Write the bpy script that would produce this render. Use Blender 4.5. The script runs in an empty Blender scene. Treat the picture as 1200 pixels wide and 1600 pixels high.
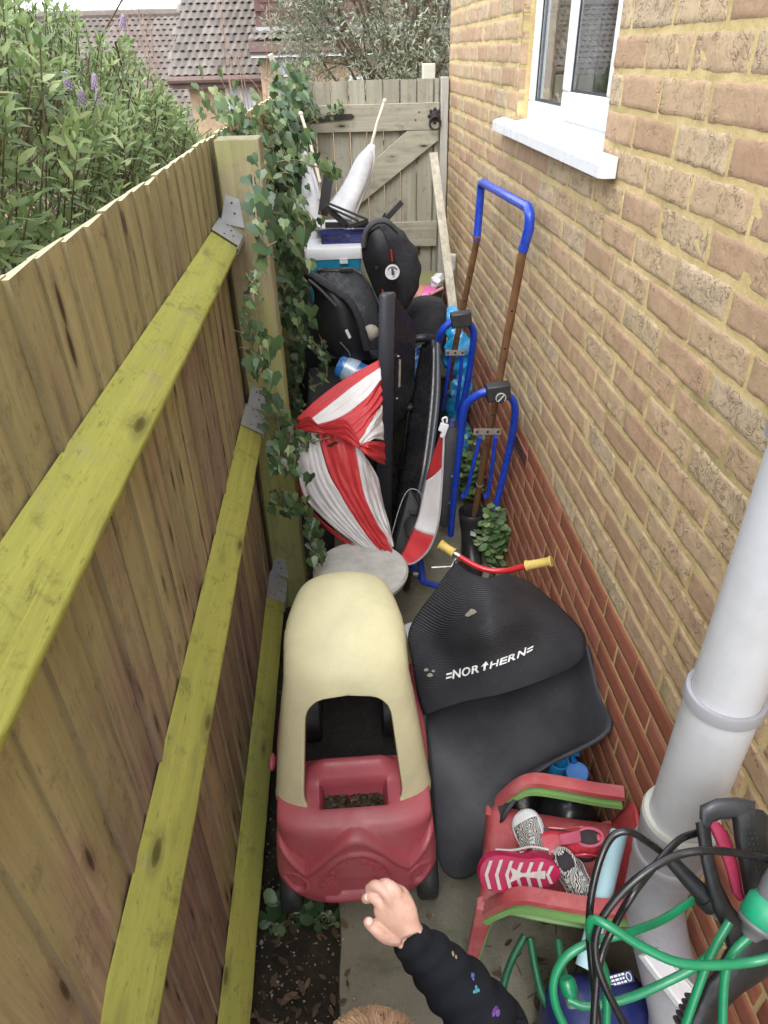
import bpy, math, random
import numpy as np
from mathutils import Vector, Matrix, noise
R_=math.radians
rnd=random.Random(7)
sc=bpy.context.scene
COL=sc.collection
# ------------------------------------------------------------------ camera
H_CAM=2.0
FPX,CX,CY=1080.0,600.0,800.0
def _setup():
    y=Vector((515-CX,-(85-CY),-FPX)).normalized()
    d=Vector((640-CX,-(2400-CY),-FPX)).normalized()
    z=-d; z=(z-y*z.dot(y)).normalized(); x=y.cross(z)
    return Matrix((x,y,z))
RC=_setup(); RCT=RC.transposed()
CAMLOC=Vector((0,0,H_CAM))
def W(px,py,x=None,y=None,z=None,d=None):
    r=RC@Vector((px-CX,-(py-CY),-FPX))
    if d is not None: return CAMLOC+r*(d/FPX)
    if x is not None: return CAMLOC+r*((x-CAMLOC.x)/r.x)
    if y is not None: return CAMLOC+r*((y-CAMLOC.y)/r.y)
    return CAMLOC+r*((z-CAMLOC.z)/r.z)
def PX(p):
    c=RCT@(Vector(p)-CAMLOC); return CX+FPX*c.x/-c.z, CY-FPX*c.y/-c.z
cam=bpy.data.cameras.new('camera'); camo=bpy.data.objects.new('camera',cam); COL.objects.link(camo)
cam.sensor_fit='VERTICAL'; cam.sensor_height=36; cam.sensor_width=27; cam.lens=FPX/1600*36
cam.clip_start=0.02; cam.clip_end=500
camo.matrix_world=Matrix.Translation(CAMLOC)@RC.to_4x4()
sc.camera=camo
# ------------------------------------------------------------------ light
SUN_EL,SUN_ROT=R_(52),R_(200)
w=bpy.data.worlds.new('World'); sc.world=w; w.use_nodes=True
nt=w.node_tree; bg=nt.nodes['Background']
sky=nt.nodes.new('ShaderNodeTexSky'); sky.sky_type='NISHITA'; sky.sun_disc=False
sky.sun_elevation=SUN_EL; sky.sun_rotation=SUN_ROT; sky.dust_density=1; sky.air_density=1.0
hs=nt.nodes.new('ShaderNodeHueSaturation'); hs.inputs['Saturation'].default_value=0.22
nt.links.new(sky.outputs[0],hs.inputs['Color']); mx=nt.nodes.new('ShaderNodeMixRGB'); mx.inputs[0].default_value=.6; mx.inputs[2].default_value=(6.2,6.5,6.9,1)   # cloud cover
nt.links.new(hs.outputs[0],mx.inputs[1]); nt.links.new(mx.outputs[0],bg.inputs['Color'])
bg.inputs['Strength'].default_value=0.15
sl=bpy.data.lights.new('sun','SUN'); sl.energy=0.6; sl.angle=R_(30); sl.color=(1,.97,.93)
so=bpy.data.objects.new('sun',sl); COL.objects.link(so)
# direction towards the sun: behind the camera and to the left, high
so.rotation_euler=(R_(90)-SUN_EL,0,math.pi-SUN_ROT)
sc.view_settings.view_transform='Standard'; sc.view_settings.look='None'; sc.view_settings.gamma=1
sc.view_settings.exposure=1.8
sc.render.engine='CYCLES'
sc.cycles.max_bounces=8; sc.cycles.transparent_max_bounces=12
# ------------------------------------------------------------------ helpers
class MB:
    def __init__(s): s.v=[];s.f=[];s.m=[];s.uv=None
    def add(s,vs,fs,mi=0):
        o=len(s.v); s.v+= [tuple(v) for v in vs]; s.f+=[tuple(i+o for i in f) for f in fs]; s.m+=[mi]*len(fs); return s
    def box(s,c,sz,rot=None,mi=0):
        c=Vector(c);h=Vector(sz)/2
        vs=[Vector((a*h.x,b*h.y,d*h.z)) for a in(-1,1) for b in(-1,1) for d in(-1,1)]
        if rot is not None: vs=[rot@v for v in vs]
        return s.add([c+v for v in vs],[(0,1,3,2),(4,6,7,5),(0,4,5,1),(2,3,7,6),(0,2,6,4),(1,5,7,3)],mi)
    def bb(s,a,b,mi=0):
        a=Vector(a);b=Vector(b); return s.box((a+b)/2,(abs(b.x-a.x),abs(b.y-a.y),abs(b.z-a.z)),None,mi)
    def tube(s,pts,r,n=10,mi=0,caps=True,flat=1.0,up=None):
        pts=[Vector(p) for p in pts]; k=len(pts)
        rs=[r]*k if not hasattr(r,'__len__') else list(r)
        t0=(pts[1]-pts[0]).normalized()
        a=Vector(up) if up is not None else (Vector((0,0,1)) if abs(t0.z)<.9 else Vector((1,0,0)))
        nrm=(a-t0*a.dot(t0)).normalized(); vs=[];fs=[]
        for i in range(k):
            t=(pts[min(i+1,k-1)]-pts[max(i-1,0)]).normalized()
            nrm=(nrm-t*nrm.dot(t)).normalized(); b=t.cross(nrm)
            for j in range(n):
                an=2*math.pi*j/n
                vs.append(pts[i]+(nrm*math.cos(an)*flat+b*math.sin(an))*rs[i])
        for i in range(k-1):
            for j in range(n):
                j2=(j+1)%n; fs.append((i*n+j,i*n+j2,(i+1)*n+j2,(i+1)*n+j))
        if caps: fs.append(tuple(range(n-1,-1,-1))); fs.append(tuple((k-1)*n+j for j in range(n)))
        return s.add(vs,fs,mi)
    def lathe(s,prof,base=(0,0,0),axis=(0,0,1),n=28,mi=0,caps=True,sq=1.0):
        base=Vector(base);ax=Vector(axis).normalized()
        q=ax.to_track_quat('Z','Y'); vs=[];fs=[];k=len(prof)
        for r,z in prof:
            for j in range(n):
                an=2*math.pi*j/n; vs.append(base+q@Vector((r*math.cos(an),r*sq*math.sin(an),z)))
        for i in range(k-1):
            for j in range(n):
                j2=(j+1)%n; fs.append((i*n+j,i*n+j2,(i+1)*n+j2,(i+1)*n+j))
        if caps: fs.append(tuple(range(n-1,-1,-1))); fs.append(tuple((k-1)*n+j for j in range(n)))
        return s.add(vs,fs,mi)
    def slab(s,poly,th,mi=0):
        poly=[Vector(p) for p in poly];th=Vector(th);n=len(poly)
        vs=poly+[p+th for p in poly]
        fs=[tuple(range(n-1,-1,-1)),tuple(range(n,2*n))]+[(i,(i+1)%n,n+(i+1)%n,n+i) for i in range(n)]
        return s.add(vs,fs,mi)
    def grid(s,G,mi=0,uv=False,closeu=False):
        nu=len(G);nv=len(G[0]);vs=[p for r in G for p in r];fs=[]
        for i in range(nu-1):
            for j in range(nv-1): fs.append((i*nv+j,(i+1)*nv+j,(i+1)*nv+j+1,i*nv+j+1))
            if closeu: fs.append((i*nv+nv-1,(i+1)*nv+nv-1,(i+1)*nv,i*nv))
        if uv: s.uv=[(i/(nu-1),j/(nv-1)) for i in range(nu) for j in range(nv)]
        return s.add(vs,fs,mi)
    def loft(s,rings,mi=0,caps=True):
        n=len(rings[0]);vs=[p for r in rings for p in r];fs=[]
        for i in range(len(rings)-1):
            for j in range(n):
                j2=(j+1)%n; fs.append((i*n+j,i*n+j2,(i+1)*n+j2,(i+1)*n+j))
        if caps: fs.append(tuple(range(n-1,-1,-1))); fs.append(tuple((len(rings)-1)*n+j for j in range(n)))
        return s.add(vs,fs,mi)
    def ell(s,c,r,n=16,m=10,rot=None,mi=0):
        c=Vector(c);vs=[];fs=[]
        if not hasattr(r,'__len__'): r=(r,r,r)
        for i in range(m+1):
            th=math.pi*min(max(i/m,.002),.998)
            for j in range(n):
                ph=2*math.pi*j/n; v=Vector((r[0]*math.sin(th)*math.cos(ph),r[1]*math.sin(th)*math.sin(ph),-r[2]*math.cos(th)))
                if rot is not None: v=rot@v
                vs.append(c+v)
        for i in range(m):
            for j in range(n):
                j2=(j+1)%n; fs.append((i*n+j,i*n+j2,(i+1)*n+j2,(i+1)*n+j))
        fs.append(tuple(range(n-1,-1,-1))); fs.append(tuple(m*n+j for j in range(n)))
        return s.add(vs,fs,mi)
def spl(pts,n=8):
    P=[Vector(p) for p in pts];out=[]
    for i in range(len(P)-1):
        p0=P[i-1] if i>0 else P[i]*2-P[i+1]; p1=P[i];p2=P[i+1]; p3=P[i+2] if i+2<len(P) else P[i+1]*2-P[i]
        for k in range(n):
            t=k/n; out.append(.5*((2*p1)+(p2-p0)*t+(2*p0-5*p1+4*p2-p3)*t*t+(3*p1-p0-3*p2+p3)*t**3))
    out.append(P[-1]); return out
def splr(v,n=8):
    return [q.x for q in spl([(a,0,0) for a in v],n)]
def net(C,nu=6,nv=6):
    rows=[spl(r,nv) for r in C]
    cols=[spl([rows[i][j] for i in range(len(rows))],nu) for j in range(len(rows[0]))]
    return [[cols[j][i] for j in range(len(cols))] for i in range(len(cols[0]))]
def tag(o,label=None,cat=None,group=None,kind=None):
    if label:o['label']=label
    if cat:o['category']=cat
    if group:o['group']=group
    if kind:o['kind']=kind
    return o
def thing(name,label,cat,loc=(0,0,0),group=None):
    o=bpy.data.objects.new(name,None);COL.objects.link(o);o.location=loc;o.empty_display_size=.1
    return tag(o,label,cat,group)
def wloc(o):
    v=Vector((0,0,0))
    while o is not None: v=v+Vector(o.location);o=o.parent
    return v
def obj(name,mb,mat,parent=None,smooth=True,ang=38,bevel=0,bseg=2,sub=0,solid=0,soff=-1,origin=None,label=None,disp=None):
    me=bpy.data.meshes.new(name)
    V=np.array(mb.v,dtype=float).reshape(-1,3)
    if parent is not None: off=np.array(wloc(parent))
    elif origin is not None: off=np.array(origin,dtype=float)
    else:
        mn=V.min(0);mx=V.max(0);off=np.array([(mn[0]+mx[0])/2,(mn[1]+mx[1])/2,mn[2]])
    me.from_pydata((V-off).tolist(),[],mb.f)
    mats=mat if isinstance(mat,(list,tuple)) else [mat]
    for m in mats: me.materials.append(m)
    if len(mats)>1: me.polygons.foreach_set('material_index',mb.m)
    if mb.uv is not None and len(mb.uv)==len(mb.v):
        ul=me.uv_layers.new(name='UVMap'); idx=np.empty(len(me.loops),dtype=np.int32); me.loops.foreach_get('vertex_index',idx)
        ul.data.foreach_set('uv',np.array(mb.uv,dtype=np.float32)[idx].ravel())
    me.update()
    if smooth:
        me.polygons.foreach_set('use_smooth',[True]*len(me.polygons))
        if sub==0: me.set_sharp_from_angle(angle=R_(ang))
    o=bpy.data.objects.new(name,me);COL.objects.link(o)
    if parent is not None:o.parent=parent
    else:o.location=off.tolist()
    if solid: m=o.modifiers.new('thick','SOLIDIFY');m.thickness=solid;m.offset=soff
    if bevel:
        m=o.modifiers.new('bev','BEVEL');m.width=bevel;m.segments=bseg;m.limit_method='ANGLE';m.angle_limit=R_(30)
    if sub: m=o.modifiers.new('sub','SUBSURF');m.levels=sub;m.render_levels=sub
    if label:o['label']=label
    return o
def empty_like_origin(o,p): pass
_fontcache={}
def text_polys(ch):
    if ch in _fontcache:return _fontcache[ch]
    c=bpy.data.curves.new('t','FONT');c.body=ch;c.size=1;c.offset=.022
    o=bpy.data.objects.new('t',c);COL.objects.link(o)
    dg=bpy.context.evaluated_depsgraph_get();dg.update()
    me=o.evaluated_get(dg).to_mesh()
    vs=[tuple(v.co) for v in me.vertices];fs=[tuple(p.vertices) for p in me.polygons]
    w_=max([v[0] for v in vs]+[.2])
    o.evaluated_get(dg).to_mesh_clear()
    bpy.data.objects.remove(o);bpy.data.curves.remove(c)
    _fontcache[ch]=(vs,fs,w_);return _fontcache[ch]
def text_mb(s,fn,gap=.12):
    """fn(x,y) maps text plane units to world"""
    mb=MB();x=0
    for ch in s:
        if ch==' ':x+=.35;continue
        vs,fs,w_=text_polys(ch)
        mb.add([fn(x+v[0],v[1]) for v in vs],fs);x+=w_+gap
    return mb,x
# ------------------------------------------------------------------ materials
def N(nt,t,**k):
    n=nt.nodes.new('ShaderNode'+t)
    for a,b in k.items():
        if a in('op',):n.operation=b
        else:setattr(n,a,b)
    return n
def L(nt,a,b):nt.links.new(a,b)
def c4(c):return (c[0],c[1],c[2],1)
def noise_n(nt,vec,scale,detail=4,rough=.6,dist=0):
    n=N(nt,'TexNoise');n.inputs['Scale'].default_value=scale;n.inputs['Detail'].default_value=detail;n.inputs['Roughness'].default_value=rough;n.inputs['Distortion'].default_value=dist
    if vec is not None:L(nt,vec,n.inputs['Vector'])
    return n.outputs['Fac']
def ramp(nt,fac,stops):
    r=N(nt,'ValToRGB');e=r.color_ramp.elements
    while len(e)<len(stops):e.new(.5)
    for i,(p,c) in enumerate(stops):
        e[i].position=p;e[i].color=c4(c) if hasattr(c,'__len__') else (c,c,c,1)
    L(nt,fac,r.inputs[0]);return r.outputs[0]
def mix(nt,f,a,b,mode='MIX'):
    m=N(nt,'MixRGB',blend_type=mode)
    for s,v in((0,f),(1,a),(2,b)):
        if hasattr(v,'is_linked') or hasattr(v,'links'):L(nt,v,m.inputs[s])
        elif s==0:m.inputs[0].default_value=v
        else:m.inputs[s].default_value=c4(v) if hasattr(v,'__len__') else (v,v,v,1)
    return m.outputs[0]
def mth(nt,op,a,b=0,c=None):
    m=N(nt,'Math',op=op)
    for i,v in enumerate((a,b,c)):
        if v is None:continue
        if hasattr(v,'links'):L(nt,v,m.inputs[i])
        else:m.inputs[i].default_value=v
    return m.outputs[0]
def mapping(nt,src,scale=(1,1,1),rot=(0,0,0)):
    m=N(nt,'Mapping');m.inputs['Scale'].default_value=scale;m.inputs['Rotation'].default_value=rot;L(nt,src,m.inputs['Vector']);return m.outputs[0]
def newmat(name):
    m=bpy.data.materials.new(name);m.use_nodes=True;nt=m.node_tree;b=nt.nodes['Principled BSDF'];return m,nt,b
def bump(nt,b,h,strength=.3,dist=.01,prev=None):
    n=N(nt,'Bump');n.inputs['Strength'].default_value=strength;n.inputs['Distance'].default_value=dist;L(nt,h,n.inputs['Height'])
    if prev is not None:L(nt,prev,n.inputs['Normal'])
    L(nt,n.outputs[0],b.inputs['Normal']);return n.outputs[0]
def P(name,col,rough=.5,var=.18,vs=12,dirt=.25,dcol=(.12,.10,.07),ds=5,bmp=.15,bs=120,metal=0,spec=.5,stretch=(1,1,1),island=0,trans=0,coat=0,bd=.002):
    """general surface: colour, mottling, scattered grime, micro bump"""
    m,nt,b=newmat(name)
    tc=N(nt,'TexCoord').outputs['Object'];v=mapping(nt,tc,stretch) if stretch!=(1,1,1) else tc
    n1=noise_n(nt,v,vs,5,.65)
    lo=[c*(1-var) for c in col];hi=[min(1,c*(1+var)) for c in col]
    c=ramp(nt,n1,[(.3,lo),(.7,hi)])
    if island:
        g=N(nt,'NewGeometry').outputs['Random Per Island']
        k=ramp(nt,g,[(0,1-island),(1,1+island)]); c=mix(nt,1,c,k,'MULTIPLY')
    if dirt:
        n2=noise_n(nt,v,ds,8,.7,.4); f=ramp(nt,n2,[(.48,0),(.75,dirt)]); c=mix(nt,f,c,dcol)
    L(nt,c,b.inputs['Base Color'])
    n3=noise_n(nt,v,vs*3,4,.6); rr=ramp(nt,n3,[(.3,max(.02,rough-.08)),(.7,min(1,rough+.12))]);L(nt,rr,b.inputs['Roughness'])
    b.inputs['Metallic'].default_value=metal;b.inputs['Specular IOR Level'].default_value=spec
    if coat:b.inputs['Coat Weight'].default_value=coat
    if bmp:bump(nt,b,noise_n(nt,v,bs,4,.6),bmp,bd)
    if trans:b.inputs['Transmission Weight'].default_value=trans
    return m
def leafmat(name,c1,c2,c3=None,rough=.45,tr=.25,vein=False):
    m,nt,b=newmat(name)
    g=N(nt,'NewGeometry').outputs['Random Per Island']
    st=[(0,c1),(.8,c2)]+([(1,c3)] if c3 else [])
    c=ramp(nt,g,st)
    L(nt,c,b.inputs['Base Color']);b.inputs['Roughness'].default_value=rough
    t=N(nt,'BsdfTranslucent');L(nt,c,t.inputs[0]);ms=N(nt,'MixShader');ms.inputs[0].default_value=tr
    L(nt,b.outputs[0],ms.inputs[1]);L(nt,t.outputs[0],ms.inputs[2])
    L(nt,ms.outputs[0],nt.nodes['Material Output'].inputs[0]);return m
def wood(name,c1,c2,algae=(.30,.31,.06),amt=.5,axis='z',grain=55,knots=True,azero=None,island=.18,rough=.85,adens=2.5,stain=(.06,.035,.02),cut=False):
    m,nt,b=newmat(name);tc=N(nt,'TexCoord').outputs['Object']
    sc_={'x':(.05,1,1),'y':(1,.05,1),'z':(1,1,.05)}[axis]
    g=N(nt,'NewGeometry').outputs['Random Per Island']
    cmb=N(nt,'CombineXYZ');gk=mth(nt,'MULTIPLY',g,37.0)
    for i in range(3):L(nt,gk,cmb.inputs[i])
    va=N(nt,'VectorMath',operation='ADD');L(nt,tc,va.inputs[0]);L(nt,cmb.outputs[0],va.inputs[1])
    v=mapping(nt,va.outputs[0],sc_)
    w1=noise_n(nt,v,grain,5,.6,.6);w2=noise_n(nt,v,grain*.22,3,.6,1.0)
    c=ramp(nt,w1,[(.3,c1),(.68,c2)])
    c=mix(nt,ramp(nt,w2,[(.35,0),(.7,.5)]),c,[k*.55 for k in c1])
    c=mix(nt,1,c,ramp(nt,g,[(0,(1-island,1-island,1-island*.8)),(.5,(1,.96,.93)),(1,(1+island,1+island,1+island))]),'MULTIPLY')
    # algae
    a1=noise_n(nt,tc,adens,6,.65,.5);a2=noise_n(nt,v,grain*.4,4,.6)
    am=mth(nt,'ADD',mth(nt,'MULTIPLY',a1,.7),mth(nt,'MULTIPLY',a2,.3))
    am=mth(nt,'ADD',am,mth(nt,'MULTIPLY',mth(nt,'SUBTRACT',g,.5),.16))
    if azero is not None:
        sp=N(nt,'SeparateXYZ');L(nt,tc,sp.inputs[0])
        hz=N(nt,'MapRange');L(nt,sp.outputs[2],hz.inputs[0]);hz.inputs[1].default_value=azero[0];hz.inputs[2].default_value=azero[1];hz.inputs[3].default_value=azero[2];hz.inputs[4].default_value=azero[3]
        am=mth(nt,'ADD',am,hz.outputs[0])
    af=ramp(nt,am,[(.5-.18*amt-.06,0),(.62-.12*amt,min(1,amt*1.3))])
    ac=mix(nt,noise_n(nt,v,grain*.8,5,.7),[k*.6 for k in algae],[min(1,k*1.25) for k in algae])
    c=mix(nt,af,c,ac)
    # dark mottling
    dm=noise_n(nt,mapping(nt,va.outputs[0],(1,1,1)),14,6,.75,.3);c=mix(nt,ramp(nt,dm,[(.54,0),(.74,.65)]),c,[k*.35 for k in c1])
    if knots:
        vo=N(nt,'TexVoronoi');vo.inputs['Scale'].default_value=1;vo.inputs['Randomness'].default_value=1
        ks={'z':(15,15,4.2),'y':(17,5,17),'x':(5,17,17)}[axis]
        L(nt,mapping(nt,va.outputs[0],ks),vo.inputs['Vector'])
        kf=ramp(nt,vo.outputs['Distance'],[(.07,1),(.12,.75),(.15,0)])
        c=mix(nt,kf,c,stain)
        kr=ramp(nt,vo.outputs['Distance'],[(.12,.0),(.16,.4),(.3,0)]);c=mix(nt,kr,c,[k*.45 for k in c1])
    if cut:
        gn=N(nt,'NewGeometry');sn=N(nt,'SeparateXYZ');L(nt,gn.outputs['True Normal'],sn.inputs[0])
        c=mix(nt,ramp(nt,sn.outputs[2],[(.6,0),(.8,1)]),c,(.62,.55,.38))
        c=mix(nt,ramp(nt,mth(nt,'MULTIPLY',sn.outputs[1],-1),[(.6,0),(.9,.35)]),c,[k*.5 for k in c1])  # sides facing the camera darkened by normal: lap shade put into the colour
    # fine dark scratches and lichen specks
    sc1=noise_n(nt,mapping(nt,va.outputs[0],{'x':(.2,1,1),'y':(1,.2,1),'z':(1,1,.2)}[axis]),130,4,.7);c=mix(nt,ramp(nt,sc1,[(.60,0),(.70,.5)]),c,[k*.3 for k in c1])
    L(nt,c,b.inputs['Base Color']);b.inputs['Roughness'].default_value=rough;b.inputs['Specular IOR Level'].default_value=.25
    h=mth(nt,'ADD',w1,mth(nt,'MULTIPLY',a1,.4));bump(nt,b,h,.5,.004)
    return m
# ------------------------------------------------------------------ materials of the setting
def soil_mat():
    m,nt,b=newmat('soil');tc=N(nt,'TexCoord').outputs['Object']
    n=noise_n(nt,tc,9,8,.75);c=ramp(nt,n,[(.3,(.012,.010,.007)),(.55,(.030,.024,.014)),(.75,(.05,.06,.02))])
    vo=N(nt,'TexVoronoi');vo.inputs['Scale'].default_value=70;L(nt,tc,vo.inputs['Vector'])
    sp=ramp(nt,vo.outputs['Distance'],[(.0,.9),(.16,.5),(.22,0)])
    sel=ramp(nt,vo.outputs['Color'],[(.62,0),(.7,1)])
    c=mix(nt,mth(nt,'MULTIPLY',sp,sel),c,(.22,.19,.15))
    L(nt,c,b.inputs['Base Color']);b.inputs['Roughness'].default_value=.95
    bump(nt,b,mth(nt,'ADD',n,mth(nt,'MULTIPLY',noise_n(nt,tc,60,6,.7),.5)),.9,.02);return m
def conc_mat():
    m,nt,b=newmat('path_concrete');tc=N(nt,'TexCoord').outputs['Object']
    n=noise_n(nt,tc,5,8,.7);c=ramp(nt,n,[(.3,(.16,.15,.11)),(.7,(.27,.25,.19))])
    c=mix(nt,ramp(nt,noise_n(nt,tc,3,6,.7,.6),[(.5,0),(.68,.7)]),c,(.07,.085,.03))
    c=mix(nt,ramp(nt,noise_n(nt,tc,220,3,.6),[(.55,0),(.7,.5)]),c,(.07,.06,.05))
    L(nt,c,b.inputs['Base Color']);b.inputs['Roughness'].default_value=.9
    bump(nt,b,noise_n(nt,tc,160,5,.7),.5,.004);return m
# ground: one sheet, level near, falling away behind the gate
def gz(x,y):
    t=min(max((y-5.2)/9,0),1); return -2.2*t*t*(3-2*t)
xs=[-60,-30,-15,-8,-4,-2,-1]+[i*.06-.6 for i in range(0,22)]+[1.5,4,10,25,60]
ys=[-40,-10,-3,-1]+[i*.06-.4 for i in range(0,90)]+[5.5,6,7,8,9,10,11,12,13,14.5,20,30,60,120]
mb=MB();mb.grid([[ (x,y,gz(x,y)+(.012*noise.noise((x*9,y*9,0))+.006*noise.noise((x*30,y*30,3)) -.004 if (-.7<x<.8 and -.5<y<5) else 0)) for y in ys] for x in xs])
obj('ground',mb,soil_mat(),origin=(0,0,0));bpy.data.objects['ground']['kind']='structure'
mb=MB();G=[]
px_=[-.105,-.1]+[-.09+i*.04 for i in range(19)]+[.672]
for i,x in enumerate(px_):
    G.append([(x+ (.008*noise.noise((0,y*7,1)) if i<2 else 0),y,.022-(.03 if i==0 else 0)+.002*noise.noise((x*6,y*6,0))) for y in [-1.2+.05*k for k in range(117)]])
mb.grid(G);obj('path',mb,conc_mat(),origin=(0,0,0));bpy.data.objects['path']['kind']='structure'
# dead leaves, chips and pebbles lying about: uncountable litter
def litter():
    mb=MB();r=random.Random(3)
    def zon(x): return .026 if x>-.1 else .004
    for k in range(560):
        x=r.uniform(-.34,-.06) if r.random()<.8 else r.uniform(-.1,.6);y=r.uniform(.55,1.3) if r.random()<.7 else r.uniform(1.3,2.6)
        s=r.uniform(.0013,.0045)*(1.8 if r.random()<.08 else 1)
        mb.ell((x,y,zon(x)+s*.3),(s,s*r.uniform(.6,1),s*.6),6,4,Matrix.Rotation(r.uniform(0,6),3,'Z'),mi=0 if r.random()<.6 else 1)
    for k in range(120):
        x=r.uniform(-.33,-.08) if r.random()<.6 else r.uniform(.28,.60);y=r.uniform(.6,.98) if r.random()<.85 else r.uniform(1.2,2.5)
        s=r.uniform(.008,.02);a=r.uniform(0,6.28);R=Matrix.Rotation(a,3,'Z')@Matrix.Rotation(r.uniform(-.5,.5),3,'X')
        p=[(-s,0,0),(-s*.3,s*.45,.003),(s*.5,s*.35,.001),(s*1.1,0,.004),(s*.5,-s*.35,.002),(-s*.3,-s*.45,0)]
        c=Vector((x,y,zon(x)+.006));mb.add([c+R@Vector(q) for q in p],[(0,1,2,3,4,5)],2 if r.random()<.6 else 3)
    for k in range(40):
        x=r.uniform(.3,.6) ;y=r.uniform(.6,1.0);a=r.uniform(0,3.1);l=r.uniform(.02,.06)
        mb.tube([(x,y,.03),(x+l*math.cos(a),y+l*math.sin(a),.032+r.uniform(0,.01))],.0012,5,mi=3)
    o=obj('ground_litter',mb,[P('pebble_pale',(.28,.25,.19),.7,island=.5),P('pebble_brown',(.16,.11,.07),.7),P('leaf_dead',(.09,.055,.028),.8,island=.5),P('twig_dark',(.07,.045,.03),.8)])
    tag(o,None,None,None,'stuff')
litter()
# ------------------------------------------------------------------ the brick house wall
XW=.675; YC=4.66
def brick_mat(name,c1,c2,c3,rockf):
    m,nt,b=newmat(name);tc=N(nt,'TexCoord').outputs['Object']
    g=N(nt,'NewGeometry').outputs['Random Per Island']
    c=ramp(nt,g,[(0,c1),(.4,c2),(.85,c3),(1,(.60,.47,.33))] if rockf else [(0,c1),(.55,c2),(1,c3)])
    n=noise_n(nt,tc,26,8,.72,.4);c=mix(nt,ramp(nt,n,[(.35,0),(.75,.6)]),c,[k*.62 for k in c1])
    n2=noise_n(nt,tc,4,6,.6,.3);c=mix(nt,ramp(nt,n2,[(.45,0),(.7,.4)]),c,(.45,.36,.20) if rockf else (.25,.10,.07))
    # creases of the drag-faced brick
    mv=mapping(nt,tc,(1,1,1.0));wv=N(nt,'TexNoise',noise_type='RIDGED_MULTIFRACTAL') if False else N(nt,'TexNoise')
    wv.inputs['Scale'].default_value=34;wv.inputs['Detail'].default_value=3;wv.inputs['Distortion'].default_value=1.6;L(nt,mv,wv.inputs['Vector'])
    cr=mth(nt,'ABSOLUTE',mth(nt,'SUBTRACT',wv.outputs['Fac'],.5))
    crf=ramp(nt,cr,[(.0,1),(.012,.7),(.03,0)])
    gate_=ramp(nt,mth(nt,'ADD',noise_n(nt,tc,17,3,.6),mth(nt,'MULTIPLY',mth(nt,'SUBTRACT',g,.5),.22)),[(.5,0),(.62,1)])
    crf=mth(nt,'MULTIPLY',crf,gate_)
    if rockf: c=mix(nt,mth(nt,'MULTIPLY',crf,.45),c,(.18,.12,.07))
    # lime streaks below the window sill, and green growth low down
    sp=N(nt,'SeparateXYZ');L(nt,tc,sp.inputs[0])
    if rockf:
        ym=ramp(nt,mth(nt,'MULTIPLY',sp.outputs[1],.2),[(.35,0),(.38,1),(.60,1),(.63,0)])
        zm=ramp(nt,mth(nt,'MULTIPLY',sp.outputs[2],.4),[(.605,0),(.66,.9),(.695,1),(.70,0)])
        st=noise_n(nt,mapping(nt,tc,(1,22,2.5)),1.0,4,.7);sf=ramp(nt,st,[(.56,0),(.68,.7)])
        c=mix(nt,mth(nt,'MULTIPLY',mth(nt,'MULTIPLY',ym,zm),sf),c,(.72,.68,.60))
        gm=ramp(nt,noise_n(nt,tc,7,6,.7),[(.5,0),(.66,.5)]);gl=ramp(nt,mth(nt,'MULTIPLY',sp.outputs[2],.5),[(.35,.8),(.6,.25),(.9,.1)])
        c=mix(nt,mth(nt,'MULTIPLY',gm,gl),c,(.26,.24,.11))
    L(nt,c,b.inputs['Base Color']);b.inputs['Roughness'].default_value=.88;b.inputs['Specular IOR Level'].default_value=.25
    h=mth(nt,'SUBTRACT',mth(nt,'ADD',n,mth(nt,'MULTIPLY',noise_n(nt,tc,110,5,.7),.4)),mth(nt,'MULTIPLY',crf,.9 if rockf else .1))
    bump(nt,b,h,.75 if rockf else .35,.007 if rockf else .003);return m
M_YB=brick_mat('buff_brick',(.45,.285,.185),(.57,.385,.25),(.62,.47,.30),True)
M_RB=brick_mat('red_brick',(.30,.105,.06),(.36,.13,.08),(.40,.16,.10),False)
def mortar_mat():
    m,nt,b=newmat('sandy_mortar');tc=N(nt,'TexCoord').outputs['Object']
    c=ramp(nt,noise_n(nt,tc,9,8,.7),[(.3,(.50,.37,.16)),(.7,(.74,.58,.29))])
    c=mix(nt,ramp(nt,noise_n(nt,tc,3,6,.7,.5),[(.52,0),(.66,.55)]),c,(.17,.16,.06))
    L(nt,c,b.inputs['Base Color']);b.inputs['Roughness'].default_value=.95
    bump(nt,b,noise_n(nt,tc,70,6,.75),.8,.006);return m
M_MORT=mortar_mat()
house=thing('brick_house','buff brick house wall with a red brick base and a white framed window','house',(XW,2,0))
ZB=.757
WY0,WY1,WZ0=1.93,2.92,1.755      # window opening
WZ1=2.85
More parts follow.
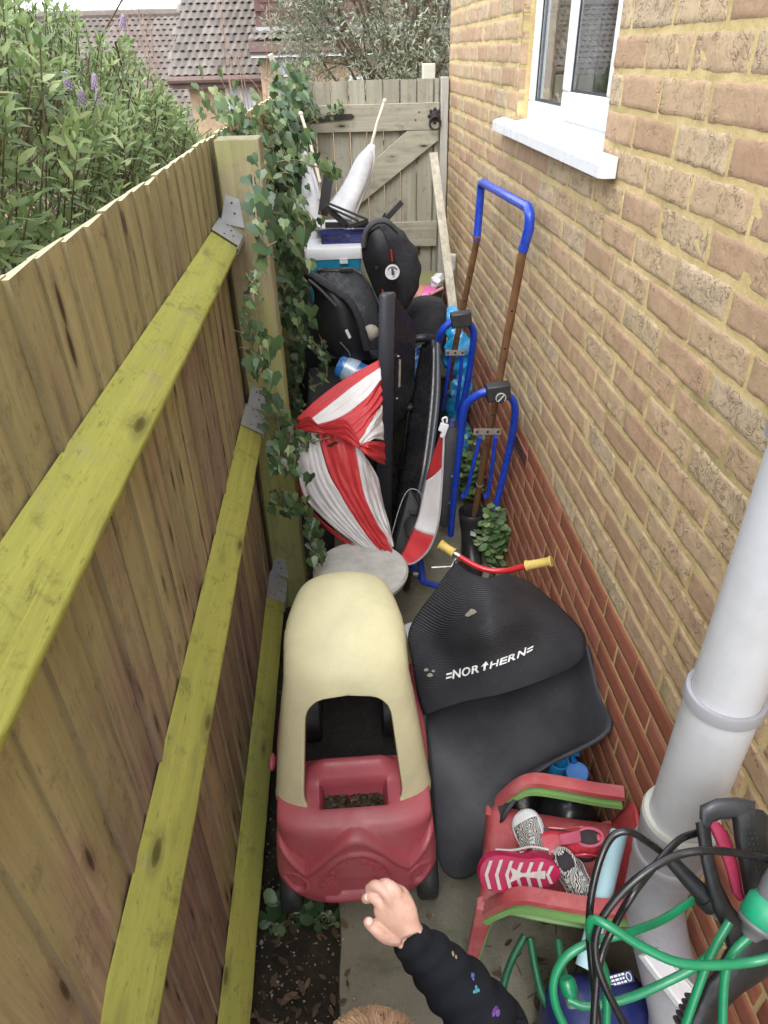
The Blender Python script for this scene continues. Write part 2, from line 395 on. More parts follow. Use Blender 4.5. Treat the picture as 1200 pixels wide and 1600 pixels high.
def bricks():
    y_=MB();r_=MB();rr=random.Random(5)
    def brick(mb,y0,y1,z0,z1,rough):
        nu,nv=(9,5) if (y0<2.2 and rough) else (5,4)
        ny=noise
        js=.0034 if rough else .0008
        G=[]
        ry=rr.uniform(-.0010,.0010);th=rr.uniform(-.0012,.0012)
        us=[0,.02]+[k/nu for k in range(1,nu)]+[.98,1];vv_=[0,.07]+[k/nv for k in range(1,nv)]+[.93,1];nu=len(us)-1;nv=len(vv_)-1
        for i in range(nu+1):
            row=[]
            for j in range(nv+1):
                u=us[i];v=vv_[j]
                yy=y0+(y1-y0)*u;zz=z0+(z1-z0)*v
                e=min(min(u,1-u)*(y1-y0),min(v,1-v)*(z1-z0))
                if rough:
                    dz=(.0022*noise.noise((yy*13,zz*13,y0*50))+.0020*noise.noise((yy*45,zz*45,z0*90)))
                else: dz=.0006*noise.noise((yy*15,zz*15,0))
                edge=(.0034 if rough else .003)*max(0,1-e/.0035)
                if e<1e-6:
                    yy+=js*noise.noise((yy*40,zz*60,1.3)); zz+=js*noise.noise((yy*50,zz*30,7.7))
                row.append((XW+edge+dz+ry+(u-.5)*th+(.002 if rough else .001),yy,zz))
            G.append(row)
        mb.grid(G[::-1] if False else G)
        # sides
        n=nu;front=[p for p in G[0]]
        per=[G[0][j] for j in range(nv+1)]+[G[i][nv] for i in range(1,nu+1)]+[G[nu][j] for j in range(nv-1,-1,-1)]+[G[i][0] for i in range(nu-1,0,-1)]
        k=len(per);vs=per+[(XW+.03,p[1],p[2]) for p in per]
        # share the vertices of the front so a brick stays one island
        o=len(mb.v)-len(G)*len(G[0])
        idx=[o+j for j in range(nv+1)]+[o+i*(nv+1)+nv for i in range(1,nu+1)]+[o+nu*(nv+1)+j for j in range(nv-1,-1,-1)]+[o+i*(nv+1) for i in range(nu-1,0,-1)]
        b0=len(mb.v);mb.v+=[(XW+.03,p[1],p[2]) for p in per]
        for a in range(k):
            b=(a+1)%k;mb.f.append((idx[a],b0+a,b0+b,idx[b]));mb.m.append(0)
    c=0;z=ZB-10*.075
    while z<3.4:
        off=(0 if c%2==0 else .1125)
        y=YC-off if off else YC
        first=off>0
        rough=z>ZB-.01
        if first:
            segs=[(YC-.1025,YC)]
            y=YC-.1125
        else: segs=[];y=YC
        while y>-.9:
            segs.append((y-.215,y)); y-=.225
        for a,b in segs:
            parts_=[(a,b)]
            if z+.065>WZ0+.01 and z<WZ1:
                np_=[]
                for p,q in parts_:
                    if q<=WY0 or p>=WY1: np_.append((p,q))
                    else:
                        if p<WY0-.004:np_.append((p,WY0))
                        if q>WY1+.004:np_.append((WY1,q))
                parts_=np_
            for p,q in parts_:
                brick(y_ if rough else r_,p+rr.uniform(-.0015,.0015),q+rr.uniform(-.0015,.0015),z+rr.uniform(-.001,.001),z+.065+rr.uniform(-.001,.001),rough)
        z+=.075;c+=1
    return y_,r_
yb,rb=bricks()
mb=MB();TH=.30
# mortar body of the wall, cut round the window
mt=XW+.0042
def mort(y0,y1,z0,z1):
    mb.grid([[(mt+.0012*noise.noise((a*31,b*31,0)),a,b) for b in np.linspace(z0,z1,max(2,int((z1-z0)/.03)))] for a in np.linspace(y0,y1,max(2,int((y1-y0)/.03)))])
mort(-.9,WY0,0,3.4);mort(WY1,YC,0,3.4);mort(WY0,WY1,0,WZ0);mort(WY0,WY1,WZ1,3.4)
wallm=obj('wall',mb,M_MORT,house)
mb=MB();mb.bb((XW+.0068,-.9,-.2),(XW+TH,WY0-.001,3.4));mb.bb((XW+.0068,WY1+.001,-.2),(XW+TH,YC-.003,3.4));mb.bb((XW+.012,WY0,-.2),(XW+TH,WY1,WZ0-.002));mb.bb((XW+.012,WY0,WZ1),(XW+TH,WY1,3.4))
mb.bb((XW+TH+.01,YC-.3,-.2),(XW+6,YC-.004,3.4));mb.bb((XW+TH+.01,-.9,3.3),(XW+6,YC-.31,3.4));mb.bb((XW+TH+.01,-.9,-.1),(XW+6,YC-.31,.3));mb.bb((XW+3.2,-.9,.31),(XW+3.3,YC-.31,3.29));mb.bb((XW+TH+.01,-1.0,-.1),(XW+6,-.91,3.4))
obj('wall_core',mb,M_MORT,wallm)
obj('buff_brickwork',yb,M_YB,wallm,ang=60);obj('red_brickwork',rb,M_RB,wallm,ang=60)
# air brick in the red base
mb=MB()
AY=W(815,700,x=XW).y;AZ=W(815,705,x=XW).z
mb.bb((XW-.003,AY-.10,AZ-.03),(XW+.01,AY+.10,AZ+.03));ab=obj('air_brick',mb,P('airbrick_red',(.30,.11,.07),.8),wallm,bevel=.002)
mb=MB()
for i in range(9):
    for j in range(3): mb.bb((XW-.005,AY-.085+i*.02,AZ-.022+j*.016),(XW-.002,AY-.073+i*.02,AZ-.012+j*.016))
obj('vent_hole',mb,P('hole_dark',(.015,.01,.01),.9),ab)
# window
M_UPVC=P('white_upvc',(.80,.81,.84),.25,.02,4,.05,(.6,.58,.5),3,.0,60)
win=thing('window',None,None,(XW,2.4,WZ0));win.parent=house;win.location=(0,.4,WZ0)
XF=XW+.045   # face of the frame
def frame(mb,y0,y1,z0,z1,x0,x1,wd,wb=None):
    wb=wb or wd
    mb.bb((x0,y0,z0),(x1,y1,z0+wb));mb.bb((x0,y0,z1-wd),(x1,y1,z1));mb.bb((x0,y0,z0+wb),(x1,y0+wd,z1-wd));mb.bb((x0,y1-wd,z0+wb),(x1,y1,z1-wd))
YM=2.42
mb=MB();frame(mb,WY0+.002,WY1-.002,WZ0+.03,WZ1,XF,XF+.07,.055,.06)
mb.bb((XF,YM-.03,WZ0+.09),(XF+.07,YM+.03,WZ1-.055));obj('frame',mb,M_UPVC,win,bevel=.004)
mb=MB();frame(mb,WY0+.03,YM+.012,WZ0+.062,WZ1-.03,XF-.018,XF-.001,.07,.075);obj('opening_sash',mb,M_UPVC,win,bevel=.006)
gl,nt,b=newmat('window_glass');b.inputs['Base Color'].default_value=(.9,.95,.95,1);b.inputs['Roughness'].default_value=.01;b.inputs['IOR'].default_value=1.5;b.inputs['Transmission Weight'].default_value=1
b.inputs['Specular IOR Level'].default_value=1.0
mb=MB();mb.bb((XF-.009,WY0+.10,WZ0+.137),(XF-.004,YM-.058,WZ1-.1));obj('pane',mb,gl,win,smooth=False)
mb=MB();mb.bb((XF+.02,YM+.03,WZ0+.09),(XF+.025,WY1-.057,WZ1-.055));obj('pane',mb,gl,win,smooth=False)
mb=MB()
for a,bb_,x_ in((WY0+.10,YM-.058,XF-.011),(YM+.03,WY1-.057,XF+.012)):
    z0=WZ0+(.137 if x_<XF else .09);z1=WZ1-(.1 if x_<XF else .055)
    frame(mb,a,bb_,z0,z1,x_,x_+.004,.007)
obj('gasket',mb,P('gasket_black',(.02,.02,.025),.5),win)
mb=MB();G=[]
for i in range(60):
    y=WY0+.05+i*(WY1-WY0-.1)/59;G.append([(XF+.16+.018*math.sin(i*1.1)+.008*math.sin(i*2.7),y,z) for z in (WZ0+.05,WZ1)])
for s in (0,42): 
    q=MB();q.grid(G[s:s+14]);mb.add(q.v,q.f)
obj('curtain',mb,P('curtain_grey',(.42,.42,.44),.9),win,solid=.003)
# sill
mb=MB();SY0,SY1=1.80,3.10
prof=[(XF+.01,WZ0+.033),(XW-.035,WZ0+.018),(XW-.045,WZ0+.010),(XW-.045,WZ0-.018),(XW-.030,WZ0-.02),(XW-.028,WZ0-.004),(XW-.001,WZ0-.002),(XW-.001,WZ0-.001),(XF+.01,WZ0-.001)]
# horns past the opening stop at the wall face, the middle runs into the reveal
mid=[(x,z) for x,z in prof]
mb.loft([[(x,WY0+.003,z) for x,z in mid],[(x,WY1-.003,z) for x,z in mid]])
horn=[(XW-.0015,WZ0+.026),(XW-.035,WZ0+.018),(XW-.045,WZ0+.010),(XW-.045,WZ0-.018),(XW-.030,WZ0-.02),(XW-.0015,WZ0-.02)]
mb.loft([[(x,WY1-.003,z) for x,z in horn],[(x,SY1,z) for x,z in horn]]);mb.loft([[(x,SY0,z) for x,z in horn],[(x,WY0+.003,z) for x,z in horn]])
obj('window_sill',mb,M_UPVC,win,ang=25)
# ------------------------------------------------------------------ fence
M_BOARD=wood('fence_board_wood',(.23,.15,.115),(.50,.36,.27),(.40,.38,.16),.5,'z',48,azero=(.9,1.8,-.09,.17),island=.24,adens=2.6,cut=True)
M_RAIL=wood('rail_algae_wood',(.22,.21,.11),(.50,.47,.26),(.43,.44,.105),.95,'y',60,island=.1,adens=9,knots=True,stain=(.11,.10,.03))
M_POST=wood('fence_post_wood',(.26,.225,.15),(.38,.34,.24),(.31,.33,.12),.7,'z',60,island=.1,azero=(.3,1.5,.10,-.12),adens=2.5,knots=False)
M_GALV=P('galvanised_steel',(.42,.43,.45),.42,.12,25,.2,(.3,.3,.3),12,.08,90,metal=.35)
M_NAIL=P('nail_dark',(.05,.045,.04),.5)
def fence(y0,y1,x0,x1,label,seed,rails=True):
    t=thing('timber_fence',label,'fence',(x0,(y0+y1)/2,0),'closeboard fence bays')
    r=random.Random(seed);mb=MB();y=y0
    def fx(y):return x0+(x1-x0)*(y-y0)/(y1-y0)
    while y<y1-.02:
        wd=.118;x=fx(y)
        top=1.80+r.uniform(-.004,.004)
        # feather-edged: thick edge towards the camera side laps over the last thin edge
        cu=r.uniform(-.003,.003);tl=r.uniform(-.002,.002);nn=14
        rings=[]
        for k in range(nn):
            z=.02+(top-.02)*k/(nn-1);dx=cu*math.sin(math.pi*k/(nn-1))
            e=.0012*noise.noise((y*7,z*6,seed))
            rings.append([(x+.011+dx+tl,y+e,z),(x+.003+dx,y+wd+e,z),(x-.001+dx,y+wd+e,z),(x-.003+dx+tl,y+e,z)])
        mb.loft(rings);y+=.1
    obj('board_panel',mb,M_BOARD,t,ang=25)
    return t,fx
fA,fxA=fence(-.9,2.30,-.378,-.378,'closeboard timber fence bay nearest the camera with three mossy green rails',1)
def rail(t,fx,ya,yb,zt,zb,xp,bracket=True,sd=0):
    mb=MB();rings=[];n=120
    for k in range(n):
        y=ya+(yb-ya)*k/(n-1);x=fx(y)+.0112;w_=.0022*noise.noise((y*6,sd,0))+.0012*noise.noise((y*31,sd,2))
        w2=.0015*noise.noise((y*9,sd,5))+.0010*noise.noise((y*40,sd,8))
        zw=.003*math.sin(y*2+sd)
        rings.append([(x,y,zt+zw),(x+xp+w_,y,zb+.007+w2+zw),(x+xp+w_-.001,y,zb-.006+w2+zw),(x,y,zb-(zt-zb)*.9+zw)])
    mb.loft(rings);o=obj('arris_rail',mb,M_RAIL,t,ang=60)
    if bracket:
        mb=BR=MB();L_=.17
        y1=yb+.012;x=fx(yb)+.0112;a=Vector((x+.001,0,zt+.004));b_=Vector((x+xp+.003,0,zb+.008));c_=Vector((x+xp+.002,0,zb-.007));d_=Vector((x,0,zb-(zt-zb)*.9-.003))
        for p,q in((a,b_),(b_,c_),(c_,d_)):
            nrm=Vector((0,1,0)).cross(q-p).normalized()
            nrm=nrm if nrm.x>0 else -nrm
            mb.slab([p+Vector((0,y1-L_,0)),p+Vector((0,y1,0)),q+Vector((0,y1,0)),q+Vector((0,y1-L_+.03,0))],nrm*.0022)
        # ear folded on to the post
        mb.slab([Vector((x+.004,y1-.0005,zt-.01)),Vector((x+xp+.012,y1-.0005,zb+.03)),Vector((x+xp+.006,y1-.0005,zt+.055)),Vector((x+.03,y1-.0005,zt+.07))],(0,-.0022,0))
        mb=br_nails=MB()
        for s,tt in((.02,.35),(.05,.55),(.09,.7),(.13,.4)):
            p=a.lerp(b_,tt)+Vector((.0025,y1-s,.0015));mb.lathe([(.0032,0),(.0032,.0012),(.0015,.002)],p,(zt-zb,0,xp),8,mi=1)
        for q in((x+.045,zt+.045),(x+.05,zt+.015)): mb.lathe([(.0035,0),(.0035,.0015),(.001,.003)],(q[0],y1-.0025,q[1]),(0,-1,0),8,mi=1)
        BR.add(mb.v,mb.f,1)
        br=obj('bracket',BR,[M_GALV,M_NAIL],o,smooth=False)
    return o
rail(fA,fxA,-.9,2.288,1.585,1.526,.063,sd=1)
rail(fA,fxA,-.9,2.288,.966,.903,.062,sd=2)
rail(fA,fxA,-.9,2.288,.205,.138,.062,sd=3)
# gravel board at the bottom of the bay
mb=MB();mb.bb((-.372,-.9,-.05),(-.352,2.29,.018))
obj('gravel_board',mb,M_BOARD,fA,bevel=.002)
def post(t,x0,x1,y0,y1,h,nm='post'):
    mb=MB();rings=[]
    for k in range(12):
        z=-.1+(h+.1)*k/11;e=.0015*noise.noise((z*3,x0,y0))
        rings.append([(x0+e,y0,z),(x1+e,y0,z),(x1+e,y1,z),(x0+e,y1,z)])
    mb.loft(rings);return obj(nm,mb,M_POST,t,bevel=.004,ang=30)
post(fA,-.352,-.222,2.302,2.415,1.80)
fB,fxB=fence(2.30,4.66,-.378,-.36,'closeboard timber fence bay behind the ivy, running up to the gate',4)
rail(fB,fxB,2.43,4.5,1.60,1.545,.062,bracket=False,sd=5)
rail(fB,fxB,2.43,4.5,.966,.903,.062,bracket=False,sd=6)
post(fB,-.34,-.23,4.55,4.65,1.78)
post(fB,-.335,-.25,3.30,3.39,1.35)
# ------------------------------------------------------------------ gate
M_GATE=wood('gate_weathered_wood',(.29,.275,.23),(.44,.42,.36),(.31,.31,.21),.3,'z',50,island=.14,rough=.9,adens=2)
M_GATEX=wood('gate_ledge_wood',(.32,.30,.26),(.47,.45,.39),(.33,.33,.2),.3,'x',50,island=.1,rough=.9,adens=2)
GY=4.60
gate=thing('garden_gate','weathered grey timber gate with a diagonal brace closing the passage','gate',(.15,GY+.04,0))
mb=MB();x=-.30;r=random.Random(2)
while x<.618:
    w_=min(.098,.622-x)
    mb.loft([[(x+.0015,GY+.04,z),(x+.006,GY+.032,z),(x+w_-.006,GY+.032,z),(x+w_-.0015,GY+.04,z),(x+w_-.0015,GY+.055,z),(x+.0015,GY+.055,z)] for z in (.06,1.0,1.872+r.uniform(-.003,.003))]);x+=.099
obj('gate_board',mb,M_GATE,gate,ang=20)
def bar(a,b,wd,th,nm,mat,par,bev=.004):
    a=Vector(a);b=Vector(b);d=(b-a).normalized();n=Vector((0,-1,0));s=d.cross(n).normalized()*wd/2
    mb=MB();mb.slab([a-s,b-s,b+s,a+s],n*th);return obj(nm,mb,mat,par,bevel=bev,ang=30)
for z0,z1 in((1.617,1.757),(.962,1.112),(.18,.32)):
    mb=MB();rings=[[(x,GY+.0305,z0+.002*noise.noise((x*4,z0,0))),(x,GY+.002,z0+.002*noise.noise((x*4,z0,0))),(x,GY+.002,z1+.002*noise.noise((x*4,z1,2))),(x,GY+.0305,z1+.002*noise.noise((x*4,z1,2)))] for x in np.linspace(-.295,.618,12)]
    mb.loft(rings);obj('gate_rail',mb,M_GATEX,gate,bevel=.003,ang=30)
# diagonal brace, ends cut level with the rails
p1=W(668,205,y=GY);p2=W(690,207,y=GY);q1=W(540,322,y=GY);q2=W(556,333,y=GY)
mb=MB();mb.slab([(.43,GY+.0305,1.6155),(.612,GY+.0305,1.6155),(.615,GY+.0305,1.56),(-.02,GY+.0305,1.1135),(-.235,GY+.0305,1.1135)],(0,-.027,0))
M_BR=wood('brace_wood',(.32,.30,.26),(.47,.45,.39),(.33,.33,.2),.3,'x',50,island=.1,rough=.9,adens=2)
obj('brace',mb,M_BR,gate,bevel=.003)
M_IRON=P('black_iron',(.03,.028,.027),.55,.2,40,.4,(.10,.05,.03),30,.2,200,metal=.3)
mb=MB();mb.slab([(-.29,GY+.0015,1.705),(.11,GY+.0015,1.712),(.125,GY+.0015,1.698),(.11,GY+.0015,1.684),(-.29,GY+.0015,1.662)],(0,-.005,0));obj('strap_hinge',mb,M_IRON,gate)
mb=MB();LX,LZ=.592,1.69
mb.lathe([(.033,0),(.034,.004),(.02,.008),(.014,.016),(0.002,.018)],(LX,GY+.001,LZ),(0,-1,0),8)
for k in range(8): mb.ell((LX+.033*math.cos(k*.785),GY-.003,LZ+.033*math.sin(k*.785)),(.010,.004,.010),8,6)
o=obj('latch_plate',mb,M_IRON,gate)
mb=MB();mb.tube([(LX+.032*math.sin(a),GY-.020,LZ-.036+.034*math.cos(a)) for a in np.linspace(0,6.2832,25)],.0055,8);obj('ring_handle',mb,M_IRON,o)
for q in((.50,1.71),(.48,1.67)):
    mb=MB();mb.lathe([(.005,0),(.004,.002)],(q[0],GY+.0015,q[1]),(0,-1,0),8);obj('screw_head',mb,M_IRON,gate)
# gate post by the house and the post block behind it
gp=thing('gate_post','pale grey timber post between the gate and the house wall','post',(.645,GY+.03,0))
mb=MB();mb.bb((.626,GY-.01,0),(.668,GY+.07,1.88));obj('upright',mb,P('post_grey',(.40,.39,.35),.85,.2,30,.3,(.2,.22,.12),8,.4,90,stretch=(1,1,.1)),gp,bevel=.003)
mb=MB();mb.bb((.53,GY+.075,1.70),(.60,GY+.15,1.945));o=obj('post_top',mb,P('post_cream',(.55,.54,.46),.8,.12,20,.3),None,bevel=.004,origin=(.565,GY+.11,1.70))
o.name='fence_post';tag(o,'square cream post top showing above the gate beside the house','post')
o2=MB();o2.bb((.53,GY+.075,-.02),(.60,GY+.15,1.698));obj('shaft',o2,M_POST,o)
# ------------------------------------------------------------------ houses beyond the gate
def tiles_mat(name,c1,c2):
    return P(name,c1,.85,.2,3,.5,c2,1.2,.5,30,island=.22,bd=.02)
M_TILE=tiles_mat('concrete_roof_tile',(.165,.142,.125),(.22,.20,.18))
M_TILE2=tiles_mat('brown_roof_tile',(.15,.12,.105),(.2,.19,.17))
M_HUNG=P('hung_tile_brown',(.11,.055,.048),.8,.15,4,.2,(.13,.09,.075),2,.2,30,island=.15)
M_FASC=P('fascia_brown',(.16,.10,.085),.6);M_WHITE=P('white_paint',(.78,.78,.76),.4,.04,5,.15,(.5,.5,.45))
M_FARB=P('far_buff_brick',(.42,.30,.19),.9,.2,14,.3,(.5,.42,.27),20)
def roof_plane(name,x0,x1,y0,z0,y1,z1,nx,ny,mat,par,xa=None):
    """single-lap tiles: each one its own little wavy island, laid in courses; xa = left edge at the top (a raking verge)"""
    mb=MB();xa=x0 if xa is None else xa;rows=ny
    n=Vector((0,-(z1-z0),(y1-y0))).normalized()
    tw=(x1-x0)/nx
    for j in range(rows):
        a=j/rows;b=(j+1.12)/rows
        xl=x0+(xa-x0)*a
        for i in range(nx):
            xx=x0+i*tw+(tw/2 if j%2 else 0)
            if xx<xl-tw*.5 or xx+tw>x1+tw*.6:continue
            G=[]
            for u in (0,.22,.45,.62,.80,1):
                hgt=.016*(math.sin(u*math.pi*2-1.2))
                G.append([Vector((xx+u*tw,y0+(y1-y0)*t,z0+(z1-z0)*t))+n*(hgt+ (.025 if t==a else 0)) for t in (a,b)])
            mb.grid(G)
    under=MB();under.slab([(x0,y0,z0-.08),(x1,y0,z0-.08),(x1,y1,z1-.08),(xa,y1,z1-.08)],(0,0,-.12))
    o=obj(name,mb,mat,par,ang=50);obj('roof_board',under,M_FASC,o);return o
hx=W(600,100,y=15).x
HA=thing('tiled_house','buff brick house beyond the gate with a steep pantile roof and a brown tile-hung dormer','house',(2,16,-2.2),'houses beyond the gate')
xe0=W(262,118,y=15).x;xe1=5.5;ze=W(370,117,y=15).z
mb=MB();mb.bb((xe0+.3,15.25,-2.3),(xe1-.3,22,ze-.2));obj('wall',mb,M_FARB,HA)
roof_plane('roof',xe0,xe1,15,ze,18.6,ze+3.2,62,26,M_TILE,HA,xa=xe0+.55)
mb=MB();mb.bb((xe0,14.97,ze-.2),(xe1,15.02,ze-.03));obj('fascia',mb,M_FASC,HA);mb=MB();mb.tube([(xe0,14.90,ze-.06),(xe1,14.90,ze-.06)],.06,8);obj('gutter',mb,M_FASC,HA)
# projecting bay with lean-to tiles, hung tiles above
xa=W(400,60,y=14).x;xb=W(540,60,y=14).x;zl=W(450,62,y=14).z;zt_=W(450,44,y=14).z
mb=MB();mb.bb((xa,14.35,zt_),(xb+1.5,18,zt_+1.6));obj('dormer_core',mb,M_HUNG,HA)
mb=MB();
for k in range(14):
    z0=zt_+.02+k*.115
    for i in range(16):
        x_=xa+(xb+1.5-xa)*(i+(.5 if k%2 else 0))/16
        mb.slab([(x_,14.33,z0),(min(xb+1.5,x_+(xb+1.5-xa)/16-.008),14.33,z0),(min(xb+1.5,x_+(xb+1.5-xa)/16-.008),14.345,z0+.13),(x_,14.345,z0+.13)],(0,-.02,0))
obj('hung_tiles',mb,M_HUNG,HA)
roof_plane('lean_to_roof',xa-.12,xb+1.5,13.85,zl,14.35,zt_-.0,24,2,M_TILE,HA)
mb=MB();mb.bb((xa,14.24,zt_-.03),(xb+1.5,14.33,zt_+.03));obj('lead_flashing',mb,P('lead_grey',(.35,.35,.36),.5),HA)
mb=MB();mb.bb((xa-.12,13.82,zl-.16),(xb+1.5,13.86,zl-.02));obj('fascia',mb,M_FASC,HA)
mb=MB();mb.bb((xa-.1,13.88,zl-.24),(xb+1.5,15.0,zl-.165));obj('soffit',mb,M_WHITE,HA)
mb=MB();mb.bb((xa,14.2,-2.3),(xb+1.5,15.2,zl-.25));obj('bay_wall',mb,M_FARB,HA)
xd=W(491,20,y=14.2).x
mb=MB();mb.tube([(xd,14.22,zt_+1.6),(xd,14.22,zt_+.05)],.035,8);obj('drainpipe',mb,P('pipe_dark',(.03,.03,.035),.4),HA)
def far_window(par,x0,x1,z0,z1,y):
    mb=MB();m_=.05
    mb.bb((x0,y-.04,z0),(x1,y-.001,z0+m_));mb.bb((x0,y-.04,z1-m_),(x1,y-.001,z1));mb.bb((x0,y-.04,z0+m_),(x0+m_,y-.001,z1-m_));mb.bb((x1-m_,y-.04,z0+m_),(x1,y-.001,z1-m_));xm=(x0+x1)/2;mb.bb((xm-.03,y-.04,z0+m_),(xm+.03,y-.001,z1-m_))
    f=obj('window',mb,M_WHITE,par);mb=MB();mb.bb((x0+m_,y-.02,z0+m_),(x1-m_,y-.002,z1-m_));obj('pane',mb,P('far_pane',(.50,.53,.57),.15,.2,1.5,.0,spec=.8),f)
far_window(HA,W(428,90,y=14.2).x,W(458,90,y=14.2).x,W(440,120,y=14.2).z,W(440,76,y=14.2).z,14.2)
far_window(HA,W(352,140,y=15.25).x,W(398,140,y=15.25).x,W(370,185,y=15.25).z,W(370,127,y=15.25).z,15.25)
far_window(HA,W(545,140,y=14.2).x,W(590,140,y=14.2).x,W(560,170,y=14.2).z,W(560,118,y=14.2).z,14.2)
HB=thing('tiled_house','long low brown tiled roof of the house farthest off, behind the bush','house',(-6,24,-2.2),'houses beyond the gate')
xr0=-14;xr1=W(292,30,y=23).x;zr=W(200,24,y=26).z
roof_plane('roof',xr0,xr1+1.2,22,zr-2.7,26,zr,60,20,M_TILE2,HB)
mb=MB();mb.tube([(xr0,26,zr+.02),(xr1+1.2,26,zr+.02)],.13,8);obj('ridge',mb,M_TILE2,HB)
mb=MB();mb.bb((xr0+.3,22.3,-2.3),(xr1+.9,28,zr-2.9));obj('wall',mb,M_FARB,HB)
# ------------------------------------------------------------------ leaves
def leaf_tpl(l,wd,fold=.25,curl=.15):
    # along +y, two strips folded on the midrib
    ys=[0,.3,.65,1];ws=[.12,.9,.8,.0]
    V=[];F=[]
    for y,w_ in zip(ys,ws):
        zc=-curl*l*y*y
        V+=[(-w_*wd/2,y*l,zc+fold*wd*w_*.5),(0,y*l,zc),(w_*wd/2,y*l,zc+fold*wd*w_*.5)]
    for i in range(3):
        a=i*3;F+=[(a,a+1,a+4,a+3),(a+1,a+2,a+5,a+4)]
    return np.array(V),F
def ivy_tpl(s):
    out=[(0,0),(.28,-.16),(.50,.10),(.36,.34),(.30,.55),(.12,.60),(0,1.0)]
    pts=[(0,0)]+[(x,y) for x,y in out[1:]]+[(-x,y) for x,y in out[-2:0:-1]]
    V=[(x*s,y*s,-.12*s*abs(x)*2-.08*s*y*y) for x,y in pts];V.append((0,.3*s,.015*s));c=len(V)-1;n=c
    F=[(c,i,(i+1)%n) for i in range(n)]
    # midrib fold handled by the fan centre
    return np.array(V),F
def oval_tpl(l,wd):
    V=[(0,0,0)];n=9
    for i in range(1,n):
        a=i/n*2*math.pi; V.append((math.sin(a)*wd/2*(1-.25*math.cos(a)),l*(.5-.5*math.cos(a)),-.1*l*(1-math.cos(a))/2))
    V.append((0,l*.5,-.06*l-.1*wd));c=len(V)-1
    return np.array(V),[(c,i,(i+1)%(c)) for i in range(c)]
def scatter(mb,tpl,items,mi=0):
    """items: (pos, dir, up, scale)"""
    V,F=tpl;o=len(mb.v);vs=[];fs=[];n=len(V)
    for k,(p,d,u,s) in enumerate(items):
        y=Vector(d).normalized();z=Vector(u);x=y.cross(z)
        if x.length<1e-4:x=y.orthogonal()
        x.normalize();z=x.cross(y)
        M=np.array([x,y,z]);q=(V*s)@M+np.array(p)
        vs.append(q)
        b=o+k*n;fs+=[tuple(i+b for i in f) for f in F]
    if vs:
        vs=np.concatenate(vs).tolist();mb.v+=[tuple(v) for v in vs];mb.f+=fs;mb.m+=[mi]*len(fs)
def rv(r,s=1):return Vector((r.gauss(0,s),r.gauss(0,s),r.gauss(0,s)))
M_BARK=P('bark_brown',(.12,.09,.06),.9,.3,30,.3,(.2,.2,.1),10,.4,80)
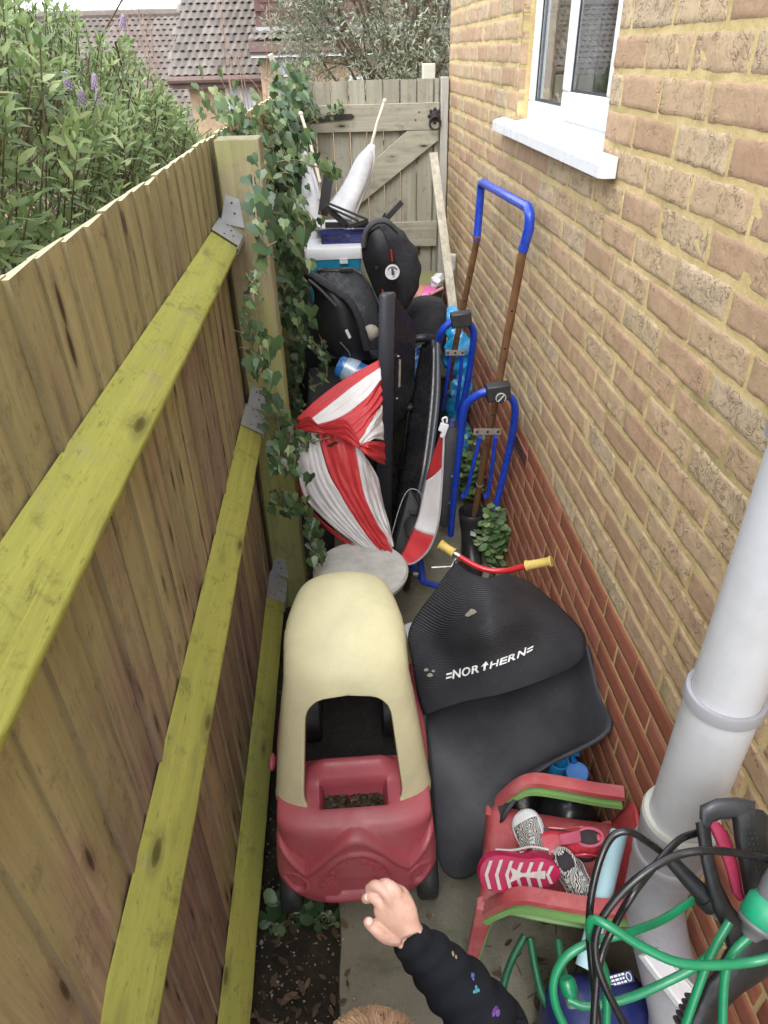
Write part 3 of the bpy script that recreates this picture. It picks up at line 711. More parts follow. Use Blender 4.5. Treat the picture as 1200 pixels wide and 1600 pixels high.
# big evergreen shrub beyond the fence
def bush():
    r=random.Random(11)
    c=Vector((-1.5,2.6,0))
    t=thing('evergreen_shrub','large pale green leafy shrub with a few mauve flower spikes beyond the fence','shrub',(-1.5,2.4,0))
    lf=MB();st=MB();fl=MB();lt=leaf_tpl(.037,.0115)
    def ztop(x,y):
        # outline seen from the passage: tall near the camera, dropping towards the gate
        b=2.62-.19*(y-1.2)+.16*noise.noise((x*1.6,y*1.3,2))+.10*noise.noise((x*4,y*4,5))
        b-=max(0,y-3.1)*.13
        return b-.62*max(0,(-.50-x) if x>-.50 else 0) - .95*max(0,(x+1.05))  # rounds down towards the fence
    sh=[];tries=0
    while len(sh)<6200 and tries<80000:
        tries+=1
        x=r.uniform(-2.7,-.43);y=r.uniform(.5,6.6)
        zt=ztop(x,y)
        if zt<1.2:continue
        dp=abs(r.gauss(0,.16)) if r.random()<.8 else r.uniform(0,.8)
        z=zt-dp
        if z<.9:continue
        if x>-.50 and z<1.86:continue
        if noise.noise((x*3.1,y*3.1,z*3.1))<-.24:continue
        sh.append((Vector((x,y,z)),dp))
    # the face towards the fence below its top
    for k in range(2100):
        y=r.uniform(.5,5.2);z=r.uniform(1.3,2.2);x=-.47-abs(r.gauss(0,.12))-max(0,(z-2.0))*.8
        if z<ztop(x,y):sh.append((Vector((x,y,z)),.05))
    ctr=lambda p:Vector((-1.5,p.y,1.4))
    L1=[]
    for k,(p,dp) in enumerate(sh):
        d=((p-ctr(p)).normalized()*.8+Vector((0,-.15,.75))+rv(r,.33)).normalized()
        l=r.uniform(.05,.11);n=r.randint(4,6);sz=r.uniform(.75,1.35)
        st.tube([p-d*l*1.8-Vector((0,0,.02)),p-d*l*.4,p],[.0022,.0016,.001],3,caps=False)
        a0=r.uniform(0,3.14);e1=d.orthogonal().normalized();e2=d.cross(e1)
        for i in range(n):
            q=p-d*l*(i/n)*1.1;sp=.45+.75*(i/n)**.7
            for s in (0,math.pi):
                a=a0+i*math.pi/2+s+r.uniform(-.2,.2)
                rad=e1*math.cos(a)+e2*math.sin(a)
                ld=(d*math.cos(sp)+rad*math.sin(sp)+Vector((0,0,-.12))).normalized()
                L1.append((q,ld,d-rad*.3+rv(r,.15),sz*(1 if i else .7)*r.uniform(.85,1.1)))
    scatter(lf,lt,L1)
    # branches
    for k in range(70):
        b=Vector((r.uniform(-2.2,-.8),r.uniform(.9,5.6),0.0));tip=Vector((b.x+r.uniform(-.6,.6),b.y+r.uniform(-.7,.7),0));tip.x=min(tip.x,-.5);tip.z=ztop(tip.x,tip.y)-.12
        m1=b.lerp(tip,.4)+rv(r,.09);m2=b.lerp(tip,.72)+rv(r,.09)
        pts=spl([b,m1,m2,tip],5);st.tube(pts,[.013*(1-i/len(pts)*.8) for i in range(len(pts))],5,caps=False)
        for q in range(6):
            i=r.randint(6,len(pts)-2);s=pts[i];e=s+Vector((r.uniform(-.3,.35),r.uniform(-.3,.3),r.uniform(.1,.35)));e.x=min(e.x,-.46);st.tube(spl([s,s.lerp(e,.5)+rv(r,.03),e],3),.003,4,caps=False)
    fc=obj('foliage',lf,leafmat('shrub_leaf',(.12,.19,.065),(.30,.40,.16),(.52,.60,.30),.42,.42),t,ang=70)
    obj('branches',st,M_BARK,t)
    for i,(px,py,y) in enumerate(((108,140,1.9),(128,165,2.0),(155,165,2.0),(150,140,2.05),(192,44,2.6))):
        p=W(px,py,y=y);q=MB()
        ax=Vector((r.uniform(-.3,.3),-.2,.9)).normalized()
        for k in range(46):
            s=k/46;a=k*2.4;e1=ax.orthogonal().normalized();e2=ax.cross(e1);rad=e1*math.cos(a)+e2*math.sin(a)
            q.ell(p+ax*(s*.034)+rad*(.009*(1-s*.6)),(.003,.003,.003),5,4)
        obj('flower_spike',q,P('mauve_flower_%d'%i,(.40,.32,.46),.7,.2,60,.0),t)
    return t
bush()
# small-leaved tree behind the gate
def tree():
    r=random.Random(21);base=Vector((.75,7.6,gz(.7,7.6)))
    t=thing('small_leaved_tree','grey-green fine leaved tree crowding over the top of the gate','tree',base)
    st=MB();lf=MB();lt=leaf_tpl(.045,.012,.2,.3);lt2=leaf_tpl(.035,.010)
    top=base+Vector((0,0,2.2));pts=spl([base-Vector((0,0,.1)),base+Vector((.05,0,.9)),base+Vector((-.04,.05,1.6)),top],5)
    st.tube(pts,[.09-.04*i/len(pts) for i in range(len(pts))],9)
    clumps=[]
    for k in range(120):
        a=r.uniform(0,6.28);el=r.uniform(-.35,1.35);rad=r.uniform(.65,1.0)
        c=base+Vector((-.10,0,2.55))+Vector((math.cos(a)*math.cos(el)*1.12*rad,math.sin(a)*math.cos(el)*.9*rad,math.sin(el)*1.45*rad))
        clumps.append(c)
        if k%2==0:
            s=pts[r.randint(8,len(pts)-1)];st.tube(spl([s,s.lerp(c,.5)+rv(r,.08),c],4),[.02*(1-i/9*.8) for i in range(9)],5,caps=False)
    I=[];J=[]
    for c in clumps:
        for k in range(52):
            s=c+rv(r,.14);d=(Vector((0,0,-.25))+(s-base-Vector((0,0,2.2))).normalized()*.7+rv(r,.5)).normalized();ln=r.uniform(.08,.2)
            st.tube([s,s+d*ln],.0013,3,caps=False)
            for i in range(7):
                q=s+d*ln*i/6;I.append((q,(d*.6+rv(r,.6)).normalized(),rv(r),r.uniform(.6,1.25)))
    scatter(lf,lt,I)
    obj('crown',lf,leafmat('olive_leaf',(.15,.18,.11),(.33,.36,.25),(.58,.58,.47),.5,.3),t,ang=70)
    obj('trunk',st,M_BARK,t)
tree()
# bare twiggy saplings in front of the far roofs
def sapling(px,y,zt,label,seed):
    r=random.Random(seed);b=W(px,120,y=y);b.z=gz(b.x,y);t=thing('bare_sapling',label,'sapling',b,'bare saplings before the far roofs');st=MB()
    for k in range(7):
        tip=Vector((b.x+r.uniform(-.35,.35),b.y+r.uniform(-.3,.3),zt-r.uniform(0,.5)))
        pts=spl([b,b.lerp(tip,.5)+rv(r,.06),tip],5);st.tube(pts,[.012*(1-.8*i/len(pts)) for i in range(len(pts))],4,caps=False)
        for q in range(9):
            s=pts[r.randint(3,9)];e=s+Vector((r.uniform(-.22,.22),r.uniform(-.2,.2),r.uniform(.1,.4)));st.tube([s,s.lerp(e,.5)+rv(r,.02),e],.0028,3,caps=False)
    obj('twigs',st,P('twig_tan_%d'%seed,(.30,.20,.15),.9),t)
sapling(238,9,2.75,'bare brown twigs rising past the skyline beside the left roof',1)
sapling(385,9.5,2.6,'thin bare sapling against the steep tiled roof',2)
# ------------------------------------------------------------------ ivy
M_IVY=leafmat('ivy_leaf',(.022,.055,.022),(.06,.115,.045),(.13,.20,.08),.33,.10)
M_IVY2=leafmat('ivy_leaf_pale',(.08,.14,.05),(.20,.28,.13),(.36,.40,.20),.4,.25)
def ivy(name,label,paths,seed,dens=1,group='ivy on the fence'):
    """paths: list of (points, spread, leaf size, count, pale?)"""
    r=random.Random(seed);p0=Vector(paths[0][0][0]);t=thing(name,label,'ivy',p0,group);st=MB();a_=MB();b_=MB();I=[];J=[]
    tp=ivy_tpl(.054)
    for pts,spread,size,cnt,pale in paths:
        s=spl(pts,6);st.tube(s,.0028,5)
        for k in range(int(cnt*1.25)):
            p=s[r.randint(0,len(s)-1)]+Vector((r.gauss(0,spread)*.6+abs(r.gauss(0,spread*.35)),r.gauss(0,spread),r.gauss(0,spread)))
            nrm=(Vector((.55,-.75,.45))+rv(r,.36)).normalized()
            dn=(Vector((r.uniform(-.5,.8),r.uniform(-.5,.2),-1))+rv(r,.25));dn=(dn-nrm*dn.dot(nrm)).normalized()
            (J if r.random()<pale else I).append((p-dn*.02,dn,nrm,size*r.uniform(.55,1.2)))
            if k%3==0: st.tube([p-dn*.02,p-dn*.05-nrm*.015],.0012,3,caps=False)
    scatter(a_,tp,I);scatter(b_,tp,J)
    obj('foliage',a_,M_IVY,t,ang=20)
    if J:obj('young_foliage',b_,M_IVY2,t,ang=20)
    obj('stem',st,P('ivy_stem_%d'%seed,(.22,.15,.09),.8),t)
    return t
iv=lambda px,py,**k:W(px,py,**k)
ivy('climbing_ivy','thick dark ivy heaped on the fence top beside the gate hinge',[
 ([iv(422,260,x=-.33),iv(428,210,x=-.33),iv(438,175,x=-.32)],.05,1.1,60,.1),
 ([iv(452,310,y=3.9),iv(450,230,y=4.1),iv(452,160,y=4.3)],.075,1.25,190,.06),
 ([iv(425,140,y=4.3),iv(462,132,y=4.5),iv(476,140,y=4.5)],.045,1.0,45,.7),
 ([iv(470,200,y=4.5),iv(500,183,y=4.5),iv(525,175,y=4.53),iv(532,162,y=4.55)],.02,.6,26,.4)],31)
ivy('climbing_ivy','ivy with large veined leaves spilling off the near fence post',[
 ([iv(360,205,x=-.33),iv(380,200,x=-.30),iv(405,240,x=-.26),iv(412,300,x=-.25)],.035,.8,40,.55),
 ([iv(330,185,x=-.4),iv(360,175,x=-.42),iv(400,190,x=-.36),iv(425,200,x=-.3)],.05,.75,60,.8),
 ([iv(395,270,x=-.235),iv(400,330,x=-.22),iv(408,400,x=-.21)],.018,1.05,11,.2),
 ([iv(425,255,x=-.2),iv(460,250,y=3.1),iv(500,262,y=3.2),iv(530,268,y=3.25)],.022,.95,26,.6),
 ([iv(420,330,x=-.2),iv(455,340,y=3.0),iv(485,345,y=3.0)],.045,1.1,40,.3),
 ([iv(440,330,y=2.9),iv(442,400,y=2.9),iv(458,470,y=2.95),iv(466,500,y=2.9)],.055,1.1,110,.1),
 ([iv(395,440,x=-.23),iv(396,475,x=-.23)],.012,.55,12,.3)],32)
ivy('climbing_ivy','clump of dark ivy leaves above the middle rail bracket',[
 ([iv(400,520,x=-.25),iv(410,560,x=-.23),iv(405,585,x=-.23)],.020,1.0,14,.05),
 ([iv(385,490,x=-.26),iv(397,560,x=-.26)],.012,.6,12,.1)],33)
ivy('climbing_ivy','dark ivy leaves between the two lower rail brackets',[
 ([iv(430,640,x=-.26),iv(440,690,x=-.23),iv(450,735,x=-.2)],.035,1.0,40,.05),
 ([iv(430,770,x=-.26),iv(445,795,x=-.24),iv(475,800,x=-.17),iv(490,840,x=-.15),iv(497,885,x=-.14)],.018,.75,62,.1)],34)
ivy('climbing_ivy','trailing ivy strand hanging across the striped fabric',[
 ([iv(462,672,y=2.35),iv(485,690,y=2.3),iv(520,685,y=2.3),iv(533,715,y=2.3),iv(520,745,y=2.3)],.012,.75,24,.2),
 ([iv(480,690,y=2.3),iv(478,705,y=2.3)],.008,1.25,3,0)],35)
ivy('climbing_ivy','thin ivy strand with small leaves hanging over the dark gap left of the car seats',[
 ([iv(462,530,y=2.9),iv(490,535,y=2.85),iv(505,560,y=2.85),iv(510,590,y=2.85),iv(485,608,y=2.85)],.014,.62,34,.45),
 ([iv(465,530,y=3.0),iv(462,580,y=3.0),iv(463,640,y=3.0)],.03,.9,50,.1)],36)
# weeds
def weed(name,label,c,rad,h,n,sz,seed,cols=None):
    r=random.Random(seed);t=thing(name,label,'plant',c,'weeds in the passage');st=MB();lf=MB();I=[];tp=oval_tpl(.06,.042)
    for k in range(n):
        a=r.uniform(0,6.28);q=r.random()**.5*rad;hh=h*(1-.5*(q/rad))*r.uniform(.35,1)
        tip=Vector(c)+Vector((math.cos(a)*q,math.sin(a)*q,hh));b=Vector(c)+Vector((math.cos(a)*q*.3,math.sin(a)*q*.3,0))
        st.tube(spl([b,b.lerp(tip,.6)+rv(r,.008),tip],3),.0016,4,caps=False)
        for i in range(3):
            d=(Vector((math.cos(a+i*2.1),math.sin(a+i*2.1),.15))+rv(r,.3)).normalized();I.append((tip-Vector((0,0,.015*i)),d,Vector((0,-.3,1))+rv(r,.3),sz*r.uniform(.5,1.2)))
    scatter(lf,tp,I);obj('foliage',lf,cols or M_IVY,t,ang=30);obj('stem',st,P('weed_stem_%d'%seed,(.14,.16,.06),.7),t);return t
M_WEED=leafmat('weed_leaf',(.07,.14,.05),(.15,.25,.09),(.34,.42,.20),.5,.25)
c=W(785,905,z=.0);weed('leafy_weed','bright green leafy weed growing against the red bricks behind the handlebar',(.615,2.46,0.02),.055,.42,80,.72,41,M_WEED)
weed('leafy_weed','tall green weed seen through the legs of the blue frames',(.60,3.0,0.02),.07,.50,70,.75,42,M_WEED)
weed('low_weed','small dark leaved weed in the soil beside the toy car wheel',(-.25,1.0,0),.05,.06,16,.85,43)
weed('low_weed','tiny dark seedlings at the edge of the concrete path',(-.14,.97,0),.03,.04,7,.6,44)
# ------------------------------------------------------------------ ride-on toy car
def toy_car():
    M_RED=P('faded_red_plastic',(.38,.075,.095),.42,.14,7,.55,(.36,.17,.17),9,.10,140)
    M_YEL=P('faded_yellow_plastic',(.62,.58,.36),.5,.12,4,.55,(.42,.40,.27),5,.08,140)
    M_BLK=P('tyre_black_plastic',(.022,.022,.024),.5,.2,20,.35,(.10,.09,.08),14,.15,90)
    ox,oy=-.042,1.0
    t=thing('toy_car','pale yellow roofed red ride-on toy car with its nose towards the camera','toy car',(ox,oy+.35,0))
    # nose: a shell that wraps from bumper over the bonnet, bonnet tray pressed in
    ns,nt_=170,220
    prof=spl([(0,.045,.078),(0,.008,.090),(0,-.008,.14),(0,.000,.21),(0,.012,.28),(0,.028,.335),(0,.060,.358),(0,.11,.365),(0,.17,.372),(0,.22,.365)],14)
    def at_s(s):
        k=s*(len(prof)-1);i=min(int(k),len(prof)-2);return prof[i].lerp(prof[i+1],k-i)
    def sm(a,b,x):
        t_=min(max((x-a)/(b-a),0),1);return t_*t_*(3-2*t_)
    G=[]
    for i in range(ns):
        s=i/(ns-1);p=at_s(s);p2=at_s(min(1,s+.01));tg=(p2-at_s(max(0,s-.01)));nrm=Vector((0,-tg.z,tg.y)).normalized()
        row=[]
        for j in range(nt_):
            tt=-1+2*j/(nt_-1);
            th=tt*math.pi*.62   # wraps past the sides
            front=max(0,math.cos(th)) if abs(th)<math.pi/2 else 0
            hw=.208-.012*sm(.2,.37,p.z)
            X=hw*math.copysign(abs(math.sin(min(abs(th),math.pi/2)))**.62,th)
            bow=.085*(1-abs(math.cos(min(abs(th),math.pi/2)))**.62)
            back=0
            if abs(th)>math.pi/2: back=(abs(th)-math.pi/2)*.42
            topf=sm(.31,.36,p.z)   # on the top faces the bow fades out
            Y=p.y+bow*(1-topf*.55)+back
            Z=p.z
            x=X
            # relief on the front: the swoop, the arch, the plate, two lamps
            zz=p.z;d=0
            sw=.238+.100*((1+math.cos(min(abs(x)/.135,1)*math.pi))/2)**.62
            if abs(x)>.135: sw=.238+(abs(x)-.135)*1.0
            k=(zz-sw)
            front_w=1-sm(.340,.356,zz)
            d+=.020*(1-sm(-.008,.009,k))*front_w*sm(.08,.11,zz)
            d+=.006*math.exp(-((k+.006)/.012)**2)*front_w
            r_=math.hypot(x/.094,(zz-.185)/.108)
            if zz>.185: d+=.006*math.exp(-((r_-1.0)/.05)**2)
            if abs(x)<.052 and .150<zz<.212: d-=.011*(1-sm(.048,.052,abs(x)))*sm(.150,.154,zz)*(1-sm(.208,.212,zz))
            if abs(x)<.092 and .130<zz<.149: d+=.009*(1-sm(.084,.092,abs(x)))*math.sin((zz-.130)/.019*math.pi)
            rl=math.hypot((abs(x)-.162)/.028,(zz-.180)/.036)
            d-=.007*(1-sm(.75,1.0,rl)); d+=.004*math.exp(-((rl-1.08)/.10)**2)
            Z+=.072*min(1,abs(X)/.2)**3*(1-sm(.09,.26,p.z))
            q=Vector((X,Y,Z))+Vector((0,nrm.y,nrm.z))*d
            # the tray in the bonnet, dash roll behind
            if p.z>.325:
                yb=Y
                inx=1-sm(.080,.094,abs(X+.0));iny=sm(.076,.088,p.y)*(1-sm(.150,.156,p.y))
                q.z-=.075*inx*iny
                q.z+=.045*math.exp(-((p.y-.186)/.026)**2)*(1-sm(.07,.150,abs(X)))
                q.y+=0
            row.append(Vector((ox,oy,0))+q)
        G.append(row)
    mb=MB();mb.grid(G);body=obj('body',mb,M_RED,t,ang=60,solid=.006,soff=-1)
    # wet brown leaves and muck in the tray
    mb=MB();r=random.Random(4)
    for k in range(420):
        x=ox+r.uniform(-.077,.077);y=oy+.205-.03+r.uniform(-.035,.035)*1.0;y=oy+r.uniform(.080,.150)
        s=r.uniform(.004,.011);R=Matrix.Rotation(r.uniform(0,6),3,'Z')@Matrix.Rotation(r.uniform(-.6,.6),3,'X')
        c=Vector((x,y,.318+r.uniform(0,.008)));mb.add([c+R@Vector(q) for q in((-s,0,0),(0,s*.6,.002),(s*1.2,0,0),(0,-s*.6,.001))],[(0,1,2,3)])
    o=obj('leaf_muck',mb,P('wet_leaves',(.035,.025,.012),.5,.4,60,.3,(.10,.07,.02),30,island=.6),t)
    # sides, doors and back
    def wallstrip(pts,z0,z1f,name,mat,th=.028):
        mb=MB();rings=[]
        for i,(x,y) in enumerate(pts):
            z1=z1f(y)
            a=pts[max(i-1,0)];b=pts[min(i+1,len(pts)-1)];tx=Vector((b[0]-a[0],b[1]-a[1],0)).normalized();n=Vector((tx.y,-tx.x,0))*th/2
            c=Vector((ox+x,oy+y,0))
            rings.append([c+n+Vector((0,0,z0)),c+n*1.1+Vector((0,0,(z0+z1)/2)),c+n*.8+Vector((0,0,z1-.006)),c+Vector((0,0,z1)),c-n*.8+Vector((0,0,z1-.006)),c-n+Vector((0,0,z0))])
        mb.loft(rings);return obj(name,mb,mat,t,ang=50)
    for s in(-1,1):
        pts=[(s*x,y) for x,y in ((.196,.20),(.200,.28),(.200,.36),(.198,.44))]
        if s<0: pts=pts[::-1]
        d=wallstrip(pts,.11,lambda y:.385,'door',M_RED);
        if s<0:
            mb=MB();mb.ell((ox-.218,oy+.21,.40),(.010,.028,.015),12,8);obj('door_lug',mb,M_RED,d)
    rear=spl([(.198,.445,0),(.200,.60,0),(.170,.70,0),(.08,.735,0),(0,.74,0),(-.08,.735,0),(-.170,.70,0),(-.200,.60,0),(-.198,.445,0)],6)
    wallstrip([(p.x,p.y) for p in rear],.11,lambda y:.32,'rear_body',M_RED)
    mb=MB();mb.box((ox,oy+.60,.24),(.36,.22,.02));mb.box((ox,oy+.71,.29),(.34,.02,.12));obj('seat',mb,M_RED,t,bevel=.008) if False else None
    mb=MB();mb.tube([(ox+.055*math.cos(a),oy+.275+.02*math.sin(a),.405+.05*math.sin(a)) for a in np.linspace(0,6.283,24)],.008,8);mb.box((ox,oy+.275,.405),(.10,.012,.018));mb.tube([(ox,oy+.275,.40),(ox,oy+.235,.385)],.010,8)
    mb=MB();mb.box((ox,oy+.46,.085),(.34,.50,.012));obj('dark_sheet',mb,P('dark_sheet_black',(.010,.009,.008),.8,.4,30,.4,(.04,.035,.025),35,.2,60),t,bevel=.004)  # black sheet added to darken the inside of the floorless car
    # roof with windscreen opening and pillars, one moulding
    cen=spl([(0,.088,.345),(0,.092,.38),(0,.118,.50),(0,.150,.62),(0,.172,.685),(0,.215,.745),(0,.30,.775),(0,.40,.783),(0,.49,.778),(0,.555,.752),(0,.60,.69),(0,.64,.56),(0,.675,.40),(0,.69,.30)],12)
    n=len(cen)
    # the windscreen ends where the profile reaches z ~ .745
    def tgt(i):return (cen[min(i+1,n-1)]-cen[max(i-1,0)]).normalized()
    half=n
    def wd(p,fr):  # half width at a height
        z=p.z
        return .196-(.050*min(max((z-.36)/.36,0),1)) if fr else .190-.047*min(max((z-.40)/.36,0),1)-.035*min(1,max(0,p.y-.38)/.2)*(1-min(1,max(0,p.y-.58)/.1))
    def flare(p): return 0
    mb=MB()
    iw=next(i for i in range(n) if cen[i].z>.690)   # top of the windscreen
    ir=max(i for i in range(n) if cen[i].z>.700)    # top of the rear window
    zt=cen[iw]
    for side in(-1,1):
        G=[]
        for i in range(n):
            p=cen[i];tg=tgt(i);nr=Vector((0,-tg.z,tg.y))
            fr=i<n/2;w_=wd(p,fr)
            b=0
            if i<iw:
                dd=min((zt-p).length/.085,1);b=(1-(1-dd)**2.6)**(1/2.6)*.45
                b-=.08*math.exp(-((p.z-.345)/.03)**2)
            elif i>ir:
                dd=min((cen[ir]-p).length/.07,1);b=(1-(1-dd)**2.6)**(1/2.6)*.62
            row=[];m=26
            for j in range(m+1):
                u=b+(1-b)*j/m;th=u*math.pi/2
                sx=math.sin(th)**.95 if th>0 else 0;dz=1-math.cos(th)**.72 if u<1 else 1
                depth=.070
                if .30<p.y<.58: depth=.060
                e=0
                q=Vector((side*(w_+flare(p))*sx,0,0))+p-nr*dz*depth
                row.append(Vector((ox,oy,0))+q)
            G.append(row)
        if side<0:G=[r[::-1] for r in G]
        mb.grid(G)
    # weld the two halves on the centre line
    seen={};remap=[];V=[]
    for v in mb.v:
        k=(round(v[0],4),round(v[1],4),round(v[2],4))
        if k not in seen:seen[k]=len(V);V.append(v)
        remap.append(seen[k])
    mb.v=V;mb.f=[f for f in (tuple(dict.fromkeys(remap[i] for i in f)) for f in mb.f) if len(f)>2];mb.m=[0]*len(mb.f)
    obj('roof',mb,M_YEL,t,ang=75,solid=.014,soff=-1)
    # wheels
    for x,y,r_,w_ in((-.186,.055,.076,.056),(.188,.050,.076,.056),(-.135,.60,.09,.06),(.125,.60,.09,.06)):
        mb=MB();q=[(r_*.55,-w_/2),(r_*.88,-w_/2),(r_,-w_*.36),(r_,w_*.36),(r_*.88,w_/2),(r_*.55,w_/2),(r_*.5,w_*.3),(.012,w_*.3)]
        q=[(.012,-w_*.3),(r_*.5,-w_*.3)]+q
        mb.lathe(q,(ox+x,oy+y,r_+.003 if x<-.1 else r_+.024),(1,0,0),30);o=obj('wheel',mb,M_BLK,t,ang=50)
        mb=MB();mb.lathe([(.001,-w_*.42),(.016,-w_*.40),(.02,-w_*.3),(.02,w_*.3),(.016,w_*.40),(.001,w_*.42)],(ox+x,oy+y,r_+.003 if x<-.1 else r_+.024),(1,0,0),14);obj('hub',mb,P('hub_grey',(.20,.20,.22),.4),o)
    # raised name round the arch
    def relief_y(x,z):
        # nearest point of the nose grid to a given x, z
        best=None;bd=9
        for row in G0[10:75:1]:
            for q in row[40:110]:
                d=(q.x-x)**2+(q.z-z)**2
                if d<bd:bd=d;best=q
        return best.y
    return t,ox,oy,M_RED
TC,cox,coy,M_RED=toy_car()
dg=bpy.context.evaluated_depsgraph_get()
def embossed(word,cx,cz,rx,rz,a0,a1,size,par,bodyname):
    """letters set along an arc on the nose: cast on to the body surface"""
    ob=bpy.data.objects[bodyname];bpy.context.view_layer.update();dg=bpy.context.evaluated_depsgraph_get();ev=ob.evaluated_get(dg);off=wloc(ob)
    mb=MB();n=len(word)
    for i,ch in enumerate(word):
        if ch==' ':continue
        a=a0+(a1-a0)*i/(n-1);vs,fs,w_=text_polys(ch)
        c=Vector((cx+rx*math.cos(a),cz+rz*math.sin(a)));up=Vector((math.cos(a)/rx,math.sin(a)/rz)).normalized();rt=Vector((up.y,-up.x))
        P_=[]
        for v in vs:
            q=c+rt*(v[0]-w_/2)*size+up*(v[1]-.3)*size
            hit,loc,nn,_=ev.ray_cast(Vector((q.x,coy-.3,q.y))-off,Vector((0,1,0)))
            y=(loc+off).y if hit else coy
            P_.append(Vector((q.x,y-.0045,q.y)))
        k=len(P_);o=len(mb.v)
        mb.add(P_+[p+Vector((0,.006,0)) for p in P_],[f for f in fs]+[tuple(j+k for j in reversed(f)) for f in fs])
        # rims
        from collections import Counter
        ed=Counter()
        for f in fs:
            for s in range(len(f)):
                e=(f[s],f[(s+1)%len(f)]);ed[e]+=1
        for (p,q) in ed:
            if (q,p) not in ed: mb.f.append((o+q,o+p,o+p+k,o+q+k));mb.m.append(0)
    return obj('raised_lettering',mb,M_RED,par,smooth=False)
embossed('COZY',cox,.180,.078,.092,math.pi*.90,math.pi*.60,.024,TC,'body')
embossed('COUPE',cox,.180,.078,.092,math.pi*.44,math.pi*.08,.024,TC,'body')
# ------------------------------------------------------------------ exercise mat folded over
def mat_material(name,ribs):
    m,nt,b=newmat(name);tc=N(nt,'TexCoord')
    n=noise_n(nt,tc.outputs['Object'],6,8,.7);c=ramp(nt,n,[(.3,(.034,.035,.041)),(.7,(.060,.061,.070))])
    d=ramp(nt,noise_n(nt,tc.outputs['Object'],9,8,.75,.5),[(.55,0),(.8,.35)]);c=mix(nt,d,c,(.12,.115,.11))
    sp=ramp(nt,noise_n(nt,tc.outputs['Object'],95,3,.6),[(.70,0),(.75,.5)]);c=mix(nt,sp,c,(.30,.27,.24))
    b.inputs['Roughness'].default_value=.6;b.inputs['Specular IOR Level'].default_value=.3
    if ribs:
        s=N(nt,'SeparateXYZ');L(nt,tc.outputs['UV'],s.inputs[0]);w_=mth(nt,'SINE',mth(nt,'MULTIPLY',s.outputs[0],620))
        c=mix(nt,ramp(nt,w_,[(0,.5),(.6,0)]),c,(.008,.008,.009))
        bump(nt,b,w_,.6,.003)
    else: bump(nt,b,noise_n(nt,tc.outputs['Object'],260,3,.6),.12,.001)
    L(nt,c,b.inputs['Base Color']);return m
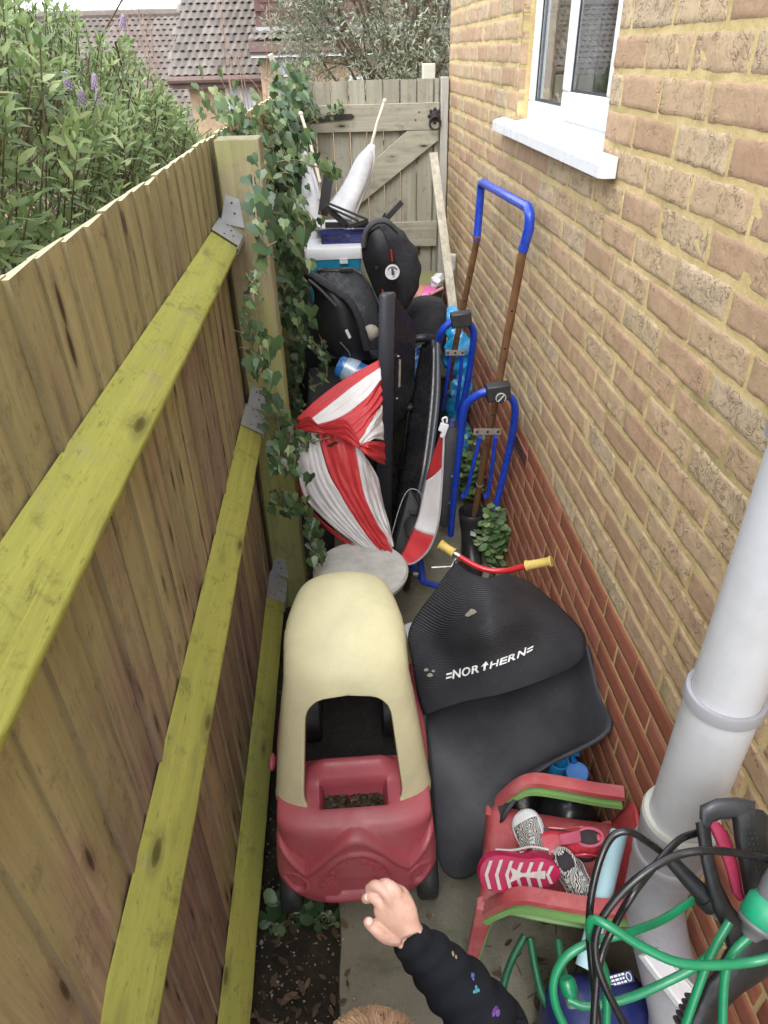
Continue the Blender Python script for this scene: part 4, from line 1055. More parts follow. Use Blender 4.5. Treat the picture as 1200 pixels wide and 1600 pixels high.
def exercise_mat():
    t=thing('exercise_mat','black exercise mat folded over, ribbed side with white lettering on top','exercise mat',(.4,1.3,.1))
    w=lambda a,b,y:W(a,b,y=y)
    lower=[[w(668,1085,1.50),w(740,1062,1.55),(w(830,1040,1.53)),w(890,1015,1.50),w(918,1008,1.44)],
           [w(667,1125,1.36),w(735,1130,1.36),w(815,1110,1.38),w(890,1100,1.37),w(938,1085,1.33)],
           [w(672,1185,1.25),w(730,1195,1.22),w(800,1190,1.23),w(890,1165,1.235),w(951,1142,1.19)],
           [w(679,1260,1.155),w(718,1270,1.12),w(760,1262,1.115),w(812,1222,1.15),w(852,1200,1.165)],
           [w(683,1325,1.08),w(712,1332,1.055),w(745,1322,1.05),w(772,1300,1.055),w(790,1270,1.075)],
           [w(694,1360,1.045),w(708,1370,1.03),w(728,1370,1.025),w(748,1356,1.03),w(760,1330,1.045)]]
    mb=MB();mb.grid([r[::-1] for r in net(lower,8,10)],uv=True);o=obj('smooth_layer',mb,mat_material('mat_smooth',False),t,ang=80,solid=.011,soff=0)
    upper=[[w(735,940,1.86),w(755,925,1.84),w(775,920,1.84),w(795,918,1.86),w(812,925,1.88)],
           [w(716,884,1.74),w(732,897,1.66),w(762,906,1.63),w(790,899,1.68),w(818,906,1.76)],
           [w(680,925,1.66),w(716,945,1.52),w(765,945,1.42),w(815,930,1.56),w(862,940,1.62)],
           [w(640,985,1.60),w(690,1003,1.52),w(760,985,1.31),w(840,970,1.42),w(907,985,1.44)],
           [w(646,1040,1.48),w(700,1045,1.41),w(765,1030,1.33),w(840,1015,1.34),w(914,1012,1.36)],
           [w(654,1085,1.40),w(705,1080,1.34),w(765,1060,1.295),w(838,1045,1.29),w(910,1028,1.33)],
           [w(664,1118,1.34),w(720,1098,1.29),w(778,1085,1.265),w(842,1064,1.27),w(893,1042,1.31)]]
    G=net(upper,9,10)
    mb=MB();mb.grid([r[::-1] for r in G],uv=True);obj('ribbed_layer',mb,mat_material('mat_ribbed',True),t,ang=80,solid=.010,soff=0)
    # lettering follows the sheet
    pix=[[PX(p) for p in r] for r in G]
    def surf(px,py):
        best=None;bd=1e9
        for i in range(len(G)//3,len(G)-1):
            for j in range(len(G[0])-1):
                a,b_,c_=pix[i][j],pix[i+1][j],pix[i][j+1]
                ux,uy=b_[0]-a[0],b_[1]-a[1];vx,vy=c_[0]-a[0],c_[1]-a[1];D=ux*vy-uy*vx
                if abs(D)<1e-6:continue
                dx,dy=px-a[0],py-a[1];u=(dx*vy-dy*vx)/D;v=(ux*dy-uy*dx)/D
                e=max(0,-u,u-1)+max(0,-v,v-1)
                if e<bd:bd=e;best=(i,j,u,v)
        i,j,u,v=best
        p=G[i][j]+(G[i+1][j]-G[i][j])*u+(G[i][j+1]-G[i][j])*v
        n=(G[i+1][j]-G[i][j]).cross(G[i][j+1]-G[i][j]).normalized()
        if n.dot(CAMLOC-p)<0:n=-n
        return p+n*.0065
    A=(699,1064);B=(832,1018)
    def place(u,v,h=15):   # u 0..1 along the word, v in letter heights
        x=A[0]+(B[0]-A[0])*u;y=A[1]+(B[1]-A[1])*u
        y-= -5*math.sin(math.pi*u) ; 
        return surf(x+v*h*(-.30+.0*u)*-.25,y-v*h)
    word='=NOR^HERN='
    wid=[.8,1.1,1.15,1.05,1.0,1.1,.95,1.05,1.1,.8];tot=sum(wid);mb=MB();acc=0
    for ch,wd_ in zip(word,wid):
        u0=acc/tot;u1=(acc+wd_*.86)/tot;acc+=wd_
        if ch=='=':
            for v0 in(.12,.50):
                mb.add([place(u0,v0),place(u1,v0+.02),place(u1,v0+.20),place(u0,v0+.18)],[(0,1,2,3)])
        elif ch=='^':
            um=(u0+u1)/2;du=(u1-u0)
            q=[(um-du*.13,-.02),(um+du*.13,-.02),(um+du*.13,.55),(um+du*.5,.55),(um,1.2),(um-du*.5,.55),(um-du*.13,.55)]
            mb.add([place(a,b) for a,b in q],[(0,1,2,6),(6,2,3,4,5)])
        else:
            vs,fs,w_=text_polys(ch)
            x0=min(v[0] for v in vs);x1=max(v[0] for v in vs);y1=max(v[1] for v in vs)
            mb.add([place(u0+(u1-u0)*(v[0]-x0)/(x1-x0),v[1]/y1*.92) for v in vs],fs)
    obj('lettering',mb,P('print_white',(.75,.75,.73),.6,.15,60,.3,(.2,.2,.2),40),t,smooth=False,solid=.0006,soff=0)
    # leaf scraps stuck to the mat
    mb=MB()
    for (a,b),s in (((741,958),7),((735,962),5),((668,1048),4),((674,1056),5),((679,1050),3)):
        mb.add([surf(a-s,b),surf(a-s*.3,b-s*.7),surf(a+s*.5,b-s*.5),surf(a+s,b+s*.1),surf(a+s*.2,b+s*.6),surf(a-s*.6,b+s*.5)],[(0,1,2,3,4,5)])
    o=obj('leaf_scrap',mb,P('scrap_pale',(.30,.27,.22),.8),None,smooth=False,solid=.0006);tag(o,'pale scraps of dead leaf stuck to the ribbed black mat','leaf scraps',kind='stuff')
exercise_mat()
# ------------------------------------------------------------------ round stool behind the car
c=Vector((.012,2.03,0))
t=thing('round_stool','round weathered grey stool top half hidden behind the toy car roof','stool',c)
mst=P('weathered_grey_plastic',(.42,.42,.39),.75,.14,18,.5,(.22,.21,.18),22,.25,60)
mb=MB();mb.lathe([(.001,.372),(.165,.372),(.176,.380),(.178,.395),(.170,.404),(.15,.407),(.001,.409)],c,(0,0,1),44);obj('stool_top',mb,mst,t)
for k in range(4):
    a=k*math.pi/2+.6;mb=MB();mb.tube([c+Vector((.11*math.cos(a),.11*math.sin(a),.372)),c+Vector((.15*math.cos(a),.15*math.sin(a),.02))],.014,8);obj('leg',mb,mst,t)
mb=MB();mb.lathe([(.001,0),(.055,0),(.06,.01),(.06,.20),(.05,.21),(.001,.212)],(.20,1.86,.022),(0,0,1),24)
o=obj('white_tub',mb,P('tub_white',(.55,.56,.58),.5));tag(o,'small pale round tub low behind the right rear corner of the toy car','tub')
# ------------------------------------------------------------------ child's bike / trike with red bars
def bike():
    M_R=P('bar_red',(.55,.02,.03),.3,.1,30,.15,coat=.3);M_Y=P('grip_yellow',(.62,.46,.12),.6,.12,60,.25,(.3,.25,.1));M_CH=P('chrome_dull',(.5,.5,.5),.25,metal=.9);M_K=P('bike_black',(.02,.02,.022),.45)
    g=W(735,900,y=1.92)
    t=thing('childs_bicycle',"child's bicycle with red handlebar and yellow grips wedged behind the black mat",'bicycle',(g.x,g.y,0))
    a=W(688,850,y=1.99);b=W(712,866,y=1.95);c=W(750,887,y=1.89);d=W(785,892,y=1.86);e=W(822,884,y=1.83);f=W(862,877,y=1.80)
    path=spl([b-(b-a)*.3,b,c,d,e,e+(f-e)*.4],8)
    mb=MB();mb.tube(path,.0105,12);o=obj('handlebar',mb,M_R,t)
    for p,q in((b.lerp(a,.1),a),(e,f)):
        L_=(q-p);mb=MB();ks=[0,.04,.08,.5,.9,.95,1];rs=[.0195,.0195,.0165,.0155,.0165,.020,.0185];mb.tube([p+L_*k*1.0 for k in ks],rs,14);obj('grip',mb,M_Y,o,ang=50)
    mb=MB();mb.lathe([(.0125,-.012),(.0125,.012)],b+(c-b)*.05,(c-b),14);obj('clamp',mb,M_CH,o)
    mb=MB();mb.tube([b+Vector((0,-.01,-.01)),b+Vector((-.02,-.03,-.03)),b+Vector((-.09,-.03,-.03))],.004,6);o2=obj('brake_lever',mb,M_CH,o)
    mb=MB();mb.ell(b+Vector((.0,-.02,-.03)),(.016,.012,.018),12,8);obj('bell',mb,M_K,o)
    s=d.lerp(c,.4);hx=Vector((s.x,s.y+.05,.30))
    mb=MB();mb.tube([s,hx],.012,10);obj('stem',mb,M_CH,t)
    hub=Vector((s.x,s.y+.0,.145))
    mb=MB()
    for k in(-1,1): mb.tube(spl([hx,hx+Vector((.03*k,0,-.02)),hub+Vector((.035*k,0,.06)),hub+Vector((.035*k,0,0))],5),.008,8)
    obj('fork',mb,M_R,t)
    ry=2.42
    for hubp in(hub,Vector((.22,ry,.145))):
        dv=Vector((.0,1,0)) if hubp is hub else Vector((.1,1,0)).normalized()
        mb=MB();n_=32;mb.tube([hubp+dv*(.125*math.cos(k*2*math.pi/n_))+Vector((0,0,.125*math.sin(k*2*math.pi/n_))) for k in range(n_+1)],.018,9);wl=obj('wheel',mb,M_K,t)
        mb=MB();mb.tube([hubp+dv*(.106*math.cos(k*2*math.pi/n_))+Vector((0,0,.106*math.sin(k*2*math.pi/n_))) for k in range(n_+1)],.005,6)
        for k in range(12): mb.tube([hubp,hubp+dv*(.105*math.cos(k*.5236))+Vector((0,0,.105*math.sin(k*.5236)))],.001,4)
        mb.tube([hubp+Vector((-.035,0,0)),hubp+Vector((.035,0,0))],.009,8);obj('rim',mb,M_CH,wl)
    mb=MB();mb.tube([hx,Vector((.27,2.2,.18)),Vector((.22,ry,.145))],.013,9);mb.tube([Vector((.27,2.2,.18)),Vector((.245,2.28,.38))],.012,9);obj('frame',mb,P('frame_blue',(.02,.06,.40),.35),t)
    mb=MB();mb.ell((.245,2.28,.40),(.05,.09,.025),14,8);obj('saddle',mb,M_K,t)
bike()
# ------------------------------------------------------------------ black welly standing upside down on the pole foot
def welly():
    p=W(735,850,y=2.52);M_=P('rubber_boot_black',(.022,.022,.025),.35,.2,14,.4,(.10,.09,.08),12,.1,90)
    t=thing('rubber_boot','black rubber boot standing at the foot of the nearer blue frame','boot',(p.x,p.y,.02))
    c=Vector((p.x,p.y,0))
    mb=MB();rings=[]
    for z,r1,r2,dx,dy in((.02,.040,.085,0,-.05),(.05,.045,.095,0,-.05),(.09,.045,.075,0,-.03),(.13,.043,.050,0,0),(.18,.046,.050,0,.005),(.24,.055,.058,0,.008),(.285,.060,.062,0,.01),(.29,.056,.058,0,.01),(.24,.050,.052,0,.008),(.15,.04,.045,0,0)):
        rings.append([c+Vector((dx+r1*math.cos(a),dy+r2*math.sin(a),z+.01)) for a in np.linspace(0,6.283,25)[:-1]])
    mb.loft(rings);obj('shaft',mb,M_,t,ang=70)
    mb=MB();mb.slab([c+Vector((-.015,-.052,.215)),c+Vector((.008,-.0555,.208)),c+Vector((.012,-.055,.225)),c+Vector((-.013,-.053,.235))],(0,-.006,0));obj('badge',mb,P('badge_silver',(.6,.6,.6),.3),t)
    mb=MB();mb.loft([[c+Vector((.050*math.cos(a),-.05+.100*math.sin(a),z)) for a in np.linspace(0,6.283,25)[:-1]] for z in(.022,.036)]);obj('sole',mb,M_,t)
welly()
# ------------------------------------------------------------------ blue frames with rusty poles
def frames():
    M_B=P('blue_powder_coat',(.012,.055,.48),.3,.12,20,.12,(.2,.25,.4),30,.05,90,coat=.2)
    M_RU=P('rusty_steel',(.20,.10,.045),.7,.35,30,.6,(.09,.04,.02),22,.4,120,stretch=(1,1,.35),metal=.2)
    M_K=P('clamp_black',(.025,.025,.028),.45);M_Z=P('zinc_strip',(.45,.42,.38),.4,.2,50,.4,(.25,.15,.08),30,metal=.6)
    ra=W(817,392,x=.60);la=W(745,376,x=.59)
    t=thing('pole_frame','tall frame of two rusty poles with a blue bent handle against the bricks','metal frame',(.60,2.9,0))
    tr=W(829,330,x=.61);tl=W(752,284,x=.60)
    # poles run from the handle to the ground
    rb=W(738,822,y=2.60);lb=W(688,655,y=3.45)
    # handle: over the top
    hp=spl([ra,tr+Vector((0,0,-.03)),tr+Vector((0,.035,.008)),tl+Vector((0,-.035,.004)),tl+Vector((0,0,-.03)),la],8)
    hp=[ra]+[tr+Vector((0,0,-.055))]+spl([tr+Vector((0,0,-.05)),tr+Vector((0,.004,-.015)),tr+Vector((0,.035,.004))],5)+spl([tl+Vector((0,-.04,.002)),tl+Vector((0,-.006,-.012)),tl+Vector((0,.0,-.045))],5)+[la]
    mb=MB();mb.tube(hp,.0165,14);hd=obj('handle',mb,M_B,t,ang=70)
    mb=MB();mb.lathe([(.005,0),(.004,.003)],ra+Vector((-.016,-.006,.05)),(-1,-.4,0),8);obj('bolt',mb,M_Z,hd)
    rbz=ra+(rb-ra)*1.0;
    for a,b in((ra,rb),(la,lb)):
        mb=MB();mb.tube([a+(b-a)*k for k in np.linspace(-.02,1.0,9)],.0145,14);po=obj('pole',mb,M_RU,t)
        d=(b-a).normalized();side=Vector((-.8,-.6,0))
        for k in range(5):
            p=a+(b-a)*(.16+.115*k);n_=(CAMLOC-p);n_=(n_-d*n_.dot(d)).normalized()
            mb=MB();mb.lathe([(.0042,0),(.0042,.0012)],p+n_*.0138,n_,8);obj('bolt_hole',mb,P('hole_black',(.01,.008,.006),.9),po)
        p=a+(b-a)*.80;mb=MB();mb.lathe([(.0165,-.006),(.0175,0),(.0165,.006)],p,d,14);obj('collar',mb,M_Z,po)
    # two inverted U stands, each hung on its pole by a black clamp
    def stand(label,cl,depth,cw,Lp,bow,inner,knob):
        # cl clamp centre px; points of the outer loop and inner arms in px
        st=thing('blue_stand',label,'metal stand',W(*cl,y=depth),'blue bent-tube stands on the poles')
        c=W(*cl,y=depth)
        mb=MB();pts=[W(a,b,y=depth+dy) for a,b,dy in Lp];mb.tube(spl(pts,7),bow,12);obj('outer_loop',mb,M_B,st,ang=70)
        mb=MB();c=c+Vector((0,-.022,0));mb.box(c,(cw,.05,.062),Matrix.Rotation(-.1,3,'Y'));k=obj('clamp_block',mb,M_K,st,bevel=.006)
        if knob:
            q=c+Vector((.004,-.027,-.012));mb=MB();mb.lathe([(.021,0),(.021,.010),(.017,.012),(.001,.012)],q,(0,-1,.25),20);kn=obj('clamp_knob',mb,M_K,k)
            mb=MB();mb.tube([q+Vector((.018*math.cos(a),-.0125,.018*math.sin(a)+.003)) for a in np.linspace(0,6.28,20)],.002,6);mb.tube([q+Vector((-.010,-.0145,-.010)),q+Vector((.010,-.0145,.014))],.0025,6);obj('knob_ring',mb,P('chalk_grey',(.5,.5,.5),.4),kn)
        for arm in inner[0]:
            mb=MB();pp=[W(a,b,y=depth+dy) for a,b,dy in arm];mb.tube(spl(pp,5),[bow*.92]*((len(pp)-1)*5+1),10,flat=.6);obj('inner_arm',mb,M_B,st,ang=70)
        (a,b,dy),(a2,b2,dy2)=inner[1];mb=MB();p=W(a,b,y=depth+dy);q=W(a2,b2,y=depth+dy2);mb.slab([p+Vector((0,0,-.012)),q+Vector((0,0,-.012)),q+Vector((0,0,.012)),p+Vector((0,0,.012))],(0,-.004,0))
        o=obj('zinc_strap',mb,M_Z,st)
        for k in(.12,.5,.88):
            mb=MB();mb.lathe([(.006,0),(.004,.003)],p.lerp(q,k)+Vector((0,-.004,0)),(0,-1,0),8);obj('rivet',mb,M_K,o)
        return st
    stand('nearer blue bent-tube stand hanging from a black clamp with a round knob',(776,608),2.36,.088,
      [(704,836,.15),(708,790,.13),(718,700,.08),(726,640,.03),(742,620,.0),(762,611,-.01),(778,608,-.01),(792,616,-.01),(804,632,.0),(803,665,.03),(792,720,.08),(770,810,.14),(760,842,.16)],.0145,
      ([[(750,682,.03),(741,720,.05),(729,768,.09),(722,776,.10)],[(774,682,.03),(770,720,.05),(763,768,.09),(758,776,.10)]],((740,674,.02),(783,674,.02))),True)
    stand('farther blue bent-tube stand hanging from a plain black clamp',(719,496),2.95,.088,
      [(676,668,.18),(680,600,.12),(684,545,.06),(690,518,.0),(704,504,-.01),(719,498,-.01),(732,504,-.01),(740,520,.0),(738,548,.03),(728,610,.10),(714,665,.16)],.0155,
      ([[(704,552,.03),(699,590,.06),(691,640,.12)],[(722,552,.03),(719,590,.06),(713,640,.12)]],((696,551,.02),(726,551,.02))),False)
frames()
# ------------------------------------------------------------------ dark flat panels stood on end
w=lambda a,b,y:W(a,b,y=y)
M_TV=P('black_gloss_plastic',(.009,.009,.011),.28,.2,14,.30,(.05,.045,.04),9,.06,160)
M_TVE=P('dark_grey_edge',(.05,.055,.07),.38,.1,14,.25,(.12,.12,.12),10,.05,160)
M_STK=P('sticker_white',(.62,.60,.55),.6)
def tv1():
    a=w(590,463,2.62);b=w(615,462,2.63);bl=w(584,826,2.80);br=w(610,828,2.82)
    fa=w(651,510,2.84);fb=w(644,742,3.05)
    t=thing('flat_screen','black flat screen standing on end in front of the striped fabric','television',((bl+br)/2).to_tuple(),'flat black panels')
    mb=MB()
    # edge: rounded box from near edge a-b
    def ring(k):
        l=a.lerp(bl,k);r_=b.lerp(br,k);n=(r_-l);u=Vector((.25,.97,-.04))
        pts=[]
        for q,dq in((0,.03),(.12,.008),(.35,-.002),(.65,-.002),(.88,.008),(1,.03)): pts.append(l+n*q+u*dq)
        pts+= [r_+u*.055,l+u*.055];return pts
    rings=[]
    R0=ring(0);c0=sum(R0,Vector())/len(R0)
    rings.append([c0+(p-c0)*.75+Vector((0,0,.004)) for p in R0])
    rings+= [ring(k) for k in (0.004,.3,.6,.9,.996)];R1=ring(1);c1=sum(R1,Vector())/len(R1);rings.append([c1+(p-c1)*.75 for p in R1])
    mb.loft(rings);obj('edge_frame',mb,M_TVE,t,ang=50)
    mb=MB();u=Vector((.25,.97,-.04))
    p0=b+u*.035+Vector((.002,0,-.01));p1=br+u*.035+Vector((.002,0,.012))
    mb.slab([p0,p1,fb,fa],Vector((-.040,.010,0)));bk=obj('back_panel',mb,M_TV,t,bevel=.005)
    n=(p1-p0).cross(fa-p0).normalized();n=n if n.x>0 else -n
    def on(k,m): return (p0.lerp(p1,k)).lerp(fa.lerp(fb,k),m)+n*.002
    mb=MB();mb.slab([on(.22,.18),on(.34,.18),on(.34,.26),on(.22,.26)],n*.001);obj('label_strip',mb,M_STK,bk)
    for k,m in((.21,.10),(.385,.08)):
        mb=MB();mb.lathe([(.005,0),(.005,.006),(.003,.009)],on(k,m),n,8);obj('screw',mb,P('screw_zinc',(.5,.5,.48),.3,metal=.8),bk)
tv1()
def tv2():
    tl=w(668,530,3.05);tr=w(684,528,2.98);ml=w(640,690,2.75);bl=w(604,880,2.42);br=w(652,800,2.38);mr=w(676,640,2.80)
    t=thing('flat_screen','second black panel leaning behind the first, grey edged with a bracket at its foot','television',bl.to_tuple(),'flat black panels')
    mb=MB()
    L_=[w(664,540,3.08),w(648,610,2.95),w(636,700,2.80),w(622,790,2.62),w(608,868,2.44)]
    Rr=[w(682,531,3.00),w(682,610,2.88),w(675,680,2.75),w(666,740,2.64),w(650,800,2.48)]
    G=[]
    for a,b in zip(spl(L_,4),spl(Rr,4)): G.append([a.lerp(b,k/5) for k in range(6)])
    mb.grid(G);bk=obj('back_panel',mb,M_TV,t,solid=.035,soff=0,ang=60)
    mb=MB();mb.tube([p+Vector((.004,-.012,0)) for p in spl(Rr,5)],.0135,10);obj('edge_frame',mb,M_TVE,t)
    # wall bracket arm at the foot
    M_K=P('bracket_black',(.02,.02,.022),.5)
    a=w(640,768,2.40);b=w(608,884,2.28);d=w(662,798,2.36);e=w(628,892,2.26)
    mb=MB();mb.slab([a,b,e,d],Vector((0,.03,.01)));br=obj('bracket',mb,M_K,t,bevel=.004)
    mb=MB();mb.tube([w(650,772,2.34),w(658,788,2.33),w(652,812,2.33)],.010,8);mb.tube([w(640,800,2.34),w(662,806,2.33),w(664,824,2.33)],.009,8);obj('hook_arm',mb,M_K,br)
    mb=MB();mb.tube([w(612,872,2.27),w(632,892,2.24),w(652,898,2.24)],.011,8);o=obj('foot_bar',mb,M_K,br)
    mb=MB();mb.lathe([(.012,0),(.012,.02),(.006,.022)],w(646,897,2.235),(1,-.3,0),12);obj('bolt',mb,P('bolt_zinc',(.4,.4,.4),.35,metal=.7),br)
    mb=MB();mb.tube(spl([w(604,868,2.24),w(622,800,2.3),w(636,768,2.33),(w(650,765,2.33)),w(662,776,2.33)],5),.0016,5);obj('wire',mb,P('wire_grey',(.35,.35,.35),.5),t)
tv2()
# ------------------------------------------------------------------ red and white striped pop-up fabric
M_RF=P('red_nylon',(.46,.03,.035),.5,.12,9,.12,(.25,.03,.03),8,.35,60,bd=.004)
M_WF=P('white_nylon',(.60,.58,.58),.55,.08,7,.35,(.33,.32,.32),6,.35,60,bd=.004)
def tent():
    t=thing('pop_up_tent','crumpled red and white striped fabric tent folded against the black screen','tent',W(560,870,y=2.3).to_tuple())
    def strip(name,A,B,mat,amp=.012,nf=5,n=9,seed=0,cross=True):
        """A, B: matching edge polylines; folds run along them"""
        a=spl(A,n);b=spl(B,n);G=[]
        m=22
        for i,(p,q) in enumerate(zip(a,b)):
            row=[]
            for k in range(m+1):
                s=k/m;x=p.lerp(q,s);ph=s*nf*math.pi*2
                gr=.25+.75*min(1,i/(len(a)*.6));d=amp*.55*gr*(math.sin(ph*(1+.25*math.sin(seed))+1.6*math.sin(i*.11+seed))*math.sin(math.pi*s)**.5)+amp*1.1*noise.noise((i*.10+seed*9,s*6,seed))+amp*.4*noise.noise((i*.3,s*17,seed))
                row.append(x+Vector((.35*d,-d,.25*d)))
            G.append(row)
        mb=MB();mb.grid(G);return obj(name,mb,mat,t,ang=180,solid=.0015,soff=0)
    # upper part: from the hem at the left up to the screen edge
    strip('red_panel',[w(462,655,2.40),w(500,620,2.46),w(545,588,2.52),w(592,562,2.58)],[w(476,662,2.36),w(515,632,2.42),w(560,597,2.48),w(594,574,2.54)],M_RF,.002,1,seed=1)
    strip('white_panel',[w(476,662,2.36),w(515,632,2.42),w(560,597,2.48),w(594,574,2.54)],[w(494,664,2.34),w(535,650,2.38),w(572,622,2.42),w(596,592,2.48)],M_WF,.004,1,seed=2)
    strip('red_panel',[w(494,664,2.34),w(535,650,2.38),w(572,622,2.42),w(596,592,2.48)],[w(560,690,2.26),w(574,668,2.32),w(585,650,2.36),w(597,632,2.42)],M_RF,.010,3,seed=3)
    strip('white_panel',[w(560,690,2.26),w(574,668,2.32),w(585,650,2.36),w(597,632,2.42)],[w(566,702,2.24),w(580,688,2.28),w(590,686,2.32),w(600,688,2.36)],M_WF,.006,2,seed=4)
    strip('red_panel',[w(564,694,2.22),w(576,690,2.22),w(590,690,2.26),w(602,692,2.3)],[w(562,700,2.22),w(574,712,2.20),w(590,722,2.24),w(602,726,2.3)],M_RF,.010,2,seed=5)
    # scalloped valance
    strip('red_panel',[w(458,668,2.34),w(482,650,2.31),w(500,664,2.29),w(540,655,2.25),w(562,692,2.22)],[w(462,674,2.33),w(490,676,2.30),w(512,678,2.28),w(540,688,2.24),w(562,702,2.21)],M_RF,.005,1,seed=6)
    # lower skirts, folds running down to the foot of the screen
    strip('white_panel',[w(463,664,2.36),w(464,720,2.30),w(473,770,2.26),w(500,805,2.22),(w(552,848,2.18)),w(604,880,2.14)],[w(494,668,2.33),w(512,735,2.26),w(530,770,2.22),w(556,812,2.18),w(580,846,2.15),w(606,872,2.12)],M_WF,.010,5,seed=7)
    strip('red_panel',[w(494,668,2.33),w(512,735,2.26),w(530,770,2.22),w(556,812,2.18),w(580,846,2.15),w(606,872,2.12)],[w(552,680,2.28),w(562,740,2.22),w(572,780,2.19),w(588,815,2.16),w(604,840,2.14),w(612,860,2.12)],M_RF,.010,3,seed=8)
    strip('white_panel',[w(552,680,2.28),w(562,740,2.22),w(572,780,2.19),w(588,815,2.16),w(604,840,2.14),w(612,860,2.12)],[w(568,708,2.26),w(582,730,2.28),w(592,752,2.3),w(600,790,2.3),w(608,820,2.26),w(616,850,2.2)],M_WF,.008,3,seed=9)
    strip('red_panel',[w(461,745,2.30),w(476,785,2.27),w(505,822,2.23),(w(540,850,2.20)),w(570,868,2.16),w(604,884,2.15)],[w(473,768,2.28),w(480,788,2.25),w(508,818,2.21),(w(545,846,2.18)),w(575,864,2.15),w(604,878,2.14)],M_RF,.004,1,seed=10)
    # the petal at the right with its grey piping
    edge=[w(694,664,2.30),w(693,700,2.24),w(690,760,2.18),w(685,815,2.14),w(672,855,2.11),w(650,878,2.10),w(625,884,2.11)]
    inner=[w(690,672,2.33),w(672,725,2.32),w(660,775,2.28),w(652,810,2.24),w(640,840,2.20),w(630,862,2.16),w(620,878,2.13)]
    e=spl(edge,8);i_=spl(inner,8);mb=MB();G=[]
    for k,(p,q) in enumerate(zip(i_,e)):
        G.append([p.lerp(q,s/10)+Vector((0,-.006*math.sin(math.pi*s/10)*(1+.8*math.sin(k*.7)),0)) for s in range(11)])
    n=len(G)
    for a,b,m_,nm in((0,13,M_RF,'red_panel'),(12,29,M_WF,'white_panel'),(28,n,M_RF,'red_panel')):
        mb=MB();mb.grid([list(r) for r in G[a:b]]);obj(nm,mb,m_,t,ang=180,solid=.0015,soff=0)
    mb=MB();mb.tube(e,.0042,7);mb2=obj('piping',mb,P('piping_grey',(.30,.29,.30),.7),t)
    mb=MB();q=w(693,668,2.27);mb.box(q,(.030,.012,.030),Matrix.Rotation(.3,3,'Y'));mb.box(q+Vector((0,0,-.025)),(.016,.010,.030),Matrix.Rotation(.3,3,'Y'));mb.tube(spl([q+Vector((0,0,.012)),q+Vector((-.004,0,.035)),q+Vector((.010,0,.040)),q+Vector((.012,0,.02))],4),.004,6)
    obj('buckle',mb,P('buckle_white',(.70,.70,.72),.4),t,bevel=.002)
tent()
# rolled grey umbrella bag
def gbag():
    a=w(707,662,2.62);b=w(693,852,2.72);b.z=max(b.z,.1)
    mb=MB();k=9;mb.tube([a+(b-a)*(i/k) for i in range(k+1)],[.022,.034,.036,.036,.037,.036,.036,.035,.033,.022],18)
    t=thing('folded_umbrella','rolled grey umbrella sleeve standing between the striped tent and the blue frame','umbrella',b.to_tuple())
    obj('sleeve',mb,P('sleeve_grey',(.085,.09,.10),.55,.2,18,.25,(.16,.16,.16),12,.3,60),t)
    mb=MB();mb.lathe([(.022,-.006),(.024,.0),(.016,.012),(.012,.02)],a,(a-b),14);obj('cap',mb,P('cap_navy',(.02,.03,.10),.4),t)
    for s in(.45,.72):
        mb=MB();p=a.lerp(b,s)+Vector((.012,-.036,0));mb.lathe([(.006,0),(.004,.004)],p,(.2,-1,.2),8);obj('stud',mb,P('stud_silver',(.6,.6,.6),.3,metal=.6),t)
gbag()
# ------------------------------------------------------------------ bags and packs
def blob(name,label,cat,ctrs,mat,vox=.012,disp=.02,ds=18,seed=0,group=None,parts=None):
    mb=MB()
    for c,r_ in ctrs: mb.ell(c,r_,24,16)
    # merge by hull-ish displacement: each lobe crumpled
    vs=[]
    for v in mb.v:
        q=Vector(v);k=noise.turbulence_vector(q*ds+Vector((seed,0,0)),3,True)*disp*.5;vs.append(tuple(q+k))
    mb.v=vs
    o=obj(name,mb,mat,None,ang=40);tag(o,label,cat,group);
    rm=o.modifiers.new('r','REMESH');rm.mode='VOXEL';rm.voxel_size=vox
    o.modifiers.new('s','SUBSURF').levels=0
    return o
M_CY=P('cyan_bag_film',(.02,.30,.62),.22,.25,22,.5,(.40,.55,.65),14,.4,30,coat=.3,bd=.01)
M_BL=P('blue_pack_film',(.02,.14,.45),.22,.35,26,.5,(.45,.52,.60),16,.35,40,coat=.4,bd=.008)
blob('plastic_bag','crumpled bright cyan plastic bag stuffed behind the farther blue frame','plastic bag',
  [(w(704,512,3.62),(.055,.05,.09)),(w(711,560,3.60),(.075,.06,.13)),(w(724,612,3.50),(.055,.05,.15)),(w(710,640,3.50),(.075,.06,.16)),(w(715,690,3.45),(.065,.06,.13))],M_CY,.006,.075,13,3)
blob('shrink_wrapped_pack','glossy blue wrapped pack between the two black screens and the padded seat','pack',
  [(w(652,575,3.15),(.06,.05,.10)),(w(655,625,3.15),(.05,.05,.12))],M_BL,.006,.05,16,5)
def pack():
    t=thing('rolled_pack','clear and blue wrapped bottle pack lying on its side above the striped tent','pack',w(545,600,2.75).to_tuple())
    a=w(528,570,2.86);b=w(592,600,2.80);mb=MB();ax=(b-a)
    mb.lathe([(.002,0),(.042,.002),(.052,.012),(.054,.03),(.052,.10),(.055,.13),(.052,ax.length)],a,ax,24,sq=1.0);obj('wrapper',mb,M_BL,t,ang=40)
    mb=MB();mb.lathe([(.0565,.035),(.0568,.04),(.0568,.085),(.0565,.09)],a,ax,24,caps=False);obj('clear_band',mb,P('band_pale',(.36,.46,.55),.2,.3,40,.4,(.1,.25,.5),20,coat=.5),t)
pack()
